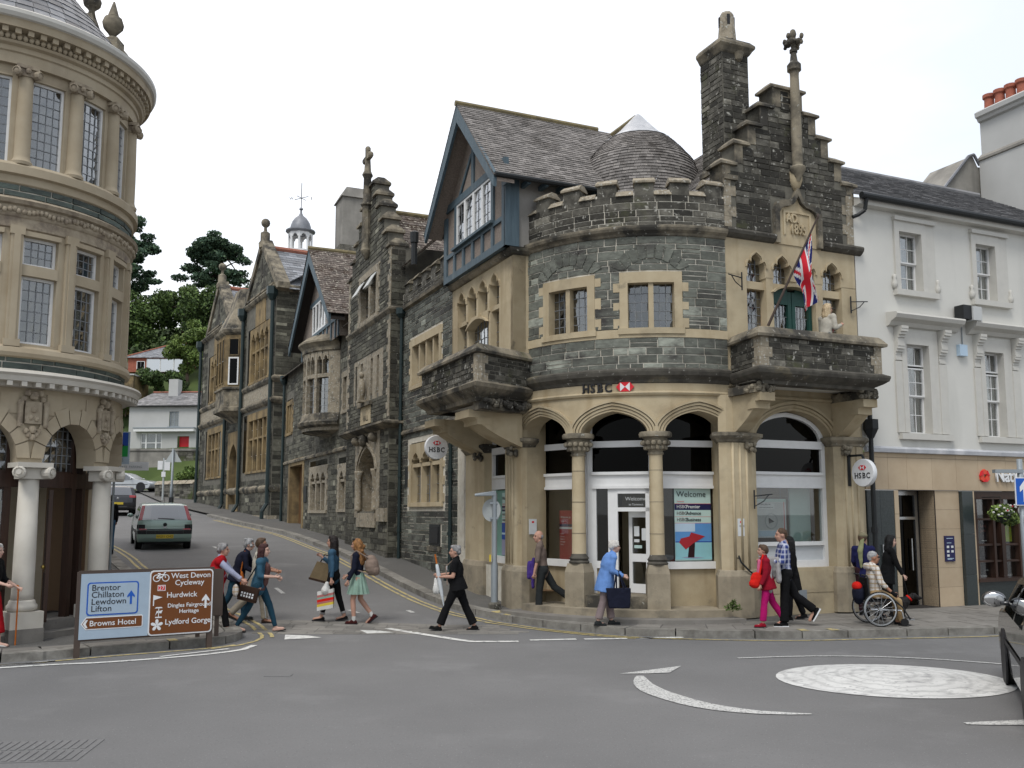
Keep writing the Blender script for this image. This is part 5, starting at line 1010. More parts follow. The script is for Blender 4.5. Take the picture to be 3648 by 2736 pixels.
MB().sbox(fH, -.8, 1.4, 1.7, 2.15, -.5, .06).build('sill_slab', 'ham_lichen', hall); MB().sbox(fH, -.75, 1.3, 2.15, 4.3, -.6, -.56).build('inner_panel', och, hall); window(hall, fH, .45, 1.1, 2.3, 3.9, 3, 6, -.5, 0, 'lead_came', .012, 'lead_came', glass='old_glass')
mm = MB()
for s_ in (-1, 1): mm.ell((-.12, -.28+s_*1.05, 4.5), (.18, .16, .16), 8)
mm.ell((-.16, -.28, 4.45), (.16, .14, .22), 8); mm.build('carved_boss', wth, hall, smooth=True)
MB().sbox(fH, 1.75, 2.6, 1.9, 2.3, -.05, .1).build('ashlar_block', 'ham_lichen', hall); MB().sbox(fH, -2.6, 2.65, .4, 1.0, -.1, .05).build('plinth', 'dark_stone', hall)
rt = MB(); tiles(rt, (.5, -2.6, 9.6), (6, -2.6, 9.6), (6, 0, 12.2), (.5, 0, 12.2), .16, .24); tiles(rt, (6, 2.6, 9.6), (.5, 2.6, 9.6), (.5, 0, 12.2), (6, 0, 12.2), .16, .24); stuff(rt.build('roof_tiles', 'mossy_tile', hall)); MB().tube((.4, 0, 12.24), (6, 0, 12.24), .09).build('ridge', 'ridge_moss', hall)
rt = MB(); tiles(rt, (3.2, -5.2, 9.5), (.3, -5.2, 9.5), (.3, -2.7, 11.6), (3.2, -2.7, 11.6), .16, .24)
rt2 = MB(); tiles(rt2, (.3, -2.68, 9.6), (.3, -8.0, 9.6), (3.0, -8.0, 12.3), (3.0, -2.68, 12.3), .16, .24); stuff(rt2.build('lower_roof_tiles', 'mossy_tile', hall))
MB().tube((.1, -4.6, 9.2), (.1, -4.6, 9.9), .09).lathe([(.12, 9.85), (.13, 10.15), (.05, 10.2)], (.1, -4.6, 0), 8).build('flue', 'black_iron', hall)
lay(hs, 'drake_stone', hall)
# ---------------------------------------------------------------- oriel house with timber gable
ori = thing('oriel_house', 'grey stone house with round oriel window and steep timber gable, uphill of the stepped hall', 'building', hloc(-3.23, 24), HROT)
f0 = plane((0, 0), (0, -1)); os_ = []
m = MB(); ho = [(4.85, 6.55, 5.95, 7.2), (4.45, 6.4, 2.3, 4.2), (-.8, 2.5, 2.2, 4.3), (-5.4, -2.4, 1.3, 4.3), (-6.6, -5.2, 5.9, 7.6)]
wall_grid(m, f0, -7.2, 7.05, 0, 9.0, ho, 0); m.build('wall', 'mortar_dark', ori)
os_ += courses(f0, -7.1, 7.0, 1.0, 4.4, [(4.2, 6.65, 2.05, 4.4), (-1.1, 2.8, 2.0, 4.4), (-5.8, -2.0, 1, 4.5)], (.1, .24), (.25, .6), dark=.2)+courses(f0, -7.1, 7.0, 4.6, 8.6, [(4.6, 6.8, 5.7, 7.5), (-6.9, -4.9, 5.6, 7.9), (.5, 4.5, 5.2, 8.6)], (.1, .24), (.25, .6), dark=.2)
mullioned(ori, f0, 4.8, 6.6, 5.95, 7.2, 3, 'ham_lichen', nx=2, nz=3, jw=.2, mw=.16); mullioned(ori, f0, 4.4, 6.45, 2.3, 3.75, 2, 'ham_lichen', tr=3.35, head=.4, nx=2, nz=3, jw=.25); mullioned(ori, f0, -.85, 2.55, 2.25, 3.85, 3, 'ham_lichen', tr=3.4, head=.42, nx=2, nz=3, jw=.3, mw=.2); mullioned(ori, f0, -6.7, -5.1, 5.95, 7.3, 3, och, nx=1, nz=2, jw=.2, mw=.16)
MB().sweep([(0, 7.2), (0, -7.0)], [(0, 4.42), (.09, 4.46), (.1, 4.54), (0, 4.62)]).build('string_course', wth, ori)
dr = MB().sbox(f0, -5.4, -2.4, 1.3, 4.3, -.5, -.45).build('door', 'brown_wood', ori); MB().sbox(f0, -3.9, -3.86, 1.4, 4.2, -.45, -.44).build('door_gap', 'interior', dr)
for a, b, c, d_ in ((-5.75, -5.4, 1.2, 4.3), (-2.4, -2.05, 1.2, 4.3), (-5.75, -2.05, 4.3, 4.62)): MB().sbox(f0, a, b, c, d_, -.5, .03).build('door_surround', och, ori)
MB().sbox(f0, -1.9, -1.3, 2.6, 3.3, 0, .05).build('notice_board', 'black_iron', ori)
OR_, OC = 2.25, 1.25
def fo(u, z, d): a = u/OR_; return (OC-(OR_+d)*math.cos(a), -2.5-(OR_+d)*math.sin(a), z)
fo.curved = 1; ou = 2.2
mm = MB(); wall_grid(mm, fo, -ou, ou, 5.3, 8.7, [(-1.85, 1.85, 5.95, 8.35)], 0); mm.build('oriel_wall', 'ham_lichen', ori)
n = 5; wd = 3.7/n; mm = MB()
for i in range(n):
    a = -1.85+i*wd; b = a+wd-.14; a += .02; window(ori, fo, a, b, 5.98, 7.35, 2, 5, -.12, 0, 'lead_came', .014, 'lead_came', glass='old_glass')
    for k in (0, 1): a2 = a+(b-a+.04)*k/2; mm.arch(fo, cusp(a2, a2+(b-a)/2-.04, 7.95, .26), 8.36, -.2, 0); window(ori, fo, a2, a2+(b-a)/2-.04, 7.5, 8.3, 1, 2, -.12, 0, 'lead_came', .014, 'lead_came', glass='old_glass', room=0)
    MB().sbox(fo, b, b+.14, 5.95, 8.36, -.2, .0).build('mullion', 'ham_lichen', ori); MB().sbox(fo, a, b, 7.35, 7.5, -.2, -.01).build('transom', 'ham_lichen', ori); MB().sbox(fo, a+(b-a)/2-.04, a+(b-a)/2, 7.5, 8.3, -.2, -.01).build('mullion', 'ham_lichen', ori)
mm.build('tracery_head', 'ham_lichen', ori)
def oring(prof, name, mt):
    q = MB(); N = 18
    for i in range(N):
        u0_, u1_ = -ou+2*ou*i/N, -ou+2*ou*(i+1)/N
        for (d0, z0), (d1, z1) in zip(prof, prof[1:]): q.poly((fo(u0_, z0, d0), fo(u1_, z0, d0), fo(u1_, z1, d1), fo(u0_, z1, d1)))
    q.build(name, mt, ori, smooth=True, ang=40)
oring([(0, 8.36), (.06, 8.4), (.06, 8.55), (.14, 8.66), (.22, 8.72), (.22, 8.8), (-.1, 9.05), (-2, 9.05)], 'oriel_cornice', wth); oring([(-1.9, 4.62), (-1.6, 4.72), (-1.35, 5.0), (-.7, 5.22), (-.12, 5.3), (.0, 5.42), (.16, 5.5), (.2, 5.62), (.1, 5.7), (.03, 5.95), (0, 5.97)], 'oriel_corbel', wth)
XT2 = -.35; f2t = plane((XT2, 0), (0, -1)); ga, gz = 2.1, 12.7
m = MB(); wall_grid(m, f2t, -1.4, 5.6, 8.7, 9.6, [], 0); m.poly((f2t(-1.4, 9.6, 0), f2t(5.6, 9.6, 0), f2t(ga, gz-.1, 0))); m.build('gable_infill', 'roughcast', ori); MB().box(-.35, .1, -5.62, -5.5, 8.7, 9.7).build('gable_return', 'roughcast', ori)
for u in (-1.3, -.6, .1, .8, 1.5, 2.2, 2.9, 3.6, 4.3, 5.0, 5.5): MB().sbox(f2t, u-.07, u+.07, 8.7, 9.35, -.03, .05).build('timber', bt, ori)
MB().sbox(f2t, -1.4, 5.6, 9.35, 9.48, -.03, .06).build('timber', bt, ori); MB().sbox(f2t, .4, 3.8, 10.7, 10.88, -.03, .06).build('timber', bt, ori); MB().sbox(f2t, ga-.08, ga+.08, 10.88, 12.2, -.03, .05).build('timber', bt, ori)
for i in range(4): a = .9+i*.62; window(ori, f2t, a, a+.62, 9.48, 10.7, 1, 1, .05, .07, 'white_paint', .01, 'white_paint', glass='old_glass', curtain=('full', 'net') if i > 1 else None)
f3t = plane((XT2-.5, 0), (0, -1))
for sg in (-1, 1):
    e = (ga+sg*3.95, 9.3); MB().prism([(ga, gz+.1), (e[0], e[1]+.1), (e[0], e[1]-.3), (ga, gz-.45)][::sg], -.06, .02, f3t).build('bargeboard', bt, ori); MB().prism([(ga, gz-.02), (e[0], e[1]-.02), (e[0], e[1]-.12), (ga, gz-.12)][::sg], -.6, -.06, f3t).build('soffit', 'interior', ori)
rt = MB(); yy = lambda u: gz+.15-abs(u-ga)*(gz-9.3)/3.95
tiles(rt, (XT2-.55, -6.1, yy(6.1)), (5, -6.1, yy(6.1)), (5, -ga, yy(ga)), (XT2-.55, -ga, yy(ga)), .17, .26); tiles(rt, (5, 1.9, yy(-1.9)), (XT2-.55, 1.9, yy(-1.9)), (XT2-.55, -ga, yy(ga)), (5, -ga, yy(ga)), .17, .26)
tiles(rt, (-.25, -5.6, 9.0), (-.25, -7.1, 9.0), (3, -7.1, 12), (3, -5.6, 12), .17, .26); tiles(rt, (-.3, 7.2, 8.7), (-.3, 1.4, 8.7), (3, 1.4, 11.5), (3, 7.2, 11.5), .17, .26); stuff(rt.build('roof_tiles', 'mossy_tile', ori)); MB().tube((XT2-.55, -ga, gz+.17), (5, -ga, gz+.17), .1).build('ridge', 'ridge_moss', ori)
for y in (6.9, -6.95): MB().tube((-.12, y, 1.4), (-.12, y, 8.6), .07, n=8).lathe([(.08, 8.4), (.2, 8.6), (.2, 8.85)], (-.14, y, 0), 8).build('downpipe', 'pipe_green', ori)
lay(os_, 'drake_stone', ori)
cs = MB().box(2.3, 3.7, 5.6, 7.2, 9, 18.0).build('rendered_chimney', 'render_grey', ori)
MB().hexa(((2.2, 5.5, 18), (3.8, 5.5, 18), (3.8, 7.3, 18), (2.2, 7.3, 18), (2.5, 5.7, 18.55), (3.5, 5.7, 18.55), (3.5, 7.1, 18.55), (2.5, 7.1, 18.55))).build('rounded_cap', 'render_grey', cs); MB().hexa(((1.4, 4.6, 9), (5, 4.6, 9), (5, 9.2, 9), (1.4, 9.2, 9), (2.1, 5.2, 15.4), (4.2, 5.2, 15.4), (4.2, 7.6, 15.4), (2.1, 7.6, 15.4))).build('stone_shoulder', 'dark_stone', cs)
# ---------------------------------------------------------------- town hall
town = thing('town_hall', 'dark gothic town hall with twin ball-topped gables, ochre windows and white cupola', 'town hall', (-11.57, 45.5, 0), math.atan2(-.868, .496))
fT_ = plane((0, 0), (1, 0)); ts_ = []
holes = [(-6.7, -2.5, 9.2, 12.3), (-7.1, -2.3, 4.3, 7.5), (-17.3, -13.1, 4.2, 7.4), (-17.2, -13.2, 9.2, 12.3), (-10.3, -8.3, 2.6, 6.3)]
m = MB(); wall_grid(m, fT_, -19.4, -1.1, 0, 13.9, holes, 0)
for c in (-4.1, -14.6): m.poly((fT_(c-3.3, 13.7, 0), fT_(c+3.3, 13.7, 0), fT_(c, 16.5, 0)))
m.poly([(-1.1, 0, 0), (-1.1, 9, 0), (-1.1, 9, 13.9), (-1.1, 0, 13.9)]).poly([(-19.4, 9, 0), (-19.4, 0, 0), (-19.4, 0, 13.9), (-19.4, 9, 13.9)]); m.build('wall', 'mortar_dark', town)
ts_ += courses(fT_, -19.3, -1.15, 2.0, 7.7, [(a-.4, b+.4, c-.4, e+.4) for a, b, c, e in holes], (.16, .34), (.4, .9), dark=.35)+courses(fT_, -19.3, -1.15, 9.0, 13.8, [(a-.4, b+.4, c-.3, e+1.8) for a, b, c, e in holes], (.16, .34), (.4, .9), dark=.35)+courses(plane((-1.1, 0), (0, 1)), .02, 4, 2.0, 13.8, [], (.16, .34), (.4, .9), dark=.4)
for c in (-4.1, -14.6):
    for k in range(10): z = 13.75+k*.25; hw = 3.1-(k+1)*.3; ts_ += courses(fT_, c-hw, c+hw, z, z+.3, [], (.25, .26), (.4, .8), dark=.3) if hw > .3 else []
    for sg in (-1, 1): MB().prism([(c, 17.0), (c, 16.5), (c+sg*3.4, 13.55), (c+sg*3.65, 13.55), (c+sg*3.65, 13.85)][::-sg], -.5, .12, fT_).build('gable_coping', wth, town)
    MB().lathe([(.34, 16.5), (.36, 16.75), (.26, 16.9), (.26, 17.35), (.1, 17.45), (.08, 17.66), (.11, 17.7)], (c, .1, 0), 8).ell((c, .1, 17.92), (.25, .25, .25), 12).build('ball_finial', wth, town, smooth=True, ang=50)
    MB().sbox(fT_, c-.06, c+.06, 14.6, 15.9, -.02, .03).build('slit', 'interior', town)
    mullioned(town, fT_, c-2.1, c+2.1, 9.25, 12.0, 4, och, tr=10.9, head=.5, nx=2, nz=3, jw=.35, mw=.2, quoin=False, glass='old_glass', bars='white_paint'); mullioned(town, fT_, c-2.2, c+2.3, 4.35, 7.1, 4, och, tr=6.1, nx=1, nz=2, jw=.4, mw=.22, quoin=False, glass='old_glass', bars='white_paint', lint=.4)
    MB().sbox(fT_, c-1.0, c+1.0, 12.25, 13.8, -.05, .04).build('tracery_panel', och, town); MB().sweep([(c-2.6, 0), (c+2.6, 0)], [(0, 13.85), (.15, 13.9), (.15, 14.0), (0, 14.1)]).build('label_mould', wth, town)
    for k in range(4): MB().sbox(fT_, c-1.9+k*1.05, c-1.5+k*1.05, 2.15, 2.75, -.02, .012).build('cellar_slit', 'interior', town)
    rt = MB(); tiles(rt, (c+3.3, .5, 13.6), (c+3.3, 9, 13.6), (c, 9, 16.5), (c, .5, 16.5), .26, .42); tiles(rt, (c-3.3, 9, 13.6), (c-3.3, .5, 13.6), (c, .5, 16.5), (c, 9, 16.5), .26, .42); stuff(rt.build('roof_slates', 'light_slate', town)); MB().tube((c, .4, 16.55), (c, 9, 16.55), .16).build('ridge', 'ridge_tile', town)
rt = MB(); tiles(rt, (-19.4, .3, 13.8), (-1.1, .3, 13.8), (-1.1, 5, 16.9), (-19.4, 5, 16.9), .26, .42); stuff(rt.build('main_roof_slates', 'light_slate', town)); MB().tube((-19.4, 5, 16.95), (-1.1, 5, 16.95), .16).build('ridge', 'ridge_tile', town)
for z, d in ((7.85, .2), (8.95, .15), (13.7, .2), (3.35, .12)): MB().sweep([(-19.4, 0), (-1.1, 0), (-1.1, 5)], [(0, z-.2), (d*.6, z-.12), (d, z), (d, z+.08), (0, z+.2)]).build('string_course', wth, town)
MB().sbox(fT_, -19.4, -1.1, 8.05, 8.8, -.02, .02).build('frieze_band', 'ham_lichen', town)
for k in range(3): MB().box(-19.5+k*0, -1.0, -.12, .3, 1.4, 2.0).build('plinth', 'ham_lichen', town) if k == 0 else None
bc = [(-11.1, 0), (-10.5, -.9), (-8.3, -.9), (-7.7, 0)]
MB().sweep(bc, [(-.05, 9.2), (.0, 9.2), (0, 12.4), (-.05, 12.4)]).build('bay_wall', och, town); MB().sweep(bc, [(-.9, 7.3), (-.5, 7.6), (.1, 7.9), (.1, 8.1), (0, 8.15), (0, 9.1), (.1, 9.15), (.1, 9.25), (0, 9.3)]).build('bay_base', wth, town); MB().sweep(bc, [(0, 12.3), (.15, 12.45), (.2, 12.6), (0, 12.75), (-.5, 13.9), (-.85, 15.2)]).build('bay_roof', wth, town)
fb = plane((-8.3, -.9), (.6, .9)); window(town, fb, .22, .82, 9.4, 11.0, 1, 1, .05, .08, 'white_paint', glass='dark_glass', room=0); window(town, fb, .22, .82, 11.1, 12.1, 1, 1, .05, .05, och, glass='dark_glass', room=0)
fb = plane((-10.5, -.9), (1, 0));
for a in (.15, .85, 1.55): window(town, fb, a, a+.5, 9.5, 12.1, 1, 2, .05, .05, och, glass='dark_glass', room=0)
cv = tudor(-10.2, -8.4, 5.2, .9, k=.4, e=2.); MB().arch(fT_, cv, 6.8, -.6, .05).sbox(fT_, -10.7, -10.2, 2.2, 6.8, -.6, .05).sbox(fT_, -8.4, -7.9, 2.2, 6.8, -.6, .05).build('door_surround', och, town); MB().sbox(fT_, -10.2, -8.4, 2.3, 6.2, -.7, -.62).build('door', 'dark_wood', town)
for x in (-1.2, -7.4, -11.3, -19.2): MB().tube((x, -.16, 2.6), (x, -.16, 13.2), .1, n=8).path([(x, -.16, 2.6), (x, -.4, 2.2), (x, -.4, 1.6)], .1).lathe([(.12, 13), (.3, 13.3), (.3, 13.7)], (x, -.2, 0), 6).build('downpipe', 'pipe_green', town)
lay(ts_, 'drake_stone', town)
cu = MB().lathe([(.82, 17.2), (.82, 19.3), (.9, 19.35), (.9, 19.45)], (-13.9, 4.95, 0), 8).build('cupola', 'white_paint', town)
for i in range(8):
    g = rad(i*45+22.5); x, y = -13.9+.74*math.cos(g), 4.95+.74*math.sin(g); MB().tube((x, y, 19.4), (x, y, 20.7), .075, n=6).build('post', 'white_paint', cu)
    g2 = rad(i*45); Mx = Matrix.Translation((-13.9+.70*math.cos(g2), 4.95+.70*math.sin(g2), 0)) @ Matrix.Rotation(g2+math.pi/2, 4, 'Z'); ff = lambda u, z, d, Mx=Mx: tuple(Mx @ Vector((u, d, z))); ff.curved = 0
    MB().arch(ff, cusp(-.27, .27, 20.2, .35), 20.75, -.04, .04).arch(ff, cusp(-.27, .27, 20.2, .35), 20.75, .04, -.04).build('tracery', 'white_paint', cu)
MB().lathe([(.82, 20.68), (.98, 20.78), (.98, 20.86), (.7, 20.95), (.68, 21.15), (.58, 21.45), (.4, 21.72), (.16, 21.92), (.08, 22.1), (.06, 22.3), (.14, 22.36), (.1, 22.45), (.02, 22.5)], (-13.9, 4.95, 0), 16).build('lead_dome', 'lead', cu, smooth=True, ang=40)
vm = MB().tube((-13.9, 4.95, 22.4), (-13.9, 4.95, 24.2), .025, n=6).tube((-13.9-.55, 4.95-.3, 23.15), (-13.9+.55, 4.95+.3, 23.15), .02, n=6).tube((-13.9-.3, 4.95+.4, 23.15), (-13.9+.3, 4.95-.4, 23.15), .02, n=6).build('weather_vane', 'black_iron', cu)
ffv = plane((-13.9, 4.95), (.496*1, .868*1)); Wd = Vector((1, 0));
fv = plane((-13.9, 4.95), (.496, .868)); text('W', .26, 'black_iron', fnM(fv, -.68, 23.04, 0), vm, 'vane_letter', .01); text('E', .26, 'black_iron', fnM(fv, .68, 23.04, 0), vm, 'vane_letter', .01)
# ---------------------------------------------------------------- white bank
nat = thing('white_bank', 'white rendered bank with sash windows, slate roof and stone shopfront, joined to the corner bank', 'building', hloc(3.5, 0), HROT)
fN = plane((-3.5, 0), (1, 0)); wp = 'white_paint'   # u is measured like the corner bank's X
ns = [(4.76, 5.44, 7.12, 8.47), (7.18, 7.83, 7.12, 8.47), (9.6, 10.3, 7.12, 8.47), (4.82, 5.5, 3.92, 5.9), (7.27, 7.9, 3.92, 5.9), (9.7, 10.4, 3.92, 5.9)]
m = MB(); wall_grid(m, fN, 3.47, 12.5, 3.5, 9.0, ns, 0); m.poly([(0, 0, 3.5), (0, 6, 3.5), (0, 6, 9), (0, 0, 9)]); m.build('wall', 'render_white', nat)
for k, (a, b, c, d) in enumerate(ns):
    up = k < 3
    q = MB().sbox(fN, a-.14, a, c, d, -.22, .05).sbox(fN, b, b+.14, c, d, -.22, .05)
    if up: q.sbox(fN, a-.14, b+.14, d, d+.24, -.22, .05)
    else: q.sbox(fN, a-.14, b+.14, d, d+.3, -.22, .04)
    q.build('architrave', 'cream_paint', nat)
    if up:
        MB().sbox(fN, a-.16, b+.42, d+.24, d+.33, -.01, .1).build('head_mould', 'cream_paint', nat); MB().sbox(fN, a-.2, b+.42, c-.13, c, -.2, .12).build('sill', 'cream_paint', nat)
        MB().sbox(fN, b+.14, b+.42, c, d+.24, -.02, .03).build('side_panel', 'cream_paint', nat)
        for u in (a-.19, b+.45): MB().lathe([(.02, 0), (.06, .05), (.07, .14), (.03, .24), (.05, .3), (.01, .34)], fN(u, c, .04), 8).build('scroll', 'cream_paint', nat, smooth=True)
    else:
        MB().sweep([(a-.52-3.5, 0), (b+.9-3.5, 0)], [(0, 6.26), (.08, 6.28), (.14, 6.36), (.28, 6.42), (.32, 6.5), (.3, 6.54), (0, 6.58)]).build('hood', 'cream_paint', nat); MB().sbox(fN, a-.3, b+.6, c-.15, c-.02, -.2, .1).build('sill', 'cream_paint', nat)
        for u in (a-.22, b+.42):
            MB().sbox(fN, u-.12, u+.12, c, 5.5, -.02, .04).build('pilaster', 'cream_paint', nat)
            n = 12; pr_ = [(.04+.2*(1-(i/n))**1.5+.03*math.sin(i*1.1), 6.26-.74*i/n) for i in range(n+1)]; q = MB()
            for (x, z), (x2, z2) in zip(pr_, pr_[1:]): q.sbox(fN, u-.1, u+.1, z2, z, 0, (x+x2)/2)
            q.build('console', 'cream_paint', nat)
        MB().sbox(fN, b+.14, b+.3, c, d+.3, -.02, .025).build('side_panel', 'cream_paint', nat)
    mid = c+(d-c)*(.5 if up else .42)
    cur = ('full', 'blind') if up else (('full', 'blind') if k == 4 else ('pair', 'blind'))
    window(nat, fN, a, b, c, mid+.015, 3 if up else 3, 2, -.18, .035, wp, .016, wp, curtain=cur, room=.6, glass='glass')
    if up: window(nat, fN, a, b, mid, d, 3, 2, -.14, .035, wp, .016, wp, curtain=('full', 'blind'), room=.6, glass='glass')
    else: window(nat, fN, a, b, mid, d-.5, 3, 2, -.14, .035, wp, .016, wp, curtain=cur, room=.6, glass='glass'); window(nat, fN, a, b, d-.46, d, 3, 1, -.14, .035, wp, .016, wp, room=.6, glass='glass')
MB().sweep([(0, 0), (9, 0)], [(0, 8.88), (.18, 8.9), (.2, 9.02), (0, 9.1)]).build('eaves_board', 'cream_paint', nat)
gm = MB().tube((-.02, -.26, 9.06), (9, -.26, 9.06), .075, n=10).build('gutter', 'black_iron', nat); MB().path([(.12, -.26, 9.0), (.12, -.2, 8.75), (.0, -.12, 8.65), (-.12, -.08, 8.6)], .045).build('swan_neck', 'black_iron', nat)
rt = MB(); tiles(rt, (-.05, -.2, 9.08), (9.2, -.2, 9.08), (9.2, 4.2, 11.75), (-.05, 4.2, 11.75), .14, .24, .014); stuff(rt.build('roof_slates', 'grey_slate', nat)); MB().tube((-.05, 4.2, 11.78), (9.2, 4.2, 11.78), .09).build('ridge', 'grey_slate', nat)
MB().poly([(-.05, 0, 8.9), (-.05, 4.2, 8.9), (-.05, 4.2, 11.6)]).build('gable_end', 'render_white', nat)
lm = MB().sbox(fN, 6.36, 6.62, 6.56, 6.88, .05, .3).build('flood_lamp', 'black_iron', nat); MB().sbox(fN, 6.62, 6.9, 6.54, 6.86, .1, .34).build('lens', 'blind', lm); MB().tube(fN(6.6, 6.54, .02), fN(6.6, 6.0, .02), .012).build('cable', 'galv', lm)
MB().sbox(fN, 6.42, 6.66, 5.74, 6.0, .0, .1).build('alarm_box', 'poster_cloud', nat)
MB().sweep([(0, 0), (9, 0)], [(0, 3.46), (.08, 3.47), (.09, 3.55), (.03, 3.6), (0, 3.6)]).build('lead_flashing', 'lead_white', nat)
z = 2.66
for a, b in zip((3.5, 4.15, 4.7, 5.45, 6.2, 6.9, 7.8, 8.7, 9.6, 10.6), (4.15, 4.7, 5.45, 6.2, 6.9, 7.8, 8.7, 9.6, 10.6, 12.5)):
    MB().sbox(fN, a+.003, b-.003, 2.67, 3.36, -.3, 0).build('fascia_block', 'natwest_stone', nat); MB().sbox(fN, a+.003, b-.003, 3.366, 3.46, -.3, .001).build('fascia_block', 'natwest_stone', nat)
for a, b in ((3.52, 3.9), (3.9, 4.3)):
    for c, d in ((.1, .95), (.95, 2.66)): MB().sbox(fN, a+.003, b-.003, c, d-.004, -.2, -.01).build('granite_panel', 'granite_green', nat)
for c in range(5): MB().sbox(fN, 4.3, 4.42, .1+c*.512, .606+c*.512, -.3, .0).build('ashlar_block', 'natwest_stone', nat); MB().sbox(fN, 6.62, 6.72, .1+c*.512, .606+c*.512, -.3, .0).build('ashlar_block', 'natwest_stone', nat)
for c in range(6):
    MB().sbox(fN, 5.5, 6.27, .12+c*.424, .54+c*.424, -.45, -.03).build('ashlar_block', 'natwest_stone', nat)
for c, d in ((.08, .8), (.8, 1.7), (1.7, 2.66)): MB().sbox(fN, 6.28, 6.62, c, d-.004, -.3, .05).build('granite_panel', 'granite_green', nat)
MB().poly([fN(4.42, .13, -.0), fN(5.5, .13, 0), fN(5.5, .13, -1.6), fN(4.42, .13, -1.6)]).poly([fN(4.42, 2.66, 0), fN(4.42, 2.66, -1.6), fN(5.5, 2.66, -1.6), fN(5.5, 2.66, 0)]).poly([fN(5.5, .1, 0), fN(5.5, 2.66, 0), fN(5.5, 2.66, -1.6), fN(5.5, .1, -1.6)]).build('lobby', 'interior', nat); MB().sbox(fN, 4.3, 5.6, .1, 2.7, -1.65, -1.6).build('lobby_back', 'interior', nat); MB().poly([fN(4.42, .1, -1.6), fN(4.42, 2.66, -1.6), fN(4.42, 2.66, -.3), fN(4.42, .1, -.3)]).build('lobby_side', 'interior', nat)
dr = MB().sbox(fN, 4.42, 4.48, .13, 2.66, -.5, -.44).sbox(fN, 5.36, 5.44, .13, 2.66, -.5, -.44).sbox(fN, 4.48, 5.36, 2.02, 2.08, -.5, -.44).sbox(fN, 4.48, 5.36, 2.56, 2.66, -.5, -.44).build('door_frame', 'steel', nat); MB().sbox(fN, 4.48, 5.36, 2.08, 2.56, -.48, -.47).build('pane', 'dark_glass', dr); MB().sbox(fN, 4.48, 5.36, .15, 2.02, -.48, -.47).build('pane', 'dark_glass', dr); MB().tube(fN(5.2, .9, -.42), fN(5.2, 1.6, -.42), .018).build('handle', 'steel', dr)
pq = MB().sbox(fN, 5.74, 6.03, 1.1, 1.66, -.03, .0).build('opening_board', 'navy', nat)
for i, (x, zz) in enumerate(((5.82, 1.42), (5.95, 1.42), (5.82, 1.32), (5.95, 1.32), (5.82, 1.23))): MB().sbox(fN, x-.035, x+.035, zz-.025, zz+.025, .0, .003).build('printed_icon', 'poster_white', pq)
for i, zz in enumerate((1.6, 1.5, 1.16, 1.14)): MB().sbox(fN, 5.79, 5.98-.05*(i % 2), zz, zz+.012, 0, .003).build('printed_line', 'poster_cloud', pq)
am = MB().sbox(fN, 3.88, 4.16, .9, 1.5, -.05, .03).build('cash_machine', 'steel', nat); MB().sbox(fN, 3.93, 4.08, 1.22, 1.42, .03, .034).build('screen', 'black_plastic', am); MB().sbox(fN, 3.93, 4.1, 1.16, 1.19, .03, .06).build('shelf', 'sign_white', am)
MB().sbox(fN, 6.72, 12.4, .1, .62, -.25, -.02).build('stall_riser', 'granite_green', nat); MB().sbox(fN, 6.72, 12.4, 2.48, 2.66, -.3, -.04).build('window_head', 'dark_wood', nat); MB().sbox(fN, 6.72, 12.4, .62, .7, -.3, .03).build('sill', 'dark_wood', nat)
for i, u in enumerate((6.74, 7.36, 7.62, 8.2, 8.8, 9.4, 10, 10.6)): MB().sbox(fN, u, u+(.07 if i % 2 else .12), .7, 2.48, -.3, -.06).build('mullion', 'dark_wood', nat)
for z in (1.05, 1.42, 2.0): MB().sbox(fN, 6.8, 10.6, z, z+.045, -.28, -.09).build('glazing_bar', 'dark_wood', nat)
MB().sbox(fN, 6.74, 12.4, .7, 2.48, -.2, -.19).build('pane', 'shop_glass', nat); MB().sbox(fN, 6.72, 12.4, .6, 2.6, -2.0, -1.9).build('back_wall', 'interior', nat); MB().poly([fN(6.72, 2.6, -.3), fN(6.72, 2.6, -2), fN(12.4, 2.6, -2), fN(12.4, 2.6, -.3)]).build('soffit', 'interior', nat)
pb = MB().sbox(fN, 7.14, 7.74, .75, 1.98, -.27, -.26).build('club_poster', 'navy_cloth', nat); txt(fN, pb, 'Love Cricket?', 7.17, 1.84, -.255, .105, 'rose'); txt(fN, pb, 'Join the club', 7.17, 1.73, -.255, .105, 'rose'); MB().sbox(fN, 7.2, 7.6, 1.52, 1.54, -.26, -.255).build('printed_line', 'poster_white', pb); MB().sbox(fN, 7.25, 7.55, .85, .87, -.26, -.255).build('printed_line', 'poster_white', pb)
lb = MB().sbox(fN, 8.0, 8.55, 1.5, 1.92, -.27, -.26).build('lime_poster', 'lime', nat)
for i, s in enumerate(('your savings', 'the more', 'mobile')): txt(fN, lb, s, 8.05, 1.8-i*.12, -.255, .08, 'plate_yellow')
MB().ell(fN(8.3, 2.2, -.0), (.14, .1, .14), 14).build('round_lamp', 'blind', nat, smooth=True)
for k in range(3):
    g = rad(90+120*k); cxx, czz = 7.06+.085*math.cos(g), 3.0+.085*math.sin(g); q = [(cxx+.075*math.cos(g+a), czz+.075*math.sin(g+a)) for a in (-2.2, -1.0, .1, 1.1, 2.2)]
    MB().prism(q, .0, .05, fN).build('emblem_ribbon', 'orange_red', nat)
for k in range(3):
    g = rad(30+120*k); MB().prism([(7.06+.13*math.cos(g+a)*r, 3.0+.13*math.sin(g+a)*r) for a, r in ((-.5, 1.15), (.5, 1.15), (.3, .6), (-.3, .6))], .0, .06, fN).build('emblem_fold', 'logo_red', nat)
text('NatWest', .40, 'sign_white', fnM(fN, 7.4, 2.88, .04), nat, 'shop_name', .02, 'LEFT', .92, .006)
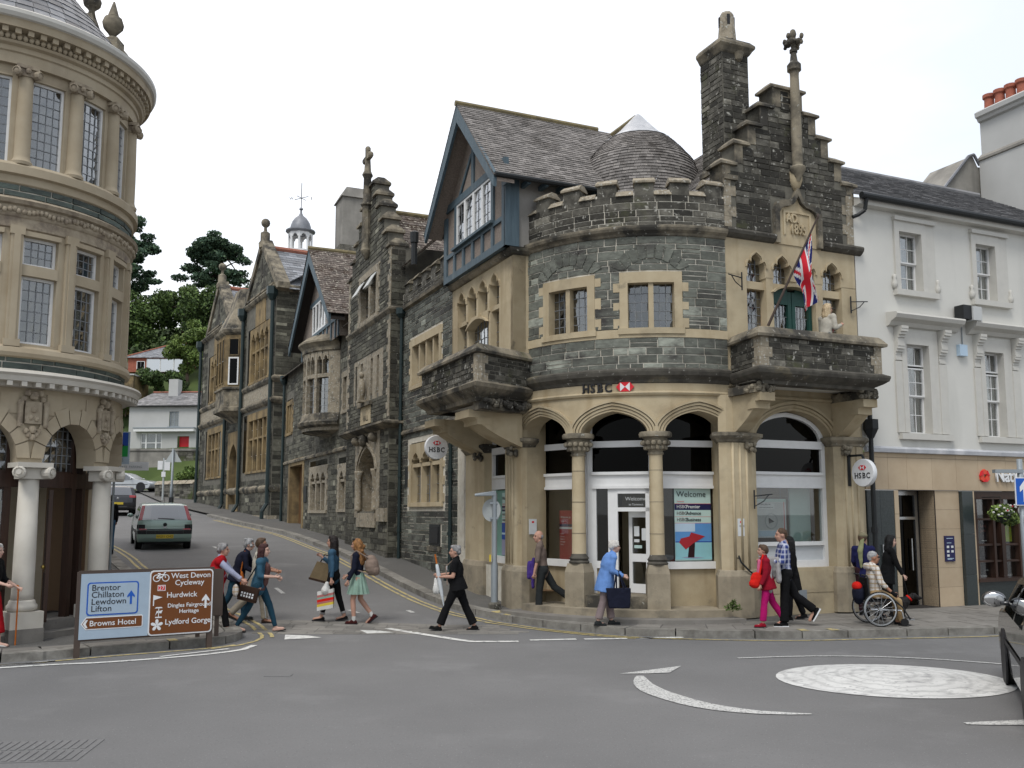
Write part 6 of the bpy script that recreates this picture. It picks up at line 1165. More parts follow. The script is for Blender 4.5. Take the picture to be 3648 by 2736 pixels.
bpipe = MB().tube((.08, -.12, .2), (.08, -.12, 4.6), .05, n=8)
for z in (.9, 1.75, 3.1): bpipe.tube((.08, -.12, z), (.08, -.12, z+.12), .07)
bpipe.lathe([(.06, 3.75), (.16, 3.95), (.16, 4.15)], (.08, -.13, 0), 6); bpipe.build('downpipe', 'black_iron', nat)
# ---------------------------------------------------------------- tall chimney building behind
tb = thing('chimney_house', 'tall pale rendered chimney stack with red pots rising behind the slate roof', 'building', hloc(14.75, 4), HROT)
MB().box(0, 3.2, 0, 1.6, 0, 15.1).build('stack', 'render_pale', tb); MB().box(-.06, 3.26, -.06, 1.66, 8, 13.8).build('lower_stack', 'render_pale', tb)
MB().sweep([(0, 1.6), (0, 0), (3.2, 0)], [(0, 15.0), (.1, 15.03), (.14, 15.12), (.22, 15.16), (.24, 15.3), (.1, 15.4), (-.4, 15.4)]).build('stack_cap', 'render_pale', tb); MB().sweep([(-.06, 1.66), (-.06, -.06), (3.26, -.06)], [(0, 13.7), (.05, 13.72), (.05, 13.8), (-.1, 13.95)]).build('ledge', 'render_grey', tb)
for i in range(4): MB().lathe([(.17, 15.4), (.19, 15.46), (.16, 15.55), (.15, 15.82), (.2, 15.86), (.2, 15.97), (.13, 15.97), (.12, 15.7)], (.28, .22+.4*i, 0), 12).build('chimney_pot', 'terracotta', tb, smooth=True, ang=40)
for i in range(4): MB().lathe([(.17, 15.4), (.19, 15.46), (.16, 15.55), (.15, 15.85), (.2, 15.9), (.2, 16.0), (.13, 16.0), (.12, 15.7)], (.85+.5*i, .3, 0), 12).build('chimney_pot', 'terracotta', tb, smooth=True, ang=40)
fg = plane((0, 1.75), (1, 0)); MB().prism([(-3, 8), (0.1, 8), (.1, 13.55), (-.05, 13.55), (-.25, 13.9), (-.5, 13.8), (-3.0, 11.2)], -1.5, 0, fg).build('gable_wall', 'render_grey', tb); MB().path([(-3.0, 1.7, 11.22), (-.5, 1.7, 13.83), (-.25, 1.7, 13.93), (.0, 1.7, 13.6)], .05).build('verge', 'lead', tb)
rt = MB(); tiles(rt, (-1.0, -1.2, 9.5), (9, -1.2, 9.5), (9, .4, 11.4), (-1, .4, 11.4), .15, .24); stuff(rt.build('roof_slates', 'grey_slate', tb))
# ---------------------------------------------------------------- drum-fronted bank on the left corner
LC = (-9.55, 16.55); LR = 2.3; ls, lcv = 'lloyds_stone', 'lloyds_carved'
ll = thing('drum_bank', 'beige stone corner bank with round columned front and slate cone roof', 'building', (*LC, 0))
fl_ = drum((0, 0), LR); B_ = lambda d: rad(d)*LR
def lring(prof, name, mt=ls, a0=-60, a1=150, n=64, sm=True):
    q = MB()
    for i in range(n):
        g0, g1 = rad(a0+(a1-a0)*i/n), rad(a0+(a1-a0)*(i+1)/n)
        for (d0, z0), (d1, z1) in zip(prof, prof[1:]):
            P = [((LR+d)*math.sin(g), -(LR+d)*math.cos(g), z) for d, g, z in ((d0, g0, z0), (d0, g1, z0), (d1, g1, z1), (d1, g0, z1))]; q.poly(P)
    return q.build(name, mt, ll, smooth=sm, ang=35)
def around(a0, a1, n): return [a0+(a1-a0)*i/n for i in range(n)]
CT = [-5.3+21.6*i for i in range(7)]
w_up = [(B_(t+2.4), B_(t+16.4)) for t in CT]; m = MB()
wall_grid(m, fl_, B_(-60), B_(150), 7.55, 9.7, [(a, b, 7.93, 9.43) for a, b in w_up], -.06); wall_grid(m, fl_, B_(-60), B_(150), 4.75, 6.95, [(a, b, 4.93, 6.72) for a, b in w_up], 0); m.build('wall', ls, ll)
for a, b in w_up[1:5]:
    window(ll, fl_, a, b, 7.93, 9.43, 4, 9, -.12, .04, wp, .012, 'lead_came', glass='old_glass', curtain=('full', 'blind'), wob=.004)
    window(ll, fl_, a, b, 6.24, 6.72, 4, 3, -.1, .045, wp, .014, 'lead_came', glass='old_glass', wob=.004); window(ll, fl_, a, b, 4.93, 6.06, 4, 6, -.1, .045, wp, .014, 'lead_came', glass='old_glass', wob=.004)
    for u in (a-.03, b): MB().sbox(fl_, u, u+.03, 7.93, 9.43, -.25, -.058).build('reveal', ls, ll); MB().sbox(fl_, u, u+.03, 4.93, 6.72, -.25, .002).build('reveal', ls, ll)
    MB().sbox(fl_, a, b, 9.43, 9.46, -.25, -.05, du=.15).build('reveal', ls, ll)
    MB().sbox(fl_, a, b, 6.06, 6.24, -.2, .02, du=.15).build('transom', ls, ll); MB().sbox(fl_, a-.02, b+.02, 6.72, 6.8, -.2, .05, du=.15).build('lintel', ls, ll)
for t in CT[1:6]:
    g = rad(t); x, y = (LR-.04)*math.sin(g), -(LR-.04)*math.cos(g)
    c = MB().lathe([(.16, 7.9), (.17, 7.95), (.14, 7.99), (.125, 8.05), (.125, 8.5), (.11, 9.42)], (x, y, 0), 18).build('column', ls, ll, smooth=True, ang=40)
    Mx = Matrix.Translation((x, y, 0)) @ Matrix.Rotation(g, 4, 'Z'); q = MB().box(-.17, .17, -.16, .12, 9.54, 9.6, M=Mx).box(-.13, .13, -.13, .1, 9.42, 9.54, M=Mx)
    for s_ in (-1, 1):
        Q = Mx @ Matrix.Translation((s_*.15, -.12, 9.47)) @ Matrix.Rotation(rad(90), 4, 'X') @ Matrix.Rotation(rad(s_*35), 4, 'Y'); q.lathe([(.02, -.04), (.075, -.04), (.075, .05), (.05, .07), (.05, .05), (.02, .06)], n=10, M=Q)
    q.ell(tuple(Mx @ Vector((0, -.16, 9.5))), (.05, .04, .05), 6); q.build('ionic_capital', lcv, c)
    Mx = Matrix.Translation((LR*math.sin(g), -LR*math.cos(g), 0)) @ Matrix.Rotation(g, 4, 'Z'); MB().box(-.09, .09, -.06, .04, 4.95, 6.72, M=Mx).box(-.12, .12, -.09, .03, 4.86, 4.98, M=Mx).box(-.11, .11, -.08, .03, 6.72, 6.86, M=Mx).box(-.05, .05, -.08, .0, 4.98, 6.72, M=Mx).build('pilaster', ls, ll)
lring([(-.06, 9.62), (.02, 9.62), (.03, 9.8), (.06, 9.82), (.06, 9.9), (.12, 9.93), (.14, 9.97), (.1, 9.98), (.1, 10.12), (.16, 10.14), (.25, 10.16)], 'entablature'); lring([(.24, 10.15), (.27, 10.15), (.28, 10.26), (.3, 10.3)], 'corona', ls); lring([(.28, 10.28), (.33, 10.3), (.36, 10.36), (.36, 10.42), (.32, 10.45), (.1, 10.5)], 'gutter', 'cream_paint')
for t in around(-10, 120, 30):
    g = rad(t); Mx = Matrix.Rotation(g, 4, 'Z'); MB().box(-.045, .045, -LR-.23, -LR-.08, 10.06, 10.155, M=Mx).build('modillion', ls, ll)
q = MB()
for t in around(-10, 120, 62): g = rad(t); q.ell(((LR+.13)*math.sin(g), -(LR+.13)*math.cos(g), 10.03), (.045, .045, .055), 8)
stuff(q.build('egg_moulding', ls, ll, smooth=True))
lring([(.02, 7.56), (.05, 7.58), (.05, 7.7), (.12, 7.72), (.12, 7.86), (.06, 7.92), (-.06, 7.94)], 'sill_course'); lring([(.0, 6.82), (.03, 6.84), (.03, 7.0), (.05, 7.02), (.07, 7.06), (.06, 7.2), (.12, 7.22), (.15, 7.28), (.05, 7.34), (0, 7.35)], 'frieze', lcv)
q = MB()
for t in around(0, 115, 70): g = rad(t+rnd.uniform(-.4, .4)); q.ell(((LR+.075)*math.sin(g), -(LR+.075)*math.cos(g), 7.12+rnd.uniform(-.03, .03)), (.045, .04, .05), 6)
stuff(q.build('carved_scrolls', lcv, ll, smooth=True))
m = MB(); wall_grid(m, fl_, B_(-30), B_(130), 7.33, 7.58, [], .005); m.build('slate_backing', 'mortar', ll); m = MB(); wall_grid(m, fl_, B_(-30), B_(130), 4.4, 4.75, [], .005); m.build('slate_backing', 'mortar', ll)
lay(courses(fl_, B_(0), B_(120), 7.35, 7.56, [], (.095, .115), (.3, .6), d=.02, light=0), 'lloyds_slate_block', ll, 'slate_block'); lay(courses(fl_, B_(0), B_(120), 4.46, 4.72, [], (.12, .15), (.3, .55), d=.02, light=.0), 'lloyds_slate_block', ll, 'slate_block')
lring([(.02, 4.68), (.1, 4.7), (.12, 4.76), (.1, 4.84), (.02, 4.88), (-.1, 4.93)], 'sill_course')
lring([(0, 4.2), (.1, 4.21), (.12, 4.26), (.28, 4.28), (.3, 4.36), (.34, 4.40), (.32, 4.44), (.02, 4.5)], 'main_cornice', 'pale_column')
for t in around(-5, 118, 26): Mx = Matrix.Rotation(rad(t), 4, 'Z'); MB().box(-.04, .04, -LR-.27, -LR-.08, 4.2, 4.275, M=Mx).build('dentil', 'pale_column', ll)
AT = [t for t in (-4, 30.5, 61.5, 95)]; AW = 11.8
mm = MB()
AB = (-24.5, 11.5, 47.5, 83.5, 119.5)
for t0, t1 in zip(AB, AB[1:]):
    a, b = B_(t0), B_(t1); u0, u1 = a+.2, b-.2; c = (u0+u1)/2; h = (u1-u0)/2; cv = [(c-h*math.cos(math.pi*i/14), 3.05+.62*math.sin(math.pi*i/14)) for i in range(15)]
    mm.arch(fl_, cv, 4.22, -.35, 0); mm.sbox(fl_, a, u0, 2.95, 4.22, -.35, 0).sbox(fl_, u1, b, 2.95, 4.22, -.35, 0).sbox(fl_, u0, u0+.001, 2.95, 3.05, -.35, 0)
    for i in range(9):
        p, q = 20*i+.8, 20*(i+1)-.8; wv = .3 if i % 2 else .24
        P = [(c-h*r*math.cos(rad(g)), 3.05+.62*r*math.sin(rad(g))) for r, g in ((1, p), (1, q), (1+wv/h*.8, q), (1+wv/h*.8, p))]; MB().prism(P[::-1], -.3, .04, fl_).build('voussoir', ls, ll)
    for z0, z1, gp in ((3.75, 4.18, .1), (4.0, 4.18, .0)): pass
    for u in (u0+.02, u1-.28): MB().ring(fl_, [(u, 3.78), (u, 4.12)], [(u+.26, 3.78), (u+.26, 4.12)], 0, .02).build('raised_panel', ls, ll)
mm.build('arcade_wall', ls, ll)
for t in AB[1:4]:
    g = rad(t); x, y = (LR+.04)*math.sin(g), -(LR+.04)*math.cos(g); Mx = Matrix.Translation((x, y, 0)) @ Matrix.Rotation(g, 4, 'Z'); pc = 'pale_column'
    c = MB().lathe([(.175, .78), (.165, .9), (.165, 1.5), (.15, 2.72)], (x, y, 0), 20).build('column', pc, ll, smooth=True)
    MB().lathe([(.2, .62), (.23, .66), (.23, .71), (.2, .74), (.2, .77), (.18, .8)], (x, y, 0), 20).build('base_moulding', pc, c, smooth=True)
    MB().box(-.25, .25, -.25, .25, .36, .62, M=Mx).build('pedestal', pc, c); MB().box(-.26, .26, -.26, .26, .1, .36, M=Mx).build('plinth', 'paving', c)
    q = MB().box(-.27, .27, -.26, .2, 2.9, 2.98, M=Mx).box(-.18, .18, -.17, .15, 2.72, 2.9, M=Mx)
    for s_ in (-1, 1):
        Q = Mx @ Matrix.Translation((s_*.22, -.2, 2.82)) @ Matrix.Rotation(rad(90), 4, 'X') @ Matrix.Rotation(rad(s_*30), 4, 'Y'); q.lathe([(.02, -.06), (.1, -.06), (.1, .06), (.075, .08), (.07, .06), (.045, .06), (.04, .09), (.01, .09)], n=12, M=Q)
    q.build('ionic_capital', pc, c)
    Mk = Matrix.Translation(((LR)*math.sin(g), -(LR)*math.cos(g), 0)) @ Matrix.Rotation(g, 4, 'Z'); q = MB()
    q.box(-.13, .13, -.06, .02, 3.62, 3.98, M=Mk);
    for dx, z, r_ in ((-.2, 3.95, .06), (.2, 3.95, .06), (-.2, 3.6, .05), (.2, 3.6, .05), (0, 4.08, .08), (-.1, 4.12, .06), (.1, 4.12, .06), (-.15, 4.02, .05), (.15, 4.02, .05), (0, 3.52, .07), (-.1, 3.5, .05), (.1, 3.5, .05), (0, 3.4, .06), (-.06, 3.44, .05), (.06, 3.44, .05), (0, 3.85, .06), (-.04, 3.72, .05), (.05, 3.7, .05)): q.ell(tuple(Mk @ Vector((dx, -.05, z))), (r_, r_*.8, r_), 8)
    for s_ in (-1, 1): q.tube(Mk @ Vector((s_*.2, -.05, 3.6)), Mk @ Vector((s_*.2, -.05, 3.96)), .04, n=8)
    q.build('armorial_cartouche', lcv, ll, smooth=True, ang=40)
dw = 'dark_wood'; fr = drum((0, 0), LR-.42); B2 = lambda d: rad(d)*(LR-.42)
MB().sbox(fr, B2(-20), B2(112), 2.6, 2.85, -.1, .05, du=.15).build('transom_beam', dw, ll)
for t in (13, 17, 42.5, 52, 79, 88): MB().sbox(fr, B2(t)-.05, B2(t)+.05, .3, 3.75, -.1, .04).build('frame_post', dw, ll)
for t0, t1 in ((17, 42.5), (52, 79), (88, 112)): window(ll, fr, B2(t0), B2(t1), 2.85, 3.75, 7, 6, .0, .03, dw, .012, 'lead_came', glass='old_glass', room=0, wob=.012)
MB().sbox(fr, B2(-15), B2(42), .1, .95, -.1, .06, du=.2).build('stall_wall', 'lloyds_slate_block', ll); MB().sbox(fr, B2(-15), B2(42), .95, 1.03, -.1, .14, du=.2).build('sill', dw, ll); window(ll, fr, B2(-13), B2(42), 1.03, 2.6, 10, 8, .0, .04, dw, .014, 'lead_came', glass='old_glass', room=0, wob=.01)
lay(courses(fr, B2(13), B2(42), .12, .94, [], (.1, .16), (.25, .5), d=.07), 'lloyds_slate_block', ll, 'slate_block')
d1 = MB().sbox(fr, B2(50.5), B2(58), .4, 2.55, -.25, -.2).build('open_door', 'brown_wood', ll); MB().sbox(fr, B2(52.2), B2(56.4), 1.15, 2.2, -.2, -.195).build('door_glass', 'glass', d1); MB().sbox(fr, B2(52.2), B2(56.4), 1.15, 2.2, -.199, -.197).build('painted_reflection', 'blind', d1)  # pale sheet inside the door glass stands in for a reflection
d2 = MB().box(-.03, .03, -.5, .0, .42, 2.55).build('door_leaf', dw, ll); g = rad(62); d2.location = ((LR-.3)*math.sin(g), -(LR-.3)*math.cos(g), 0); d2.rotation_euler.z = rad(28); MB().box(-.05, -.03, -.4, -.1, .6, 1.2).build('door_panel', dw, d2); MB().box(-.05, -.03, -.4, -.1, 1.35, 2.4).build('door_panel', dw, d2); jsphere((-.06, -.42, 1.3), .035).build('door_knob', 'brass', d2, smooth=True)
MB().box(-1.6, 1.3, -1.3, 1.6, .35, .4).build('lobby_floor', 'interior', ll); MB().poly([(-1.8, .6, .3), (1.7, .6, .3), (1.7, .6, 4.2), (-1.8, .6, 4.2)]).build('lobby_wall', 'inner_brown', ll); MB().lathe([(.01, 4.19), (LR-.05, 4.2)], (0, 0, 0), 24).build('lobby_ceiling', 'interior', ll); MB().lathe([(LR-.1, 9.9), (.01, 9.95)], (0, 0, 0), 24).build('attic_floor', 'interior', ll)
for k, (r_, z) in enumerate(((LR-.1, .4), (LR+.16, .26))): MB().lathe([(r_, .05), (r_, z), (.5, z)], (0, 0, 0), 48, a0=-48 if k == 0 else -50, a1=14).build('step', 'paving', ll)
ap = 13.35; er = LR+.14
def slate(i, n, k, z0, z1):
    r0, r1 = er*(ap-z0)/(ap-10.42), er*(ap-z1)/(ap-10.42); o = .5*(k % 2); a0, a1 = 2*math.pi*(i+o)/n, 2*math.pi*(i+o+.97)/n; j = rnd.uniform(.0, .012)
    P = lambda r, a, z, u=0: (r*math.cos(a), r*math.sin(a), z+u)
    return P(r0+.012+j, a0, z0), P(r0+.012+j, a1, z0), P(r1, a1, z1), P(r1, a0, z1), P(r0-.01, a0, z0), P(r0-.01, a1, z0)
cnt = 0; js = MB(); zz = 10.42; k = 0
while zz < 13.2:
    dz = .17; r0 = er*(ap-zz)/(ap-10.42); n = max(6, int(2*math.pi*r0/.27))
    for i in range(n):
        a = math.degrees(2*math.pi*(i+.5)/n) % 360; p = slate(i, n, k, zz, min(13.33, zz+dz*1.3)); t = rnd.uniform(.5, 1.25); mb_ = MB() if (a > 255 or a < 40) and cnt < 290 and zz < 12.6 else js
        mb_.poly(p[:4], 0, t); mb_.poly((p[4], p[5], p[1], p[0]), 0, t*.7)
        if mb_ is not js: mb_.build('slate', 'blue_slate', ll); cnt += 1
    zz += dz; k += 1
stuff(js.build('cone_slates', 'blue_slate', ll))
Mw = Matrix.Rotation(rad(33), 4, 'Z'); wg = MB().box(-4.5, LR-.35, 0, 14, 0, 10.1, M=Mw).build('rear_wing', ls, ll)
MB().sweep([tuple((Mw @ Vector((LR-.35, y, 0)))[:2]) for y in (14, .3)][::-1], [(0, 9.85), (.25, 10.0), (.4, 10.2), (.4, 10.35), (0, 10.4)]).build('wing_eaves', 'black_iron', ll)
tp = MB().box(.3, .72, 1.9, 2.3, 10.0, 12.2).hexa(((.25, 1.85, 12.2), (.77, 1.85, 12.2), (.77, 2.35, 12.2), (.25, 2.35, 12.2), (.42, 2.0, 12.75), (.6, 2.0, 12.75), (.6, 2.2, 12.75), (.42, 2.2, 12.75))).build('gable_pier', wth, ll)
MB().lathe([(.09, 12.7), (.06, 12.85), (.1, 12.9), (.17, 12.97), (.19, 13.08), (.13, 13.2), (.02, 13.24)], (.55, 2.1, 0), 12).build('ball_finial', wth, tp, smooth=True)
up = MB().box(.75, 1.25, 1.9, 2.4, 10.4, 12.0).box(.82, 1.18, 1.97, 2.33, 12.0, 12.2).build('urn_pedestal', wth, ll); MB().lathe([(.06, 12.2), (.13, 12.22), (.06, 12.3), (.1, 12.36), (.2, 12.48), (.22, 12.58), (.18, 12.7), (.1, 12.72), (.12, 12.74), (.02, 13.08)], (1.0, 2.15, 0), 12).build('stone_urn', wth, up, smooth=True, ang=40)
# ---------------------------------------------------------------- hillside, houses, walls, trees
def hz(x, y):
    k = [(74, 3.4), (79, 4.3), (79.5, 6.8), (84, 7.7), (92, 11), (99, 17.6), (108, 20.5), (130, 28.5), (180, 38), (260, 42), (500, 44)]
    y2 = y+(x+32)*.1
    for (a, b), (c, d) in zip(k, k[1:]):
        if a <= y2 <= c: return b+(d-b)*(y2-a)/(c-a)+.5*math.sin(x*.21+y*.13)*(0 if y2 < 86 else 1)
    return 3.2 if y2 < 74 else 44
m = MB(); xs = [-400, -200, -120, -90]+list(range(-74, 4, 3))+[20, 60, 150, 400]; ys = [74, 76.5, 79, 79.6, 81, 84, 88, 92, 95, 99, 103, 108, 113, 120, 130, 140, 160, 180, 220, 260, 350, 490]; ix = {}
for i, x in enumerate(xs):
    for j, y in enumerate(ys): ix[i, j] = len(m.v); m.v.append((x, y, hz(x, y)))
for i in range(len(xs)-1):
    for j in range(len(ys)-1): m.f.append((ix[i, j], ix[i+1, j], ix[i+1, j+1], ix[i, j+1])); m.m.append(0); m.t.append(1)
struct(m.build('hill', 'grass_hill', None, smooth=True))
def cards(mb, c, r, n, size, hollow=.35, mi=None, flat=1., rr=rnd):
    for _ in range(n):
        while 1:
            d = Vector((rr.uniform(-1, 1), rr.uniform(-1, 1), rr.uniform(-1, 1)))
            if hollow < d.length < 1: break
        p = Vector((c[0]+d.x*r[0], c[1]+d.y*r[1], c[2]+d.z*r[2])); a = Vector((rr.gauss(0, 1), rr.gauss(0, 1), rr.gauss(0, flat))).normalized()*size*rr.uniform(.6, 1.3); b = a.cross(Vector((rr.gauss(0, 1), rr.gauss(0, 1), rr.gauss(0, 1)))).normalized()*size*rr.uniform(.35, .8)
        mb.poly((p-a-b, p+a-b*.6, p+a*.9+b, p-a*.8+b*.9), (0 if mi is None else mi) if mi is not None else int(rr.random() < .35), rr.uniform(.55, 1.35))
def tree(name, label, loc, h, clumps, n, size, mats, trunk=.3, group=None, tilt=0, tr_top=.7, limbs=6, hollow=.3):
    t = thing(name, label, 'tree', loc, 0, group); r = random.Random(int(abs(loc[0])*13+loc[1]))
    top = Vector((tilt, 0, h*tr_top)); tm = MB(); pts = [Vector((0, 0, -.5)), top*.33+Vector((r.uniform(-.2, .2), 0, 0)), top*.66+Vector((r.uniform(-.3, .3), 0, 0)), top]
    for i in range(3): tm.tube(pts[i], pts[i+1], trunk*(1-.28*i), trunk*(1-.28*(i+1)), n=8)
    for i in range(limbs):
        c = clumps[i % len(clumps)]; s_ = pts[1].lerp(top, .3+.7*i/limbs); tm.tube(s_, Vector(c[0])*.9+s_*.1, trunk*.35, trunk*.1, n=5)
    tm.build('trunk', 'bark', t, smooth=True)
    cm = MB(); tot = sum(c[1][0]*c[1][1]*c[1][2] for c in clumps)
    for c, rad_ in clumps: cards(cm, c, rad_, int(n*rad_[0]*rad_[1]*rad_[2]/tot)+30, size, hollow, rr=r)
    cm.build('crown', mats, t); return t
def blobs(r, c, R, n, s, zf=.8):
    o = []
    for _ in range(n):
        while 1:
            d = Vector((r.uniform(-1, 1), r.uniform(-1, 1), r.uniform(-1, 1)))
            if d.length < 1: break
        k = r.uniform(.7, 1.3)*s; o.append(((c[0]+d.x*R[0], c[1]+d.y*R[1], c[2]+d.z*R[2]), (k, k, k*zf)))
    return o
r1 = random.Random(5)
pc_ = blobs(r1, (-.4, 0, 8.0), (4.6, 3.0, 5.8), 46, 1.15, .45)+blobs(r1, (-.3, 0, 11.2), (2.9, 2.6, 2.4), 26, 1.2, .6)+[((-4.9, 0, 7.2), (1.3, 1.2, .5)), ((-5.0, 0, 3.2), (1.4, 1.2, .5)), ((-4.0, .5, 2.0), (1.2, 1.0, .4)), ((4.2, 0, 9.6), (1.3, 1.2, .5)), ((5.2, 0, 5.2), (1.4, 1, .6)), ((4.6, 1, 3.4), (1.5, 1, .6))]
tree('pine_tree', 'tall dark pine standing on the hill beside the town hall gables', (-43.0, 130, 28.5), 15, pc_, 15000, .20, ['pine', 'pine_light'], .5, 'hill pines', .6, .85, 12, .15)
tree('pine_tree', 'dark pine half hidden behind the drum-fronted bank', (-54.2, 125, 27.5), 16, blobs(r1, (0, 0, 9), (4.2, 3, 6.5), 50, 1.2, .5)+[((4.2, 0, 6.4), (1.4, 1, .4)), ((4.6, 0, 4.0), (1.5, 1, .4)), ((3.4, 0, 1.6), (1.6, 1, .4))], 12000, .20, ['pine', 'pine_light'], .5, 'hill pines', .3, .85, 10, .15)
tree('pine_tree', 'dark pine crown showing between ball-topped gable and white cupola', (-36.0, 145, 31), 11, blobs(r1, (0, 0, 8.0), (3.6, 2.6, 2.6), 26, 1.3, .55), 5000, .22, ['pine', 'pine_light'], .4, 'hill pines', .2, .8, 8, .15)
for (x, y, h, rx, lab, mt, n) in ((-47.5, 113, 9.0, 3.6, 'mid green round tree above the orange bungalow, beside the drum-fronted bank', ['leaf', 'leaf_dark'], 9000), (-42.2, 116, 9.4, 3.8, 'broad mid green tree in the middle of the hillside wood', ['leaf', 'leaf_dark'], 9000), (-37.2, 112, 8.4, 3.2, 'olive green tree behind the light leafy tree by the bungalow', ['leaf_dark', 'leaf'], 7000), (-32.5, 118, 9.5, 3.6, 'dark tree on the hillside just behind the town hall', ['leaf_dark', 'pine'], 6000), (-52.5, 112, 8.0, 3.4, 'dark green tree on the hillside hidden by the drum-fronted bank', ['leaf_dark', 'leaf'], 4000)):
    rr_ = random.Random(int(-x*7)); tree('hillside_tree', lab, (x, y, hz(x, y)-.5), h, blobs(rr_, (0, 0, h*.55), (rx, 3, h*.36), 34, 1.15, .85), n, .17, mt, .35, 'hillside trees')
tree('leafy_tree', 'light green leafy tree beside the glazed orange bungalow', (-34.6, 97.5, 15.5), 7.5, blobs(random.Random(3), (0, 0, 4.4), (2.1, 1.8, 2.6), 26, .8, .8), 9000, .13, ['leaf_light', 'leaf'], .22, 'hillside trees')
def bush(lab, x, y, z, R, n, mt, sz=.12, name='bush'):
    rr_ = random.Random(int(-x*17)); mb_ = MB()
    for c, r_ in blobs(rr_, (0, 0, R[2]*.6), (R[0], R[1], R[2]*.5), 14, min(R)*.55): cards(mb_, c, r_, n//14, sz, .3, rr=rr_)
    t = thing(name, lab, 'bush', (x, y, z)); mb_.build('foliage', mt, t); MB().tube((0, 0, -.4), (0, 0, R[2]*.7), .08, .03, n=5).build('stem', 'bark', t)
bush('dark green bush below the glazed bungalow', -37.2, 95.5, 14.6, (3.4, 1.4, 1.8), 5200, ['leaf_dark', 'leaf']); bush('bright green bush above the terrace chimney', -38.6, 91.5, 12.0, (2.2, 1.2, 1.4), 3600, ['leaf', 'leaf_light']); bush('clipped hedge mound right of the terrace chimney', -33.2, 92.5, 11.8, (2.6, 1.4, 1.6), 4000, ['leaf', 'leaf_light'])
bush('leafy shrub behind the low coped wall beside the town hall', -25.4, 73.5, 4.2, (1.2, .7, 1.2), 2400, ['leaf', 'leaf_light'], .1)
mb_ = MB(); rr_ = random.Random(77)
for i in range(150):
    x, y = rr_.uniform(-62, -27), rr_.uniform(101, 127); cards(mb_, (x, y, hz(x, y)+rr_.uniform(.2, 1.4)), (1.6, 1.3, 1.1), 60, .24, .2, rr=rr_)
stuff(tag(mb_.build('undergrowth', ['leaf_dark', 'leaf']), 'dense green undergrowth covering the wooded hillside', 'undergrowth'))
bg_ = thing('bungalow', 'orange bungalow with grey hipped roof, red ridge and white glazed front', 'house', (-38.6, 100, 17.4))
MB().box(-3.6, 3.4, 0, 5, 0, 1.6).build('wall', 'terracotta', bg_); rt = MB(); tiles(rt, (-4.0, -.3, 1.55), (3.8, -.3, 1.55), (3.2, 3.0, 3.7), (.6, 3.0, 3.7), .2, .4); tiles(rt, (-4.0, 6, 1.55), (-4.0, -.3, 1.55), (.6, 3.0, 3.7), (.6, 3.01, 3.7), .2, .4); stuff(rt.build('roof_slates', 'light_slate', bg_)); MB().tube((-4.0, -.3, 1.6), (.6, 3.0, 3.75), .1, n=6).tube((.6, 3, 3.75), (3.2, 3, 3.75), .1, n=6).build('ridge', 'ridge_tile', bg_)
fb = plane((0, 0), (1, 0))
for i in range(3): window(bg_, fb, -1.5+i*1.5, i*1.5, .0, 1.45, 1, 1, .1, .05, 'white_paint', glass='mirror_glass', room=0)
window(bg_, fb, -2.6, -1.7, .2, 1.2, 2, 1, .05, .07, 'white_paint', glass='dark_glass', room=0)
yb = thing('yellow_cottage', 'low ochre walled cottage edge beneath the bungalow', 'house', (-40.2, 93, 12)); MB().box(-2.5, 1.6, 0, 4, 0, 4.0).build('wall', 'ochre_stone', yb); MB().box(-2.6, 1.7, -.1, 4, 4.0, 4.15).build('parapet', 'render_pale', yb); window(yb, fb, -1.9, -1.3, 1.9, 3.0, 1, 2, .03, .08, 'white_paint', glass='dark_glass', room=0)
te = thing('white_terrace', 'pale rendered cottage with slate roof, bay window and red door above the stone wall', 'house', (-32.4, 85, 7.4))
te.rotation_euler.z = rad(-4); ft = plane((0, 0), (1, 0))
m = MB(); wall_grid(m, ft, -3.2, 8, 0, 4.55, [(.65, 1.55, 2.6, 4.0), (-2.0, .0, .2, 2.0), (1.5, 2.6, 0, 1.7)], 0); m.poly([(-3.2, 5, 0), (-3.2, 0, 0), (-3.2, 0, 4.55), (-3.2, 5, 4.55)]); m.build('wall', 'render_pale', te)
rt = MB(); tiles(rt, (-3.4, -.25, 4.5), (8.2, -.25, 4.5), (8.2, 2.6, 6.1), (-2.2, 2.6, 6.1), .2, .36); tiles(rt, (-3.4, 5.5, 4.5), (-3.4, -.25, 4.5), (-2.2, 2.6, 6.1), (-2.2, 2.61, 6.1), .2, .36); stuff(rt.build('roof_slates', 'grey_slate', te)); MB().tube((-2.2, 2.6, 6.15), (8.2, 2.6, 6.15), .09, n=6).build('ridge', 'ridge_tile', te); MB().tube((-3.4, -.3, 4.5), (8.2, -.3, 4.5), .08, n=6).build('gutter', 'black_iron', te)
window(te, ft, .65, 1.55, 2.6, 4.0, 2, 2, -.1, .09, 'galv', .05, 'galv', glass='glass', curtain=('full', 'blind')); MB().sbox(ft, .5, 1.7, 2.45, 2.6, -.05, .08).build('sill', 'galv', te)
for a, b in ((-2.0, -1.5), (-1.5, -.55), (-.55, .0)): window(te, ft, a, b, .2, 2.0, 1, 2, -.05, .07, 'white_paint', .08, 'white_paint', glass='glass', curtain=('full', 'blind'))
MB().sbox(ft, -2.5, 3.2, 2.12, 2.4, 0, .5).build('canopy_fascia', 'white_paint', te); MB().sbox(ft, -2.55, 3.25, 2.4, 2.5, 0, .55).build('canopy_roof', 'galv', te); MB().sbox(ft, 1.55, 2.5, 0, 1.7, -.4, -.35).build('door', 'logo_red', te); MB().box(-.35, .55, 1.8, 2.7, 5.2, 7.3).build('chimney', 'render_pale', te)
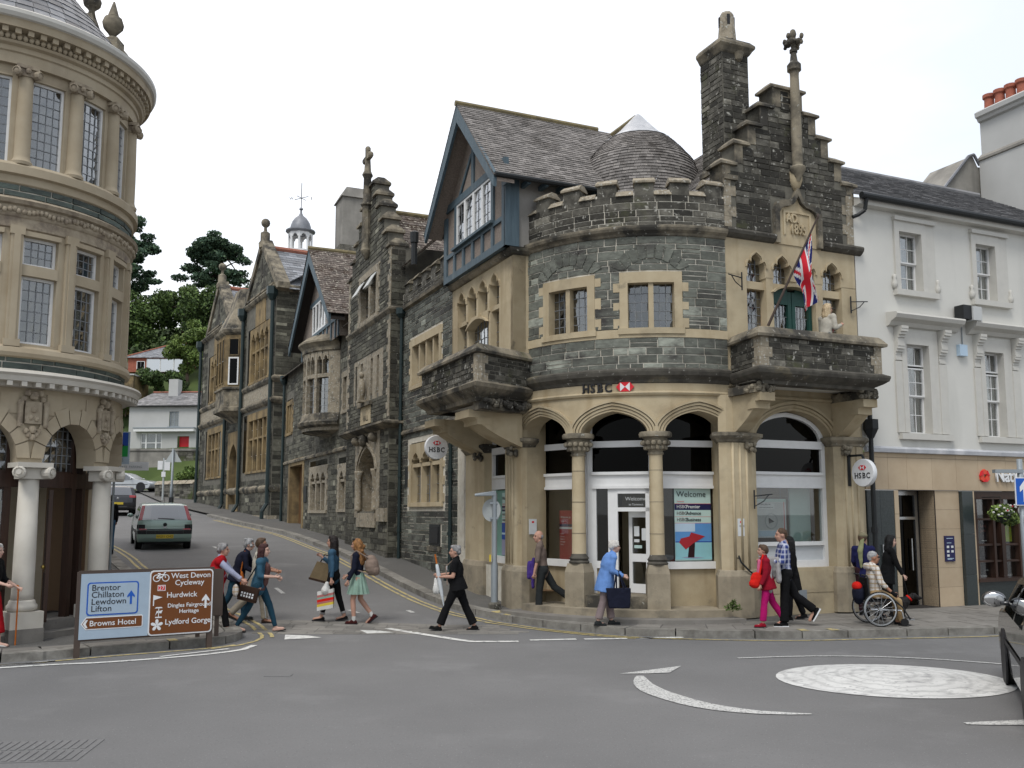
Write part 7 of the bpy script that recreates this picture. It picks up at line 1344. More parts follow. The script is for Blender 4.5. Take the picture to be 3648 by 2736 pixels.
rw = thing('retaining_wall', 'tall mossy stone retaining wall below the white cottage', 'wall', (-30, 79.4, 3.4)); fr_ = plane((0, 0), (1, 0)); MB().sbox(fr_, -16, 12, -.5, 4.0, -.5, -.02).build('core', 'mortar_dark', rw)
lay(courses(fr_, 1.2, 8, .2, 3.9, [], (.16, .34), (.3, .8), dark=.3), 'rock_wall', rw); MB().sbox(fr_, -16, 1.2, 0, 3.95, -.3, .01).build('rendered_panel', 'render_grey', rw); MB().sbox(fr_, -16, 12, 4.0, 4.18, -.55, .1).build('coping', 'render_grey', rw)
lw = thing('coped_wall', 'low dark stone wall with weathered coping beside the town hall', 'wall', (-24.3, 66.5, 2.8), rad(-38)); fw = plane((0, 0), (1, 0)); MB().sbox(fw, -2.5, 2.4, -.4, 1.35, -.6, -.02).build('core', 'mortar_dark', lw); lay(courses(fw, -2.5, 2.4, .0, 1.35, [], (.14, .3), (.3, .7), dark=.4), 'rock_wall', lw)
for i in range(5): a = -2.55+i*1.0; MB().hexa((fw(a, 1.35, .1), fw(a+.93, 1.35, .1), fw(a+.93, 1.35, -.7), fw(a, 1.35, -.7), fw(a, 1.62, -.2), fw(a+.93, 1.62, -.2), fw(a+.93, 1.62, -.4), fw(a, 1.62, -.4))).build('coping_stone', 'ham_lichen', lw)
# ---------------------------------------------------------------- street furniture and signs
def flat_fn(o, x, n):
    o, x, n = Vector(o), Vector(x).normalized(), Vector(n).normalized()
    def f(u, z, d): q = o+x*u+n*d; return (q.x, q.y, q.z+z)
    f.curved = 0; return f
S_ = thing('direction_sign', 'wide grey and brown direction sign on short brown posts at the pavement corner', 'sign', (-6.55, 14.2, .12), math.atan2(1.05, 1.68))
fs = plane((0, 0), (1, 0)); W = 1.98
bd = MB().sbox(fs, -.02, W+.02, .12, 1.18, -.06, -.03).build('sign_frame', 'brown_post', S_)
for x in (-.04, W-.06): MB().box(x, x+.08, .02, .1, -.15, 1.16).build('post', 'brown_post', S_)
lp = MB().sbox(fs, .01, 1.0, .15, 1.13, -.03, -.01).build('grey_panel', 'sign_grey', S_)
def rrect(u0, u1, z0, z1, r): return [(u0+r, z0), (u1-r, z0), (u1-r*.3, z0+r*.3), (u1, z0+r), (u1, z1-r), (u1-r*.3, z1-r*.3), (u1-r, z1), (u0+r, z1), (u0+r*.3, z1-r*.3), (u0, z1-r), (u0, z0+r), (u0+r*.3, z0+r*.3)]
MB().prism(rrect(.1, .84, .50, 1.0, .04), -.008, -.006, fs).build('blue_border', 'sign_blue', lp); MB().prism(rrect(.12, .82, .52, .98, .03), -.005, -.003, fs).build('inner_panel', 'sign_grey', lp)
for i, t in enumerate(('Brentor', 'Chillaton', 'Lewdown', 'Lifton')): text(t, .128, 'ink', fnM(fs, .16, .875-i*.105, -.001), lp, 'place_name', .0008, 'LEFT', 1.0, .0005)
def up_arrow(u, z, h, mt, par, d=-.001, w=.055): MB().prism([(u-w*.28, z), (u+w*.28, z), (u+w*.28, z+h*.6), (u+w, z+h*.48), (u+w, z+h*.62), (u, z+h), (u-w, z+h*.62), (u-w, z+h*.48), (u-w*.28, z+h*.6)], d-.001, d+.001, fs).build('arrow', mt, par)
up_arrow(.73, .65, .21, 'sign_blue', lp)
MB().prism([(.03, .38), (.1, .29), (.9, .29), (.92, .31), (.92, .46), (.9, .48), (.1, .48)], -.008, -.006, fs).build('white_border', 'sign_white', lp); hb = MB().prism([(.05, .38), (.11, .305), (.895, .305), (.905, .315), (.905, .455), (.895, .465), (.11, .465)], -.005, -.003, fs).build('hotel_panel', 'sign_brown', lp); text('Browns Hotel', .118, 'sign_white', fnM(fs, .15, .345, -.001), lp, 'place_name', .0008, 'LEFT', 1.0, .0008); MB().prism([(.06, .38), (.1, .32), (.13, .32), (.1, .38), (.13, .44), (.1, .44)], -.002, 0, fs).build('chevron', 'sign_white', lp)
MB().prism(rrect(1.0, W, .14, 1.15, .05), -.029, -.008, fs).build('white_border', 'sign_white', S_); rp = MB().prism(rrect(1.02, W-.02, .16, 1.13, .04), -.007, -.004, fs).build('brown_panel', 'sign_brown', S_)
for t, u, z, s in (('West Devon', 1.32, 1.02, .118), ('Cycleway', 1.38, .91, .118), ('Hurdwick', 1.26, .72, .118), ('Dingles Fairground', 1.28, .565, .088), ('Heritage', 1.46, .47, .088), ('Lydford Gorge', 1.25, .30, .118)): text(t, s, 'sign_white', fnM(fs, u, z, -.002), rp, 'place_name', .0008, 'LEFT', 1.0, .001)
up_arrow(1.87, .53, .22, 'sign_white', rp, -.002, .06)
cy = MB()
for u in (1.1, 1.235): cy.lathe([(.045, 0), (.058, 0), (.058, .002), (.045, .002), (.045, 0)], n=14, M=fnM(fs, u, 1.03, -.003))
for a, b in (((1.1, 1.03), (1.14, 1.08)), ((1.14, 1.08), (1.215, 1.085)), ((1.215, 1.085), (1.16, 1.03)), ((1.16, 1.03), (1.1, 1.03)), ((1.16, 1.03), (1.135, 1.1)), ((1.235, 1.03), (1.21, 1.11)), ((1.21, 1.11), (1.235, 1.115)), ((1.115, 1.1), (1.155, 1.1))): cy.tube(fs(*a, -.003), fs(*b, -.003), .008, n=4)
cy.build('cycle_symbol', 'sign_white', rp)
MB().prism([(1.12, .83), (1.24, .83), (1.24, .92), (1.12, .92)], -.003, -.0015, fs).build('route_border', 'sign_white', rp); MB().prism([(1.13, .84), (1.23, .84), (1.23, .91), (1.13, .91)], -.001, .0, fs).build('route_patch', 'logo_red', rp); text('27', .085, 'sign_white', fnM(fs, 1.137, .846, .001), rp, 'route_number', .0008, 'LEFT')
MB().prism([(1.06, .6), (1.075, .6), (1.075, .69), (1.2, .73), (1.06, .77)], -.003, -.001, fs).build('flag_symbol', 'sign_white', rp)
MB().prism([(1.1, .41), (1.2, .41), (1.2, .43), (1.1, .43)], -.003, -.001, fs).prism([(1.09, .56), (1.21, .56), (1.19, .58), (1.11, .58)], -.003, -.001, fs).prism([(1.145, .43), (1.155, .43), (1.155, .56), (1.145, .56)], -.003, -.001, fs).prism([(1.1, .45), (1.13, .49), (1.19, .48), (1.21, .53), (1.17, .52), (1.12, .52)], -.003, -.001, fs).build('ride_symbol', 'sign_white', rp)
q = MB()
for k in range(5): g = rad(90+k*72); q.prism([(1.13+r_*math.cos(g+a), .3+r_*math.sin(g+a)) for r_, a in ((.01, -1), (.055, -.45), (.085, -.25), (.095, 0), (.085, .25), (.055, .45), (.01, 1))], -.003, -.001, fs)
q.build('oak_leaf_symbol', 'sign_white', rp)
S2 = thing('rear_sign', 'second brown-backed sign board standing close behind the wide direction sign', 'sign', (-5.25, 15.6, .12), rad(20)); MB().box(-.1, .42, 0, .03, .35, 1.12).build('board', 'brown_post', S2)
for x in (.0, .3): MB().box(x, x+.07, .03, .1, -.15, 1.1).build('post', 'brown_post', S2)
px, py = xy(7.62, 18.1); pz = zr(px, py)+.11
P_ = thing('sign_post', 'grey steel post with round sign seen from behind at the bank corner', 'post', (px, py, pz))
MB().lathe([(.075, 0), (.075, .9), (.055, .98), (.055, 2.42), (.0, 2.43)], (0, 0, 0), 12).build('pole', 'galv', P_, smooth=True, ang=40); MB().lathe([(.13, -.05), (.13, .1), (.08, .14)], (0, 0, 0), 12).build('base_collar', 'dark_stone', P_)
MB().lathe([(.0, 0), (.24, 0), (.24, .02), (0, .02)], (-.06, .08, 2.05), 24, M=Matrix.Rotation(rad(90), 4, 'X') @ Matrix.Rotation(rad(-35), 4, 'Y')).build('round_sign', 'sign_back', P_); MB().box(-.1, .08, -.04, .07, 2.18, 2.22).box(-.1, .08, -.04, .07, 1.86, 1.9).build('clamp', 'galv', P_); MB().hexa(((-.42, -.06, 2.36), (.03, -.06, 2.36), (.03, .06, 2.36), (-.42, .06, 2.34), (-.42, -.05, 2.4), (.03, -.06, 2.46), (.03, .06, 2.46), (-.42, .05, 2.38))).build('lamp_head', 'galv', P_); MB().box(-.11, -.07, -.08, .02, .98, 1.12).build('yellow_tag', 'plate_yellow', P_)
Q_ = thing('arrow_sign_post', 'grey post with blue upward arrow sign in front of the white bank', 'sign', (8.78, 15.95, 0))
MB().lathe([(.05, 0), (.045, 3.1)], (0, 0, 0), 12).build('pole', 'galv', Q_, smooth=True); bs_ = MB().box(-.15, .17, -.09, -.07, 2.3, 2.78).build('arrow_plate', 'sign_white', Q_); MB().box(-.135, .155, -.095, -.091, 2.315, 2.765).build('blue_field', 'sign_blue', bs_); ff = lambda u, z, d: (u, -.097-d, z); MB().prism([(-.02, 2.36), (.04, 2.36), (.04, 2.58), (.095, 2.53), (.095, 2.62), (.01, 2.73), (-.075, 2.62), (-.075, 2.53), (-.02, 2.58)], 0, .003, ff).build('arrow', 'sign_white', bs_); MB().box(-.45, .04, -.05, .06, 2.86, 2.92).build('lamp_arm', 'galv', Q_); MB().box(-.03, .2, -.1, -.08, 2.02, 2.14).build('small_plate', 'sign_white', Q_)
def hang(loc, rz, lab, r=.33):
    h = thing('hanging_sign', lab, 'sign', loc, rz, None); f_ = plane((0, -.07), (1, 0)); fb_ = plane((0, .07), (-1, 0))
    MB().lathe([(0, -.065), (r*.96, -.065), (r, -.045), (r, .045), (r*.96, .065), (0, .065)], n=32, M=Matrix.Rotation(rad(90), 4, 'X')).build('disc', 'sign_white', h, smooth=True, ang=40)
    for g in (f_, fb_): hsbc_word(g, -.235, -.13, .185, .0, h, 'ink', .003); hexlogo(g, 0, .12, .23, .115, .0, h, .004)
    h.scale = (.87, .87, .87); return h
h1 = hang(hloc(-4.1, 5.92, 3.72), HROT, 'white round bank sign with red emblem hung over the hill street'); MB().path([(0.05, 0, .34), (.1, 0, .44), (.8, 0, .44)], .025).build('bracket', 'black_iron', h1)
h2 = hang(hloc(2.98, -.5, 2.99), rad(-62), 'white round bank sign with red emblem beside the white bank'); MB().path([(0, 0, .33), (-.05, 0, .42), (-.5, 0, .42)], .03).tube((-.46, 0, -.3), (-.46, 0, .55), .045).build('bracket', 'black_iron', h2)
fp = thing('flagpole', 'dark wooden pole leaning out from the balcony window', 'flagpole', hloc(.87, -.2, 5.95), HROT)
A0, A1 = Vector((0, 0, 0)), Vector((.68, -.8, 2.15)); MB().tube(A0, A1, .03, .018, n=8).build('pole', 'brown_post', fp); MB().ell(A1, (.03, .03, .06), 8).build('finial', 'brown_post', fp)
flag = thing('union_flag', 'limp union flag hanging from the balcony flagpole', 'flag', hloc(.87, -.2, 5.95), HROT)
nx, nz = 28, 40; L0 = .62;
def fpos(i, j):
    s_, t_ = i/nx, j/nz; h = A0.lerp(A1, .86-.36*s_); e = h+Vector((.14+.22*s_, .1, -1.4+.62*s_)); p = h.lerp(e, t_); k = min(1, t_*2.5)
    return (p.x+.035*math.sin(t_*7+s_*5)*k, p.y+.07*math.sin(s_*8+t_*4)*k-.1*t_*(1-t_), p.z)
def ucol(s_, t_):
    x, y = t_*2-1, (s_*2-1)*.5*1.0
    if abs(x) < .1 or abs(y) < .1: return 'flag_red'
    if abs(x) < .17 or abs(y) < .17: return 'flag_white'
    d = abs(abs(y)-abs(x)*.5)
    return 'flag_red' if d < .04 else ('flag_white' if d < .115 else 'flag_blue')
cols = {}
for i in range(nx):
    for j in range(nz): cols.setdefault(ucol((i+.5)/nx, (j+.5)/nz), MB()).poly((fpos(i, j), fpos(i+1, j), fpos(i+1, j+1), fpos(i, j+1)))
for c, mb_ in cols.items(): mb_.build({'flag_red': 'red_cross', 'flag_white': 'white_field', 'flag_blue': 'blue_field'}[c], c, flag, smooth=True)
fbk = thing('hanging_basket', 'hanging basket of white and red flowers with trailing leaves on the white bank', 'flower basket', hloc(7.0, -.45, 2.1), HROT)
MB().lathe([(.02, -.16), (.14, -.1), (.2, .0), (.2, .02)], (0, 0, 0), 14).build('basket', 'black_iron', fbk); mb_ = MB(); cards(mb_, (.05, 0, .06), (.36, .24, .2), 700, .035, .1); cards(mb_, (.3, .02, -.08), (.26, .16, .14), 350, .035, .1); mb_.build('foliage', ['leaf_light', 'leaf_dark'], fbk)
for i in range(26):
    g = rnd.uniform(-2.8, .9); r_ = rnd.uniform(.22, .4); MB().ell((r_*math.cos(g)-.08, r_*.5*math.sin(g)-.06, rnd.uniform(.02, .26)), (.03, .03, .024), 6).build('flower', 'petal_red' if i in (3, 9) else 'petal_white', fbk)
for a in (0, 2.1, 4.2): MB().tube((.18*math.cos(a), .18*math.sin(a), 0), (0, 0, .42), .004, n=4).build('chain', 'black_iron', fbk)
MB().path([(0, 0, .42), (-.05, .44, .42)], .012).build('bracket', 'black_iron', fbk)
sg = thing('projecting_sign', 'blue and green projecting sign with black horse and grey name panel beside the drum-fronted bank', 'sign', (-8.98, 21.0, 3.27), rad(4))
sf = plane((0, 0), (1, 0)); MB().box(-.5, .24, 0, .04, 0, .74).build('panel', 'sign_grey', sg); q = MB().sbox(sf, -.48, .21, .17, .72, 0, .004).build('green_field', 'lloyds_green', sg); MB().sbox(sf, -.48, .21, .42, .72, .005, .008).build('blue_field', 'lloyds_blue', q)
MB().prism([(-.42, .36), (-.3, .34), (-.2, .4), (-.1, .42), (.02, .34), (.06, .37), (-.06, .46), (.1, .4), (.13, .43), (-.02, .5), (-.1, .52), (-.08, .6), (-.02, .62), (-.1, .66), (-.18, .6), (-.24, .5), (-.36, .48)], .009, .012, sf).build('horse', 'ink', q); text('Lloyds TSB', .13, 'galv', fnM(sf, -.46, .05, .005), sg, 'bank_name', .001, 'LEFT')
MB().path([(-.6, .02, .84), (.1, .02, .84)], .02).tube((.0, .02, .74), (.0, .02, .84), .01).build('bracket', 'black_iron', sg)
s3 = thing('parking_notice', 'small white parking notice behind the blue and green projecting sign', 'sign', (-9.1, 22.0, 3.17)); MB().box(-.4, .42, 0, .03, 0, .2).build('board', 'sign_white', s3); text('PRIVATE  PARKING', .075, 'galv', fnM(plane((0, 0), (1, 0)), -.36, .06, .002), s3, 'lettering', .001, 'LEFT'); MB().tube((-.4, .05, -2.6), (-.4, .05, .3), .03).build('post', 'galv', s3)
w_ = thing('warning_sign_post', 'grey post with triangular sign seen from behind, by the low coped wall', 'sign', (-22.6, 61.4, zr(-22.6, 61.4)+.1)); MB().lathe([(.11, 0), (.11, 1.0), (.08, 1.1), (.07, 3.6)], (0, 0, 0), 10).build('pole', 'galv', w_, smooth=True); MB().box(-.12, .12, -.12, .12, -.1, .35).build('base', 'black_iron', w_); ft_ = plane((0, .1), (1, 0)); MB().prism([(-.55, 2.7), (.55, 2.7), (0, 3.6)], -.02, .02, ft_).build('triangle', 'sign_back', w_)
w2 = thing('notice_post', 'white post with two small notices near the low coped wall', 'sign', (-24.0, 63.6, zr(-24.0, 63.6)+.1)); MB().tube((0, 0, 0), (0, 0, 2.9), .07).build('pole', 'sign_back', w2); MB().box(-.4, -.06, -.1, -.07, 2.1, 2.7).build('notice', 'sign_white', w2); MB().box(.06, .45, -.1, -.07, 2.05, 2.75).build('notice', 'sign_white', w2); MB().box(-.12, .16, -.1, -.07, 1.6, 1.95).build('notice', 'sign_white', w2)
# ---------------------------------------------------------------- cars
def car(name, label, loc, rz, prof, W, paint, belt, wheels, wr=.29, tumble=.2, cat='car', group=None):
    c = thing(name, label, cat, loc, rz, group); hw = W/2; K3 = 3; P0 = [Vector(p) for p in prof]; n0 = len(P0); prof = []
    for i in range(n0):
        a, b, d, e = (P0[(i+j) % n0] for j in (-1, 0, 1, 2))
        for k in range(K3): t = k/K3; prof.append(tuple(b.lerp(d, t)+((d-a)*t*(1-t)**2-(e-b)*t*t*(1-t))*.35-(d-b)*(t*(1-t)**2-t*t*(1-t))*.7))
    n = len(prof); cx_ = sum(p[0] for p in prof)/n
    def pt(i, w):
        x, z = prof[i % n]; x2 = cx_+(x-cx_)*(1-.035*abs(w)**3)*(1 if abs(w) < .99 else .985); z2 = z-(.03*abs(w)**4 if z > belt else 0)
        y = hw*w*(1-tumble*max(0, z-belt)/.6)*(1 if z > .35 else .97); return Vector((x2, y, z2))
    ws = [-1, -.985, -.93, -.8, -.5, 0, .5, .8, .93, .985, 1]; b = MB()
    for i in range(n):
        for a, d in zip(ws, ws[1:]): b.poly((pt(i, a), pt(i, d), pt(i+1, d), pt(i+1, a)))
    for w in (-1, 1):
        ids = [pt(i, w) for i in range(n)]; b.poly(ids if w > 0 else ids[::-1])
    b.build('body', paint, c, smooth=True, ang=38)
    for wx in wheels:
        for s_ in (-1, 1):
            y = s_*(hw-.09); M = Matrix.Translation((wx, y, wr)) @ Matrix.Rotation(rad(90), 4, 'X')
            wl = MB().lathe([(wr*.55, -.1), (wr*.9, -.1), (wr, -.06), (wr, .06), (wr*.9, .1), (wr*.55, .1)], n=24, M=M).build('wheel', 'tyre', c, smooth=True, ang=40); MB().lathe([(.0, -.085*1), (wr*.6, -.085), (wr*.64, -.1), (wr*.64, .1), (wr*.6, .085), (0, .085)], n=16, M=M).build('rim', 'alloy', wl)
            for k in range(5): g = k*1.2566; MB().box(-.02, .02, 0, wr*.56, -.094, .094, M=M @ Matrix.Rotation(g, 4, 'Z')).build('spoke', 'alloy', wl)
            M2 = Matrix.Translation((wx, s_*(hw*1.004), wr+.01)) @ Matrix.Rotation(rad(90), 4, 'X'); MB().lathe([(0, -.012), (wr*1.16, -.012), (wr*1.16, .012), (0, .012)], n=24, M=M2).build('wheel_arch', 'black_plastic', c)
    def panel(i0, i1, w0, w1, mat, nm, off=.006, par=None, ins=.0):
        q = MB(); K = 6
        for i in range(i0*K3, i1*K3):
            for k in range(K):
                a, d = w0+(w1-w0)*k/K, w0+(w1-w0)*(k+1)/K; P = [pt(i, a), pt(i, d), pt(i+1, d), pt(i+1, a)]; nn = (P[1]-P[0]).cross(P[3]-P[0]).normalized(); cc = Vector((cx_, 0, .6)); nn = nn if nn.dot(P[0]-cc) > 0 else -nn; q.poly([p+nn*off for p in P])
        return q.build(nm, mat, par or c, smooth=True, ang=40)
    def side(poly, mat, nm, off=.006):
        for s_ in (-1, 1):
            q = MB(); P = []
            for x, z in poly: y = hw*(1-tumble*max(0, z-belt)/.6)+off; P.append((x, s_*y, z-.03*(z > belt)))
            q.poly(P if s_ > 0 else P[::-1]); q.build(nm, mat, c)
    return c, panel, side, pt
HB = [(-1.86, .3), (-1.9, .38), (-1.91, .5), (-1.9, .62), (-1.86, .66), (-1.85, .8), (-1.82, .95), (-1.68, 1.12), (-1.52, 1.3), (-1.42, 1.40), (-1.3, 1.44), (-.8, 1.46), (-.2, 1.45), (.1, 1.40), (.6, 1.12), (1.0, .92), (1.5, .82), (1.8, .72), (1.9, .6), (1.92, .4), (1.88, .25), (1.0, .2), (-1.0, .2), (-1.75, .24)]
ya = math.atan2(.87, -.49)
ca, panel, side, pt = car('green_hatchback', 'pale green hatchback driving away up the hill, seen from behind', (-11.85, 31.3, zr(-11.85, 31.3)), math.atan2(.90, -.42), HB, 1.64, 'car_green', .92, (-1.22, 1.27))
ca.rotation_euler.y = rad(-2.2)
panel(6, 9, -.84, .84, 'car_glass', 'rear_window', .012); panel(6, 9, -.7, .7, 'mirror_glass', 'window_reflection', .0135) if False else None
for s_ in (-1, 1): panel(6, 9, s_*.84, s_*.985, 'tail_red', 'tail_light', .014)
panel(2, 4, -1, 1, 'black_plastic', 'bumper_strip', .02); panel(1, 2, -.93, .93, 'car_green', 'bumper', .03)
for s_ in (-1, 1): panel(3, 5, s_*.72, s_*1.0, 'black_plastic', 'bumper_corner', .022); panel(3, 4, s_*.66, s_*.94, 'tail_red', 'rear_reflector', .026)
MB().box(-1.955, -1.945, -.26, .26, .37, .49).build('number_plate', 'plate_yellow', ca); text('WG51 CHO', .1, 'ink', Matrix.Translation((-1.957, 0, .395)) @ Matrix.Rotation(rad(-90), 4, 'Z') @ Matrix.Rotation(rad(90), 4, 'X'), ca, 'plate_text', .001, sx=.95)
MB().lathe([(0, 0), (.06, 0), (.06, .02), (0, .02)], (-1.865, 0, .8), 16, M=Matrix.Rotation(rad(-90), 4, 'Y')).build('badge', 'black_plastic', ca); MB().box(-1.89, -1.87, -.06, .06, .7, .74).build('handle', 'steel', ca); MB().tube((-1.15, 0, 1.45), (-1.3, 0, 1.85), .006, n=5).build('aerial', 'black_plastic', ca); MB().tube((-1.83, -.28, .97), (-1.8, .22, 1.0), .012, n=5).build('wiper', 'black_plastic', ca)
side([(-1.35, .95), (-1.25, 1.32), (-.55, 1.36), (-.55, .95)], 'car_glass', 'quarter_window'); side([(-.48, .95), (-.48, 1.37), (.0, 1.35), (.5, 1.08), (.55, .95)], 'car_glass', 'door_window'); side([(-1.5, .5), (-1.5, .58), (1.5, .56), (1.5, .48)], 'black_plastic', 'side_strip', .01)
for s_ in (-1, 1): MB().ell((.5, s_*.93, 1.0), (.07, .1, .07), 8).build('door_mirror', 'car_green', ca, smooth=True)
panel(13, 15, -.8, .8, 'car_glass', 'windscreen', .01); MB().box(-1.6, 1.5, -.6, .6, .17, .3).build('underbody', 'black_plastic', ca)
HD = [(-1.98, .3), (-2.02, .42), (-2.0, .6), (-1.96, .85), (-1.88, .98), (-1.62, 1.3), (-1.5, 1.42), (-1.3, 1.47), (-.5, 1.5), (.1, 1.44), (.8, 1.1), (1.2, .95), (1.8, .8), (1.98, .62), (2.0, .35), (1.5, .2), (-1.5, .2)]
cb, panel, side, pt = car('dark_hatchback', 'black hatchback with red tail light, half hidden by the drum-fronted bank', (-21.1, 49.4, zr(-21.1, 49.4)), math.atan2(.9, -.42), HD, 1.76, 'car_dark', .95, (-1.25, 1.3), .31)
panel(4, 6, -.78, .78, 'car_glass', 'rear_window', .012)
for s_ in (-1, 1): panel(3, 4, s_*.62, s_*.99, 'tail_red', 'tail_light', .015)
MB().box(-2.045, -2.03, -.26, .26, .5, .62).build('number_plate', 'plate_yellow', cb); panel(1, 2, -.9, .9, 'black_plastic', 'bumper', .02); MB().ell((-1.98, 0, .82), (.02, .06, .06), 8).build('badge', 'steel', cb)
HS = [(-2.25, .3), (-2.28, .5), (-2.2, .85), (-2.0, 1.3), (-1.85, 1.42), (-.5, 1.46), (.1, 1.4), (.8, 1.02), (1.2, .92), (1.9, .8), (2.2, .65), (2.25, .4), (1.8, .2), (-1.8, .2)]
cs_, panel, side, pt = car('silver_estate', 'silver estate car waiting across the top of the hill street', (-30.3, 73.2, zr(-30.3, 73.2)+.08), rad(-7), HS, 1.75, 'car_silver', .92, (-1.35, 1.42), .32)
side([(-1.9, .95), (-1.75, 1.34), (-1.0, 1.38), (-1.0, .95)], 'car_glass', 'rear_side_window'); side([(-.93, .95), (-.93, 1.38), (-.1, 1.37), (-.1, .95)], 'car_glass', 'rear_door_window'); side([(-.03, .95), (-.03, 1.35), (.1, 1.33), (.7, .98), (.7, .95)], 'car_glass', 'front_door_window'); side([(-2.1, .52), (-2.1, .56), (2.0, .54), (2.0, .5)], 'black_plastic', 'side_strip', .01)
for s_ in (-1, 1): MB().ell((.65, s_*.98, 1.0), (.08, .1, .07), 8).build('door_mirror', 'car_silver', cs_, smooth=True)
HK = [(-2.2, .35), (-2.25, .5), (-2.22, .75), (-2.1, .98), (-1.6, 1.04), (-1.2, 1.3), (-.9, 1.42), (-.3, 1.47), (.3, 1.42), (1.0, 1.05), (1.3, .98), (1.9, .86), (2.2, .7), (2.25, .45), (1.8, .22), (-1.8, .22)]
th = math.atan2(2.28, 1.0)
ck, panel, side, pt = car('black_saloon', 'glossy black saloon with silver door mirror glass, entering beside the mini roundabout', (6.6, 10.6, 0), th, HK, 1.72, 'car_black', .98, (-1.28, 1.32), .32)
side([(-1.3, 1.0), (-1.0, 1.32), (-.35, 1.4), (-.35, 1.0)], 'car_glass', 'rear_window'); side([(-.28, 1.0), (-.28, 1.4), (.25, 1.38), (.85, 1.06), (.9, 1.0)], 'car_glass', 'front_window'); side([(-1.8, .56), (-1.8, .62), (1.8, .6), (1.8, .54)], 'black_plastic', 'rubbing_strip', .012)
mr = MB().ell((.72, .98, 1.12), (.08, .14, .1), 14).box(.64, .78, .8, .92, 1.05, 1.1).build('door_mirror', 'car_black', ck, smooth=True); MB().ell((.652, .98, 1.12), (.012, .118, .08), 16).build('mirror_glass', 'mirror_glass', mr, smooth=True)
panel(3, 5, -.8, .8, 'car_glass', 'rear_screen', .01); [panel(1, 3, s_*.62, s_*.99, 'tail_red', 'tail_light', .012) for s_ in (-1, 1)]
side([(-.1, .86), (-.1, .9), (-.25, .9), (-.25, .86)], 'steel', 'door_handle', .03)
panel(0, 1, -.92, .92, 'black_plastic', 'bumper', .03); MB().box(-2.29, -2.275, -.26, .26, .58, .69).build('number_plate', 'plate_yellow', ck); MB().box(-2.27, -2.2, -.1, .1, .84, .87).build('boot_handle', 'steel', ck)
# ---------------------------------------------------------------- people
PENDING = []
def blob(mb, name, mat, parent, vox=.013, sm=5, wr=0., ws=.09):
    o = mb.build(name, mat, parent); m = o.modifiers.new('fuse', 'REMESH'); m.mode = 'VOXEL'; m.voxel_size = vox; m.use_smooth_shade = True
    s = o.modifiers.new('soft', 'SMOOTH'); s.factor = .5; s.iterations = sm
    if wr:
        t = bpy.data.textures.get('folds%g' % ws) or bpy.data.textures.new('folds%g' % ws, 'CLOUDS'); t.noise_scale = ws; t.noise_depth = 2; d = o.modifiers.new('folds', 'DISPLACE'); d.texture = t; d.strength = wr; d.mid_level = .5; d.texture_coords = 'LOCAL'
    PENDING.append(o); return o
def finish():
    bpy.context.view_layer.update(); dg = bpy.context.evaluated_depsgraph_get()
    for o in PENDING:
        me = bpy.data.meshes.new_from_object(o.evaluated_get(dg)); old = o.data; me.name = o.name; o.modifiers.clear(); o.data = me; bpy.data.meshes.remove(old)
R3 = lambda a, ax: Matrix.Rotation(rad(a), 3, ax)
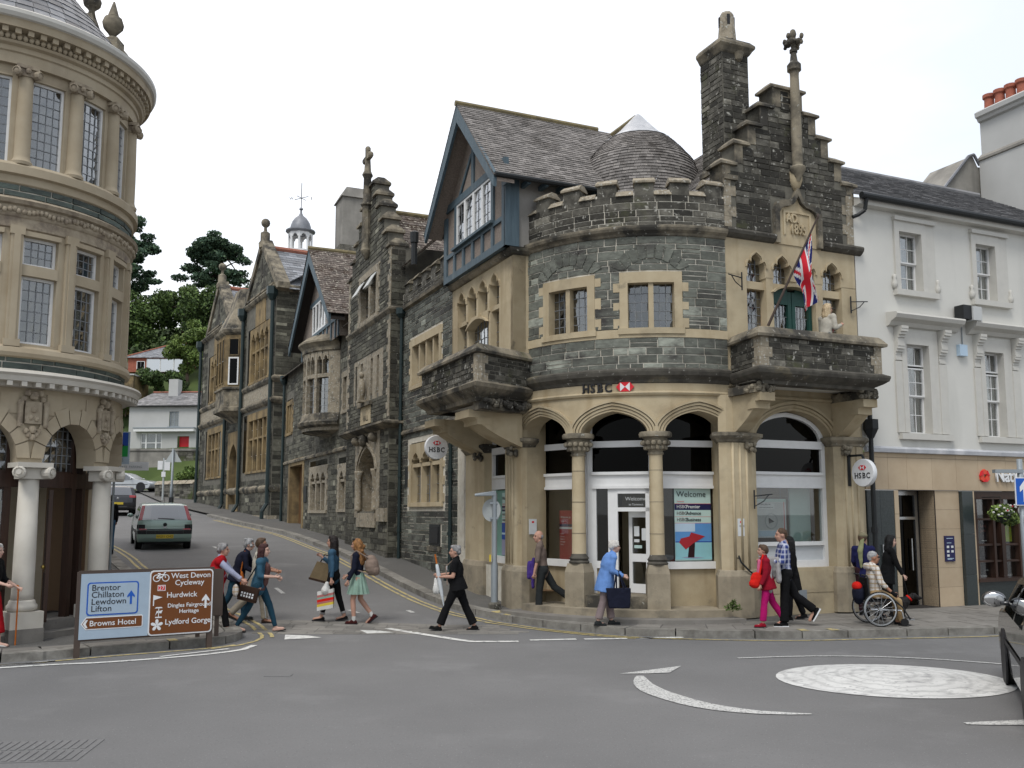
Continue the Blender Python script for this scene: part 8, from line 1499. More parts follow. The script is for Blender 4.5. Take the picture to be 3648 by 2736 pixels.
class Body:
    def __init__(s, h=1.7, lean=4, legs=((18, 6), (-14, 14)), arms=((10, 15), (-8, 20)), head=0, turn=0, heels=(0, 0), hip_w=.088, sh_w=.175, abd=(8, 8), twist=(0, 0), sit=None, stoop=0):
        k = h/1.75; s.k = k; L1, L2 = .42*k, .41*k
        s.leg = []
        for i, (a, b) in enumerate(legs):
            sg = 1 if i == 0 else -1; hp = Vector((0, sg*hip_w*k, 0)); kn = hp+Vector((math.sin(rad(a)), 0, -math.cos(rad(a))))*L1; an = kn+Vector((math.sin(rad(a-b)), 0, -math.cos(rad(a-b))))*L2; s.leg.append([hp, kn, an])
        low = min(l[2].z for l in s.leg)-.085*k if sit is None else -sit
        for l in s.leg:
            for p in l: p.z -= low
        s.hip = Vector((0, 0, -low)); ax = Vector((math.sin(rad(lean)), 0, math.cos(rad(lean)))); ax2 = Vector((math.sin(rad(lean+stoop)), 0, math.cos(rad(lean+stoop))))
        s.ax = ax; s.waist = s.hip+ax*.14*k; s.chest = s.hip+ax*.34*k; s.sh = s.chest+ax2*.16*k; s.neck = s.sh+(ax2+Vector((0, 0, .6))).normalized()*.07*k; s.headc = s.neck+Vector((.025*k+.02*math.sin(rad(lean+stoop)), 0, .115*k)); s.arm = []
        for i, (a, b) in enumerate(arms):
            sg = 1 if i == 0 else -1; sp = s.sh+Vector((0, sg*sh_w*k, -.01*k)); ab = rad(abd[i])*sg; tw = rad(twist[i])*-sg
            el = sp+Vector((math.sin(rad(a))*math.cos(ab), math.sin(ab), -math.cos(rad(a))*math.cos(ab)))*.28*k; f = rad(a+b); wr = el+Vector((math.sin(f)*math.cos(tw), math.sin(tw)*math.sin(f) if abs(tw) > 0 else math.sin(ab)*.3, -math.cos(f)))*.25*k; s.arm.append([sp, el, wr])
        s.heels = heels; s.turn = turn; s.nod = head; s.legs_a = legs
    def hand(s, m, i):
        k = s.k; sp, el, wr = s.arm[i]; d = (wr-el).normalized(); sg = 1 if i == 0 else -1; side = Vector((0, 1, 0))*sg; n = d.cross(side)
        if n.length < .2: n = Vector((1, 0, 0))
        n.normalize(); side = n.cross(d).normalized(); pc = wr+d*.045*k; m.cap(wr, wr+d*.085*k, .026*k, .034*k, 8, .7);
        for j, (o, l) in enumerate(((-1.5, .062), (-.5, .07), (.5, .066), (1.5, .052))):
            b = wr+d*.09*k+n*o*.019*k; t = b+(d*.8+side*-.35).normalized()*l*.5*k; m.cap(b, t, .0095*k, .009*k, 6); m.cap(t, t+(d*.35-side*.8).normalized()*l*.55*k, .009*k, .008*k, 6)
        b = wr+d*.035*k+n*-.03*k; t = b+(d*.7-n*.6).normalized()*.04*k; m.cap(b, t, .012*k, .010*k, 6); m.cap(t, t+(d*.8-side*.4).normalized()*.03*k, .010*k, .009*k, 6)
    def head_(s, m):
        k = s.k; Q = R3(s.turn, 'Z') @ R3(s.nod, 'Y'); c = s.headc; P = lambda x, y, z: c+Q @ (Vector((x, y, z))*k)
        m.ell(P(-.012, 0, .028), (.098*k, .077*k, .098*k), 14, M=Q); m.ell(P(.028, 0, -.035), (.066*k, .058*k, .085*k), 12, M=Q); m.ell(P(.055, 0, -.09), (.03*k, .03*k, .026*k), 8, M=Q)
        m.cap(P(.085, 0, .015), P(.108, 0, -.022), .012*k, .016*k, 6); m.ell(P(.083, 0, -.055), (.014*k, .024*k, .012*k), 8, M=Q); m.ell(P(.075, 0, .033), (.02*k, .055*k, .012*k), 8, M=Q)
        for sg in (-1, 1): m.ell(P(-.01, sg*.078, -.005), (.024*k, .012*k, .034*k), 8, M=Q); m.ell(P(.055, sg*.036, -.03), (.03*k, .024*k, .03*k), 8, M=Q)
        m.cap(s.sh-Vector((0, 0, .02*k)), s.headc+Vector((-.02*k, 0, -.06*k)), .056*k, .05*k, 10); return P, Q
    def torso(s, m, g=0., f=1., belly=0.):
        k = s.k; m.cap(s.hip+Vector((0, 0, -.02*k)), s.waist, .155*k*f+g, .14*k*f+g, 14, .72); m.cap(s.waist, s.chest, .14*k*f+g, .165*k*f+g, 14, .70); m.cap(s.chest, s.sh-s.ax*.03*k, .165*k*f+g, .11*k+g, 14, .68)
        for a in s.arm: m.cap(s.sh+Vector((0, 0, -.03*k)), a[0]-Vector((0, 0, .015*k)), .07*k+g, .058*k+g, 10)
        if belly: m.ell(s.waist+Vector((.07*k, 0, .03*k)), ((.1+belly)*k, .13*k, .15*k), 12)
    def limbs(s, m, g=0.):
        k = s.k
        for l in s.leg: m.cap(l[0], l[1], .085*k+g, .055*k+g, 12); m.cap(l[1], l[1].lerp(l[2], .35), .054*k+g, .054*k+g, 10); m.cap(l[1].lerp(l[2], .35), l[2], .054*k+g, .036*k+g, 10)
        for a in s.arm: m.cap(a[0], a[1], .047*k+g, .039*k+g, 10); m.cap(a[1], a[2], .039*k+g, .026*k+g, 10)
    def foot_dir(s, i):
        h = s.heels[i]; return Vector((math.cos(rad(h)), 0, -math.sin(rad(h))))
    def build(s, root, skin, hair, top, legs, shoes, sleeve=1., cuff=None, flare=0., trouser_len=1., skirt=None, coat=0., fat=1., belly=0., hairk='short', wr=.012, sole=None, vest=None, shoe_open=False, sock=None, topg=.014, collar=None):
        k = s.k; m = MB(); s.torso(m, -.012, .96); s.limbs(m); s.hand(m, 0); s.hand(m, 1); P, Q = s.head_(m)
        for i, l in enumerate(s.leg): d = s.foot_dir(i); m.cap(l[2]-Vector((0, 0, .03*k)), l[2]+d*.15*k+Vector((0, 0, -.055*k)), .036*k, .03*k, 8)
        blob(m, 'body', skin, root, .0115, 3)
        for sg in (-1, 1): MB().ell(P(.082, sg*.034, .008), (.008*k, .014*k, .008*k), 6, M=Q).build('eye', 'ink', root); MB().ell(P(.088, sg*.034, .034), (.008*k, .022*k, .005*k), 6, M=Q).build('eyebrow', hair, root)
        MB().ell(P(.094, 0, -.056), (.006*k, .022*k, .005*k), 6, M=Q).build('lips', 'rose', root)
        for i, l in enumerate(s.leg):
            d = s.foot_dir(i); q = MB(); up = Vector((d.z*-1, 0, d.x)); a = l[2]-up*.045*k
            if not shoe_open: q.cap(a-d*.03*k, a+d*.15*k-up*.012*k, .043*k, .036*k, 10).cap(l[2]-up*.01*k, a+d*.05*k, .044*k, .044*k, 8)
            else: q.cap(a-d*.03*k-up*.0*k, a+d*.14*k-up*.018*k, .041*k, .03*k, 10)
            blob(q, 'shoe', shoes, root, .012, 3); Mx = Matrix((d, Vector((0, 1, 0)), up)).transposed().to_4x4(); Mx.translation = a-up*.035*k
            MB().box(-.075*k, .03*k, -.036*k, .036*k, -.012*k, .012*k, M=Mx).box(.03*k, .185*k, -.042*k, .042*k, -.012*k, .008*k, M=Mx).build('sole', sole or 'black_plastic', root)
            if sock: blob(MB().cap(l[2]+Vector((0, 0, -.02)), l[2].lerp(l[1], .16), .042*k, .044*k, 10), 'sock', sock, root, .012, 2)
        if legs:
            q = MB(); q.cap(s.hip+Vector((0, 0, .05*k)), s.waist, .155*k*fat+.006, .135*k*fat+.006, 14, .74, flat1=True)
            for l in s.leg:
                e = l[1].lerp(l[2], trouser_len*.98); q.cap(l[0]+Vector((0, 0, .03)), l[1], .1*k*(.5+.5*fat), .066*k+flare*.3, 12); q.cap(l[1], e, .066*k+flare*.3, .05*k+flare, 12, flat1=True)
                q.ell(l[0]+Vector((-.03*k, 0, .0)), (.1*k*fat, .095*k, .11*k), 10)
            blob(q, 'trousers', legs, root, .0135, 3, wr, .08)
        if skirt:
            q = MB(); n = 28; a0 = s.waist; z1 = s.hip.z-.30*k
            for j in range(8):
                f0, f1 = j/8, (j+1)/8
                for i in range(n):
                    def pp(f, i): a = 6.283*i/n; r = (.13+.12*f)*k*(1+.10*f*math.cos(i*3.1415)); return Vector((a0.x+(s.hip.x-a0.x)*f+r*math.cos(a)*.85, r*math.sin(a), a0.z+(z1-a0.z)*f))
                    q.poly((pp(f1, i), pp(f1, i+1), pp(f0, i+1), pp(f0, i)))
            q.build('skirt', skirt, root, smooth=True)
        q = MB(); s.torso(q, topg, fat, belly)
        if coat:
            b = s.hip+Vector((-.03*k, 0, -coat*k)); q.cap(s.waist, b, .15*k*fat+topg, .2*k*fat+topg, 16, .78, flat1=True)
        else: q.cap(s.waist, s.hip+Vector((0, 0, -.06*k)), .14*k*fat+topg, .155*k*fat+topg+.004, 14, .76, flat1=True)
        for a in s.arm:
            if sleeve > .5: q.cap(a[0], a[1], .057*k+topg*.6, .048*k+topg*.6, 10); q.cap(a[1], a[1].lerp(a[2], min(1, (sleeve-.5)*2)), .048*k+topg*.6, .037*k+topg*.5, 10, flat1=True)
            elif sleeve > 0: q.cap(a[0], a[0].lerp(a[1], sleeve*2), .057*k+topg*.6, .056*k+topg*.6, 10, flat1=True)
        if collar is None: q.cap(s.sh-Vector((.0, 0, .02)), s.neck+Vector((-.012, 0, .0)), .075*k, .06*k, 10)
        blob(q, 'coat' if coat else 'top', top, root, .0135, 4, wr, .1)
        if vest: pass
        q = MB(); c = lambda x, y, z, r, rz=None: q.ell(P(x, y, z), (r*k, r*k*.95, (rz or r)*k), 10, M=Q)
        c(-.022, 0, .052, .1, .088); c(-.055, 0, .01, .08, .085); c(.03, 0, .1, .055, .036)
        if hairk in ('short', 'curly'):
            for sg in (-1, 1): c(-.03, sg*.05, .03, .055)
            if hairk == 'curly':
                rr_ = random.Random(int(k*1000))
                for _ in range(26): c(-.03+rr_.uniform(-.08, .09), rr_.uniform(-.075, .075), .06+rr_.uniform(-.08, .05), .03)
        if hairk == 'crop': q = MB(); c = lambda x, y, z, r, rz=None: q.ell(P(x, y, z), (r*k, r*k*.88, (rz or r)*k), 12, M=Q); c(-.02, 0, .045, .097, .085); c(-.05, 0, .01, .07, .08)
        if hairk == 'bald': q = MB(); [q.ell(P(-.05, sg*.045, .0), (.055*k, .038*k, .055*k), 8, M=Q) for sg in (-1, 1)]; q.ell(P(-.075, 0, .0), (.035*k, .06*k, .06*k), 8, M=Q)
        if hairk in ('bob', 'long', 'wild'):
            L_ = {'bob': .17, 'long': .33, 'wild': .36}[hairk]; w = {'bob': .07, 'long': .075, 'wild': .09}[hairk]
            for sg in (-1, 0, 1): q.cap(P(-.05, sg*.045, .0), P(-.075-(.02 if sg == 0 else 0), sg*.06, -L_), w*k, w*.75*k, 8)
            for sg in (-1, 1): q.cap(P(.0, sg*.066, .02), P(-.01, sg*.075, -L_*.8), .035*k, .03*k, 8)
            if hairk == 'wild':
                rr_ = random.Random(4)
                for _ in range(50): c(-.06+rr_.uniform(-.09, .09), rr_.uniform(-.11, .11), -.12+rr_.uniform(-.26, .18), .036)
        blob(q, 'hair', hair, root, .0115, 2 if hairk in ('curly', 'wild') else 3, .014, .03)
        return P, Q
def person(label, x, y, yaw, z=None, group=None):
    zz = zr(x, y)+(z if z is not None else 0); return thing('person', label, 'person', (x, y, zz), rad(yaw), group)
def world(root, p): return Matrix.Translation(root.location) @ Matrix.Rotation(root.rotation_euler.z, 4, 'Z') @ Vector(p)
def held(name, label, cat, root): return thing(name, label, cat, tuple(root.location), root.rotation_euler.z)
def strap(pts, r, mat, par, name='strap'): return MB().path([Vector(p) for p in pts], r, 5).build(name, mat, par)
p = person('person in red body warmer and lilac sleeves, black trousers, striding past the direction sign', -5.32, 16.75, 8, .0)
B = Body(1.68, 8, ((22, 12), (-10, 14)), ((38, 8), (48, 6)), 0, 0, (-6, 10), stoop=8, abd=(4, 6)); B.build(p, 'skin', 'hair_grey', 'lilac_cloth', 'black_cloth', 'navy_cloth', 1., flare=.012, fat=1.14, belly=.03, hairk='curly', sole='sign_white', trouser_len=.9)
q = MB(); B.torso(q, .028, 1.14, .03); q.cap(B.waist, B.hip+Vector((0, 0, -.14)), .19, .2, 14, .76, flat1=True); blob(q, 'body_warmer', 'red_cloth', p, .0135, 4, .012, .1)
w0 = B.arm[1][2]; bg1 = held('handbag', 'floral cream shopping bag held by the person in the red body warmer', 'bag', p); blob(MB().ell(w0+Vector((-.1, .08, -.2)), (.06, .05, .12), 10), 'bag_body', 'tan_check', bg1, .015, 3, .015, .05)
p = person('stooped person in navy jacket and jeans walking with a crutch', -5.3, 18.0, 8, .03)
B = Body(1.62, 16, ((16, 10), (-18, 14)), ((20, 45), (10, 55)), 6, 0, (0, 14), stoop=14); B.build(p, 'skin_pale', 'hair_silver', 'navy_cloth', 'jean_teal', 'charcoal_cloth', 1., fat=1.1, hairk='curly', coat=.1, flare=.01)
cr_ = held('crutch', 'grey metal elbow crutch held by the stooped person in navy', 'crutch', p); h = B.arm[1][2]; MB().tube(h+Vector((.02, -.03, .28)), h+Vector((.18, -.05, -.92+.08)), .012).build('shaft', 'steel', cr_); MB().box(h.x-.06, h.x+.06, h.y-.06, h.y+.02, h.z+.24, h.z+.3).build('cuff', 'steel', cr_); MB().tube(h+Vector((-.02, -.03, .02)), h+Vector((.09, -.03, .02)), .014).build('grip', 'black_plastic', cr_)
bg2 = held('orange_bag', 'orange leather shoulder bag at the hip of the stooped person in navy', 'bag', p); blob(MB().cap(B.hip+Vector((.12, -.18, .05)), B.hip+Vector((.16, -.2, -.24)), .06, .13, 10, .5), 'bag_body', 'orange_leather', bg2, .013, 3, .01); strap([B.hip+Vector((.1, -.19, .1)), B.sh+Vector((.0, -.16, .06))], .012, 'orange_leather', bg2)
p = person('person in cream top and stone trousers with brown sandals, mostly behind the teal cardigan', -4.88, 17.85, 5, .0)
B = Body(1.66, 6, ((16, 8), (-24, 22)), ((15, 60), (12, 65)), 0, 0, (0, 22), twist=(14, 14)); B.build(p, 'skin_tan', 'hair_brown', 'cream_cloth', 'stone_trouser', 'brown_leather', .75, flare=.02, hairk='short', shoe_open=True)
p = person('young person in teal cardigan and skinny jeans with flip-flops, striding across the road', -4.62, 17.1, 0, .0)
B = Body(1.67, 5, ((27, 10), (-24, 8)), ((2, 78), (4, 82)), 0, 0, (-10, 6), twist=(12, 14), abd=(4, 6)); B.build(p, 'skin_pale', 'hair_auburn', 'mauve_brown', 'jean_teal', 'skin_pale', 0., hairk='bob', fat=.86, shoe_open=True, flare=-.006, wr=.008)
q = MB(); B.torso(q, .024, .86); q.cap(B.waist+Vector((-.03, 0, 0)), B.hip+Vector((-.05, 0, -.1)), .15, .17, 12, .72, flat1=True)
for a in B.arm: q.cap(a[0], a[1], .062, .052, 10); q.cap(a[1], a[1].lerp(a[2], .3), .052, .047, 10, flat1=True)
o = blob(q, 'cardigan', 'teal_cloth', p, .0135, 4, .01, .1);
q = MB(); q.cap(B.waist+Vector((.1, 0, -.05)), B.chest+Vector((.11, 0, .0)), .085, .1, 10, .6); q.cap(B.chest+Vector((.11, 0, 0)), B.sh+Vector((.05, 0, -.03)), .1, .06, 10, .6); blob(q, 'blouse', 'mauve_brown', p, .0135, 3)
bg3 = held('satchel', 'dark brown satchel with white lettering slung from the teal cardigan', 'bag', p); c0 = B.hip+Vector((-.12, -.24, -.1)); M4 = Matrix.Translation(c0) @ Matrix.Rotation(rad(14), 4, 'Y'); MB().box(-.17, .17, -.05, .04, -.14, .12, M=M4).build('bag_body', 'brown_leather', bg3); MB().box(-.175, .175, -.06, -.05, -.1, .125, M=M4).build('flap', 'brown_leather', bg3)
for i in range(10): MB().box(-.12+(i % 5)*.05, -.09+(i % 5)*.05, -.063, -.06, -.02-(i//5)*.05, .015-(i//5)*.05, M=M4).build('printed_mark', 'sign_white', bg3)
strap([c0+Vector((-.1, 0, .1)), B.chest+Vector((-.05, -.14, .05)), B.sh+Vector((.02, -.06, .06)), B.chest+Vector((.12, .1, 0)), c0+Vector((.15, .1, .05))], .012, 'black_leather', bg3)
p = person('young person with long dark hair, denim jacket, black leggings and black pumps', -3.5, 18.35, 178, .02)
B = Body(1.68, 2, ((16, 2), (-12, 6)), ((-8, 12), (14, 112)), 0, 0, (0, 6), twist=(0, 18), abd=(8, 6)); B.build(p, 'skin', 'hair_dark', 'black_cloth', 'black_cloth', 'black_leather', 0., hairk='long', fat=.92, trouser_len=.84, flare=.0, wr=.008, shoe_open=True)
q = MB(); B.torso(q, .022, .9)
for a in B.arm: q.cap(a[0], a[1], .06, .05, 10); q.cap(a[1], a[2].lerp(a[1], .05), .05, .04, 10, flat1=True)
blob(q, 'denim_jacket', 'denim', p, .0135, 4, .012, .08)
for l in B.leg: blob(MB().cap(l[2].lerp(l[1], .1), l[2].lerp(l[1], .22), .055, .056, 10, flat0=True, flat1=True), 'turned_cuff', 'grey_knit', p, .012, 1)
bt_ = held('shiny_handbag', 'large shiny brown handbag on the arm of the person in the denim jacket', 'bag', p); c0 = B.arm[1][1]+Vector((.18, .05, -.17)); Mx = Matrix.Translation(c0) @ Matrix.Rotation(rad(-14), 4, 'Y')
q = MB(); q.hexa([Mx @ Vector(v) for v in ((-.22, -.1, -.14), (.22, -.1, -.14), (.22, .06, -.14), (-.22, .06, -.14), (-.16, -.05, .2), (.16, -.05, .2), (.16, .02, .2), (-.16, .02, .2))]); q.build('bag_body', 'bag_shine', bt_); MB().box(-.225, .225, -.11, .07, -.17, -.13, M=Mx).build('bag_base', 'brown_leather', bt_); MB().path([Mx @ Vector(v) for v in ((-.1, -.03, .2), (-.06, -.03, .36), (.06, -.03, .36), (.1, -.03, .2))], .012).build('handle', 'brown_leather', bt_)
for i in range(6): MB().ell(Mx @ Vector((-.17+i*.065, -.105, -.06+.02*(i % 2))), (.018, .006, .022), 8).build('stud', 'steel', bt_)
cb_ = held('carrier_bag', 'white striped carrier bag held low by the person in the denim jacket', 'bag', p); h = B.arm[0][2]; c0 = h+Vector((.1, .03, -.2)); blob(MB().cap(c0+Vector((-.02, 0, .1)), c0+Vector((.0, 0, -.02)), .05, .11, 10, .8), 'bag_top', 'white_cloth', cb_, .015, 2, .02, .05)
for i, (mt, hh) in enumerate((('white_cloth', .07), ('rose', .045), ('mint_skirt', .04), ('scarlet_bag', .05), ('rose', .04), ('plate_yellow', .05), ('white_cloth', .07))):
    z = -.03-sum((.07, .045, .04, .05, .04, .05, .07)[:i]); MB().hexa([c0+Vector(v) for v in ((-.16, -.05, z-hh+.04), (.15, -.05, z-hh-.02), (.15, .05, z-hh-.02), (-.16, .05, z-hh+.04), (-.16, -.05, z+.04), (.15, -.05, z-.02), (.15, .05, z-.02), (-.16, .05, z+.04))]).build('stripe', mt, cb_)
p = person('young person with long curly ginger hair, navy jacket, mint skirt and beige backpack', -2.98, 18.15, 176, .0)
B = Body(1.66, 3, ((12, 16), (-4, 34)), ((4, 22), (8, 45)), 4, 0, (0, 38), abd=(10, 6)); B.build(p, 'skin', 'hair_ginger', 'navy_cloth', None, 'oxblood', 1., skirt='mint_skirt', hairk='wild', fat=.92, sock='white_cloth')
P, Q = (lambda x, y, z: B.headc+Vector((x, y, z))), None; MB().box(B.headc.x+.02, B.headc.x+.07, -.06, .06, B.headc.z+.09, B.headc.z+.125).build('sunglasses', 'black_plastic', p)
bk = held('backpack', 'beige leather backpack on the back of the person with ginger hair', 'backpack', p); c0 = B.chest+Vector((-.27, -.02, -.08)); blob(MB().ell(c0, (.14, .16, .19), 12).ell(c0+Vector((-.07, 0, -.08)), (.09, .13, .11), 10).ell(c0+Vector((.02, 0, .14)), (.1, .12, .08), 10), 'bag_body', 'beige_leather', bk, .014, 4, .015, .06)
for sg in (-1, 1): strap([c0+Vector((.05, sg*.1, .16)), B.sh+Vector((.0, sg*.13, .07)), B.sh+Vector((.1, sg*.13, -.03)), B.waist+Vector((.1, sg*.14, .08)), c0+Vector((.04, sg*.12, -.14))], .013, 'beige_leather', bk)
p = person('person all in black with grey hair, name badge and furled umbrella, striding over the road', -1.02, 17.45, 176, .0)
B = Body(1.66, 3, ((27, 6), (-22, 4)), ((6, 82), (20, 66)), 0, 18, (-16, 8), abd=(10, 18), twist=(16, 0)); B.build(p, 'skin', 'hair_grey', 'black_cloth', 'black_cloth', 'black_leather', .36, hairk='curly', fat=1.16, belly=.02, flare=.035, coat=.06, trouser_len=.9)
MB().box(.178, .186, .06, .13, B.chest.z-.0, B.chest.z+.07).build('name_badge', 'sign_white', p)
strap([B.sh+Vector((0, -.1, .09)), B.chest+Vector((.2, .0, .05)), B.hip+Vector((.16, .2, .05))], .012, 'beige_leather', p, 'bag_strap')
um = held('umbrella', 'furled white and green umbrella with wooden handle held upright', 'umbrella', p); h = B.arm[0][2]+Vector((.05, -.03, 0)); d = Vector((.18, .0, 1)).normalized(); t0 = h-d*.62; t1 = h+d*.22; MB().lathe([(.004, 0), (.012, .1), (.035, .35), (.042, .6), (.03, .82), (.02, .86)], t0, 8, M=d.to_track_quat('Z', 'Y').to_matrix().to_4x4()).build('canopy', 'silver_white', um, smooth=True); MB().tube(t1, t1+d*.2, .017, n=8).build('handle', 'orange_leather', um); MB().tube(t1-d*.1, t1+d*.02, .032, .022, n=8).build('green_band', 'mint_skirt', um)
pk = held('plastic_bag', 'small white plastic bag hanging beside the furled umbrella', 'bag', p); blob(MB().cap(h+Vector((.06, 0, -.05)), h+Vector((.05, 0, -.26)), .03, .07, 8), 'bag_body', 'white_cloth', pk, .014, 2, .02, .05)
p = person('bald person in taupe shirt and dark trousers walking away past the sign post', .62, 19.0, 172, .12)
B = Body(1.72, 6, ((8, 6), (-34, 22)), ((6, 8), (-2, 14)), 0, 30, (0, 52), abd=(8, 8)); B.build(p, 'skin', 'hair_grey', 'taupe_shirt', 'charcoal_cloth', 'black_leather', .62, hairk='bald', fat=1.02, flare=.025)
jk = held('carried_jacket', 'purple and black jacket carried at the side of the bald person', 'jacket', p); h = B.arm[1][2]; blob(MB().cap(h+Vector((.1, .1, .22)), h+Vector((.12, .08, -.3)), .07, .06, 8, .6).cap(h+Vector((.18, .08, .15)), h+Vector((.2, .08, -.12)), .06, .05, 8), 'folded_cloth', 'purple_cloth', jk, .015, 3, .02, .06)
p = person('white-haired person in bright blue coat carrying a navy shopper, before the bank door', 1.72, 17.25, 4, .122)
B = Body(1.60, 12, ((12, 6), (-8, 8)), ((-4, 74), (-8, 72)), 2, 0, (0, 6), stoop=16, twist=(14, 10)); B.build(p, 'skin_pale', 'hair_white', 'blue_coat', 'mauve_trouser', 'charcoal_cloth', 1., hairk='curly', fat=1.2, coat=.24, flare=.03, wr=.014, topg=.02, trouser_len=.9)
sb = held('navy_shopper', 'large navy cloth shopping bag hanging from the arm of the blue coat', 'bag', p); e = B.arm[1][1].lerp(B.arm[1][2], .45); c0 = e+Vector((.02, -.06, -.42)); q = MB().hexa([c0+Vector(v) for v in ((-.19, -.07, -.2), (.19, -.07, -.2), (.19, .07, -.2), (-.19, .07, -.2), (-.24, -.05, .16), (.22, -.05, .16), (.22, .05, .16), (-.24, .05, .16))]); blob(q, 'bag_body', 'navy_cloth', sb, .015, 4, .02, .1)
for sx in (-.1, .08): strap([c0+Vector((sx, -.05, .15)), e+Vector((sx*.15, -.02, .05)), c0+Vector((sx+.06, .03, .15))], .014, 'navy_cloth', sb, 'handle')
p = person('small person in crimson cardigan and magenta trousers with a red shoulder bag', 4.62, 17.0, 178, .122)
B = Body(1.50, 3, ((10, 4), (-20, 14)), ((6, 20), (2, 30)), 0, 0, (0, 22)); B.build(p, 'skin', 'hair_brown', 'crimson', 'magenta', 'crimson', 1., hairk='short', fat=1.1, coat=.12, flare=.02, trouser_len=.9, topg=.02)
blob(MB().cap(B.sh+Vector((.1, .05, -.02)), B.hip+Vector((.17, .1, .0)), .035, .05, 8), 'scarf', 'pink_scarf', p, .014, 3, .01)
rb_ = held('red_bag', 'bright red shoulder bag of the person in crimson', 'bag', p); c0 = B.hip+Vector((.2, .14, .08)); blob(MB().ell(c0, (.12, .06, .14), 10).ell(c0+Vector((.03, 0, -.07)), (.12, .07, .09), 10), 'bag_body', 'scarlet_bag', rb_, .014, 4, .012, .05); strap([c0+Vector((-.05, .02, .1)), B.sh+Vector((.03, .05, .09))], .02, 'scarlet_bag', rb_)
p = person('tall person in blue checked shirt and black jeans with a grey jumper over the arm', 5.0, 17.12, 176, .122)
B = Body(1.80, 2, ((6, 4), (-26, 26)), ((14, 80), (16, 74)), 2, 0, (0, 58), twist=(10, 8)); B.build(p, 'skin', 'hair_brown', 'blue_check', 'black_cloth', 'black_cloth', .8, hairk='crop', fat=.95, flare=.03, sole='sign_white')
gj = held('grey_jumper', 'grey jumper draped over the forearm of the person in the checked shirt', 'jumper', p); e = B.arm[0][1].lerp(B.arm[0][2], .55); blob(MB().cap(e+Vector((-.06, 0, .03)), e+Vector((-.06, .05, -.32)), .06, .08, 8, .7).cap(e+Vector((.08, 0, .03)), e+Vector((.1, .05, -.5)), .06, .07, 8, .7).cap(e+Vector((.02, -.02, .04)), e+Vector((.02, -.08, -.28)), .06, .06, 8), 'draped_wool', 'grey_knit', gj, .015, 4, .02, .06)
p = person('person in long black coat mostly hidden behind the checked shirt', 5.42, 18.1, 178, .122)
B = Body(1.62, 2, ((10, 6), (-12, 10)), ((4, 10), (0, 12)), 0, 0, (0, 10)); B.build(p, 'skin', 'hair_black', 'black_cloth', 'black_cloth', 'black_leather', 1., hairk='bob', coat=.3, flare=.01)
wx, wy = 6.72, 17.35
p = person('person in white and tan checked hoodie and glasses seated in the wheelchair', wx, wy, -2, .122)
B = Body(1.72, -2, ((74, 70), (74, 68)), ((12, 30), (14, 34)), 0, 0, (0, 0), sit=.55, abd=(12, 12)); B.build(p, 'skin_tan', 'hair_silver', 'tan_check', 'tan_cloth', 'black_cloth', .75, hairk='crop', fat=1.05, trouser_len=.92)
blob(MB().cap(B.sh+Vector((-.08, -.1, .02)), B.sh+Vector((-.08, .1, .02)), .07, .07, 8), 'hood', 'tan_check', p, .014, 3); MB().box(B.headc.x+.06, B.headc.x+.1, -.07, .07, B.headc.z-.0, B.headc.z+.018).build('glasses', 'black_plastic', p)
for a in B.arm: d = (a[2]-a[1]).normalized(); blob(MB().cap(a[2]-d*.01, a[2]+d*.07, .035, .042, 8), 'glove', 'black_cloth', p, .012, 2)
wc = thing('wheelchair', 'light wheelchair with large silver-rimmed wheels and a red and navy bag behind', 'wheelchair', (wx, wy, .122), rad(-2))
for sg in (-1, 1):
    M = Matrix.Translation((-.02, sg*.3, .31)) @ Matrix.Rotation(rad(90), 4, 'X') @ Matrix.Rotation(rad(sg*3), 4, 'X'); wl = MB().lathe([(.296, -.012), (.31, -.012), (.315, 0), (.31, .012), (.296, .012), (.296, -.012)], n=36, M=M).build('wheel', 'tyre', wc, smooth=True, ang=40); MB().lathe([(.278, -.012), (.294, -.012), (.294, .012), (.278, .012), (.278, -.012)], n=36, M=M).build('rim', 'steel', wl); MB().lathe([(.266, -sg*.02-.008), (.278, -sg*.02-.008), (.278, -sg*.02+.008), (.266, -sg*.02+.008), (.266, -sg*.02-.008)], n=36, M=M).build('push_rim', 'steel', wl); MB().lathe([(0, -.03), (.03, -.03), (.03, .03), (0, .03)], n=10, M=M).build('hub', 'steel', wl)
    q = MB()
    for k in range(16): g = k*math.pi/8; q.tube(M @ Vector((.02*math.cos(g), .02*math.sin(g), -.015+.03*(k % 2))), M @ Vector((.28*math.cos(g+.2), .28*math.sin(g+.2), 0)), .002, n=4)
    q.build('spokes', 'steel', wl)
    M = Matrix.Translation((.44, sg*.22, .07)) @ Matrix.Rotation(rad(90), 4, 'X'); MB().lathe([(.03, -.018), (.07, -.018), (.07, .018), (.03, .018)], n=16, M=M).build('caster', 'tyre', wc); MB().tube((.44, sg*.22, .07), (.4, sg*.22, .26), .014).build('caster_fork', 'steel', wc)
    MB().path([(-.2, sg*.21, .9), (-.16, sg*.21, .44), (.28, sg*.21, .46), (.42, sg*.2, .34), (.56, sg*.18, .12)], .014).build('side_frame', 'black_iron', wc); MB().path([(-.16, sg*.21, .3), (.4, sg*.21, .28)], .013).build('lower_rail', 'steel', wc); MB().tube((-.2, sg*.21, .9), (-.3, sg*.21, .92), .016).build('push_handle', 'black_plastic', wc)
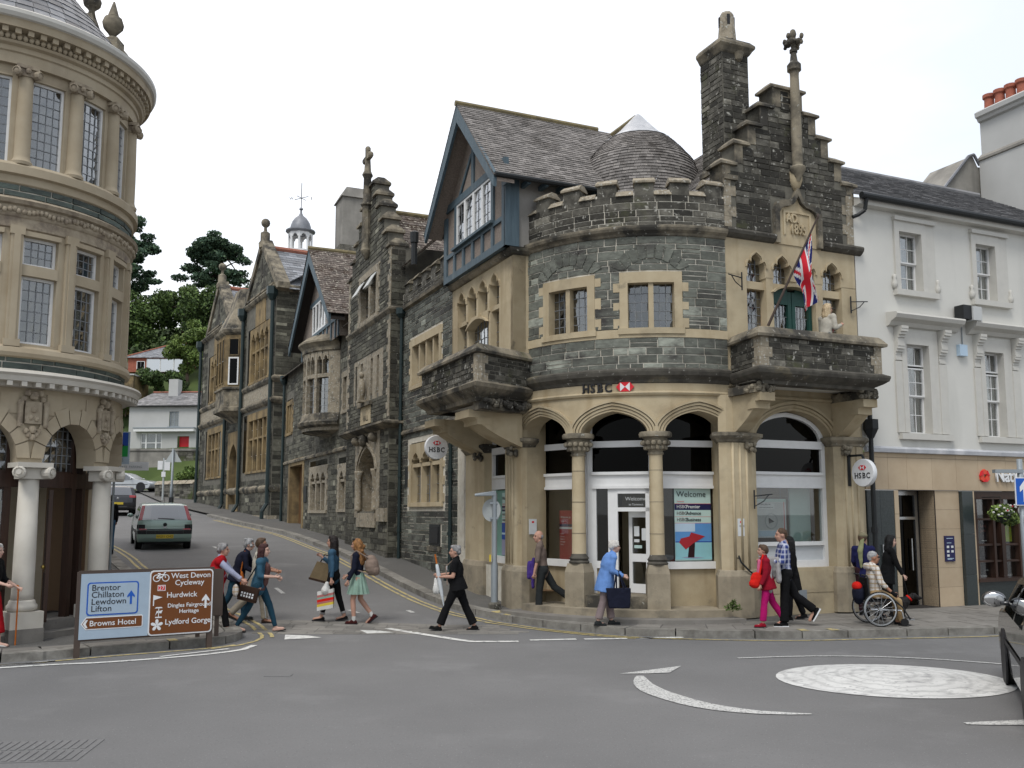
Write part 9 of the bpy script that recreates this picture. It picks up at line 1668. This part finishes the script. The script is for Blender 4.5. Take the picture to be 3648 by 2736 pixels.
MB().box(-.17, .28, -.2, .2, .44, .49).build('seat', 'black_cloth', wc); MB().box(-.21, -.17, -.2, .2, .49, .86).build('backrest', 'black_cloth', wc); MB().box(.5, .64, -.17, .17, .1, .13).build('footplate', 'steel', wc); blob(MB().ell((-.3, 0, .56), (.11, .18, .2), 10), 'rear_bag', 'navy_cloth', wc, .015, 3, .015); blob(MB().ell((-.32, 0, .7), (.09, .16, .09), 10), 'bag_flap', 'scarlet_bag', wc, .015, 3)
p = person('person in navy jacket, olive cap and trailing olive scarf behind the wheelchair', 7.12, 18.9, 60, .122)
B = Body(1.66, 4, ((4, 4), (-14, 16)), ((6, 60), (4, 66)), 0, -20, (0, 24)); B.build(p, 'skin', 'hair_brown', 'navy_blue', 'plum_trouser', 'black_leather', 1., hairk='short', fat=1.0)
blob(MB().ell(B.headc+Vector((-.01, 0, .075)), (.11, .095, .07), 12).ell(B.headc+Vector((.09, 0, .05)), (.06, .07, .015), 10), 'cap', 'olive_cap', p, .012, 2); blob(MB().cap(B.headc+Vector((-.09, 0, .0)), B.chest+Vector((-.17, .03, .1)), .045, .06, 8, .6).cap(B.chest+Vector((-.17, .03, .1)), B.hip+Vector((-.16, .02, .1)), .06, .03, 8, .5), 'scarf', 'olive_scarf', p, .014, 3, .012, .06)
p = person('person with black hair in black coat holding the dog lead', 7.45, 18.55, -8, .122)
B = Body(1.64, 8, ((10, 8), (-12, 10)), ((-4, 16), (16, 10)), 4, 0, (0, 10)); B.build(p, 'skin_pale', 'hair_black', 'black_cloth', 'black_cloth', 'black_leather', 1., hairk='bob', fat=1.05, coat=.2)
lead_h = world(p, B.arm[1][2])
dg_ = thing('dog', 'black dog with red collar leaning forward on its lead beside the wheelchair', 'dog', (7.36, 18.0, .122), rad(-6)); dg_.scale = (.82, .82, .82); q = MB()
q.cap((-.28, 0, .42), (.0, 0, .42), .1, .105, 12).cap((.0, 0, .42), (.2, 0, .43), .105, .125, 12).ell((.18, 0, .4), (.12, .11, .15), 12).cap((.24, 0, .48), (.38, 0, .56), .085, .07, 10).ell((.42, 0, .57), (.085, .07, .075), 10).cap((.46, 0, .555), (.58, 0, .525), .045, .032, 8).cap((.47, 0, .52), (.55, 0, .495), .03, .02, 8).cap((-.36, 0, .46), (-.58, 0, .5), .03, .012, 6)
for sg in (-1, 1):
    q.cap((.18, sg*.075, .38), (.16, sg*.075, .2), .055, .034, 8).cap((.16, sg*.075, .2), (.2+.06*sg, sg*.075, .04), .03, .026, 8).cap((.2+.06*sg, sg*.075, .03), (.25+.06*sg, sg*.075, .022), .028, .024, 6)
    q.cap((-.3, sg*.075, .4), (-.22, sg*.08, .26), .085, .05, 8).cap((-.22, sg*.08, .26), (-.36, sg*.08, .15), .045, .028, 8).cap((-.36, sg*.08, .15), (-.33, sg*.08, .04), .027, .025, 8).cap((-.33, sg*.08, .03), (-.27, sg*.08, .022), .028, .024, 6)
    q.cap((.4, sg*.06, .62), (.37, sg*.085, .53), .024, .03, 6)
blob(q, 'body', 'dog_fur', dg_, .012, 4); MB().lathe([(.082, -.02), (.088, 0), (.082, .02), (.082, -.02)], (.31, 0, .52), 14, M=Matrix.Rotation(rad(50), 4, 'Y')).build('collar', 'scarlet_bag', dg_)
c_ = world(dg_, (.24, 0, .48)); ld_ = tag(MB().tube(lead_h, c_, .006, n=5).build('dog_lead', 'black_leather'), 'thin dark lead running from the black coat to the dog', 'lead')
p = person('white-haired person in red trousers and white sandals leaving past the drum-fronted bank', -8.03, 14.42, 0, .122)
B = Body(1.62, 4, ((14, 10), (-16, 10)), ((10, 50), (14, 60)), 0, 0, (0, 10)); B.leg = B.leg; B.build(p, 'skin_pale', 'hair_white', 'black_cloth', 'red_cloth', 'white_cloth', .7, hairk='curly', fat=1.05, trouser_len=.66, flare=.05, shoe_open=True)
st_ = held('walking_stick', 'brown walking stick held by the person in red trousers', 'stick', p); h = B.arm[0][2]; MB().tube((h.x+.04, h.y, .0), (h.x+.04, h.y, h.z), .012).tube((h.x+.04, h.y, h.z), (h.x-.06, h.y, h.z+.02), .014).build('shaft', 'orange_leather', st_)
p = person('person in black jacket and jeans walking up the hill beside the drum-fronted bank', -11.55, 26.6, 120, .1)
B = Body(1.72, 2, ((12, 6), (-12, 14)), ((8, 30), (4, 40)), 0, 0, (0, 12)); B.build(p, 'skin', 'hair_black', 'black_cloth', 'denim', 'black_leather', 1., hairk='short', fat=1.08)
p = thing('person', 'blond person in pale cardigan leaning on the stone balcony by the flag', 'person', hloc(1.98, -.62, 4.88), HROT+rad(5))
B = Body(1.58, 8, ((2, 2), (-2, 4)), ((6, 104), (4, 108)), 0, -15, (0, 0), twist=(14, 12)); B.build(p, 'skin', 'hair_blond', 'cream_cloth', 'jean_teal', 'black_leather', 1., hairk='bob', fat=.95); blob(MB().cap(B.chest+Vector((.12, 0, .08)), B.waist+Vector((.13, 0, .05)), .06, .07, 8), 'blouse', 'rose', p, .013, 2)
finish()
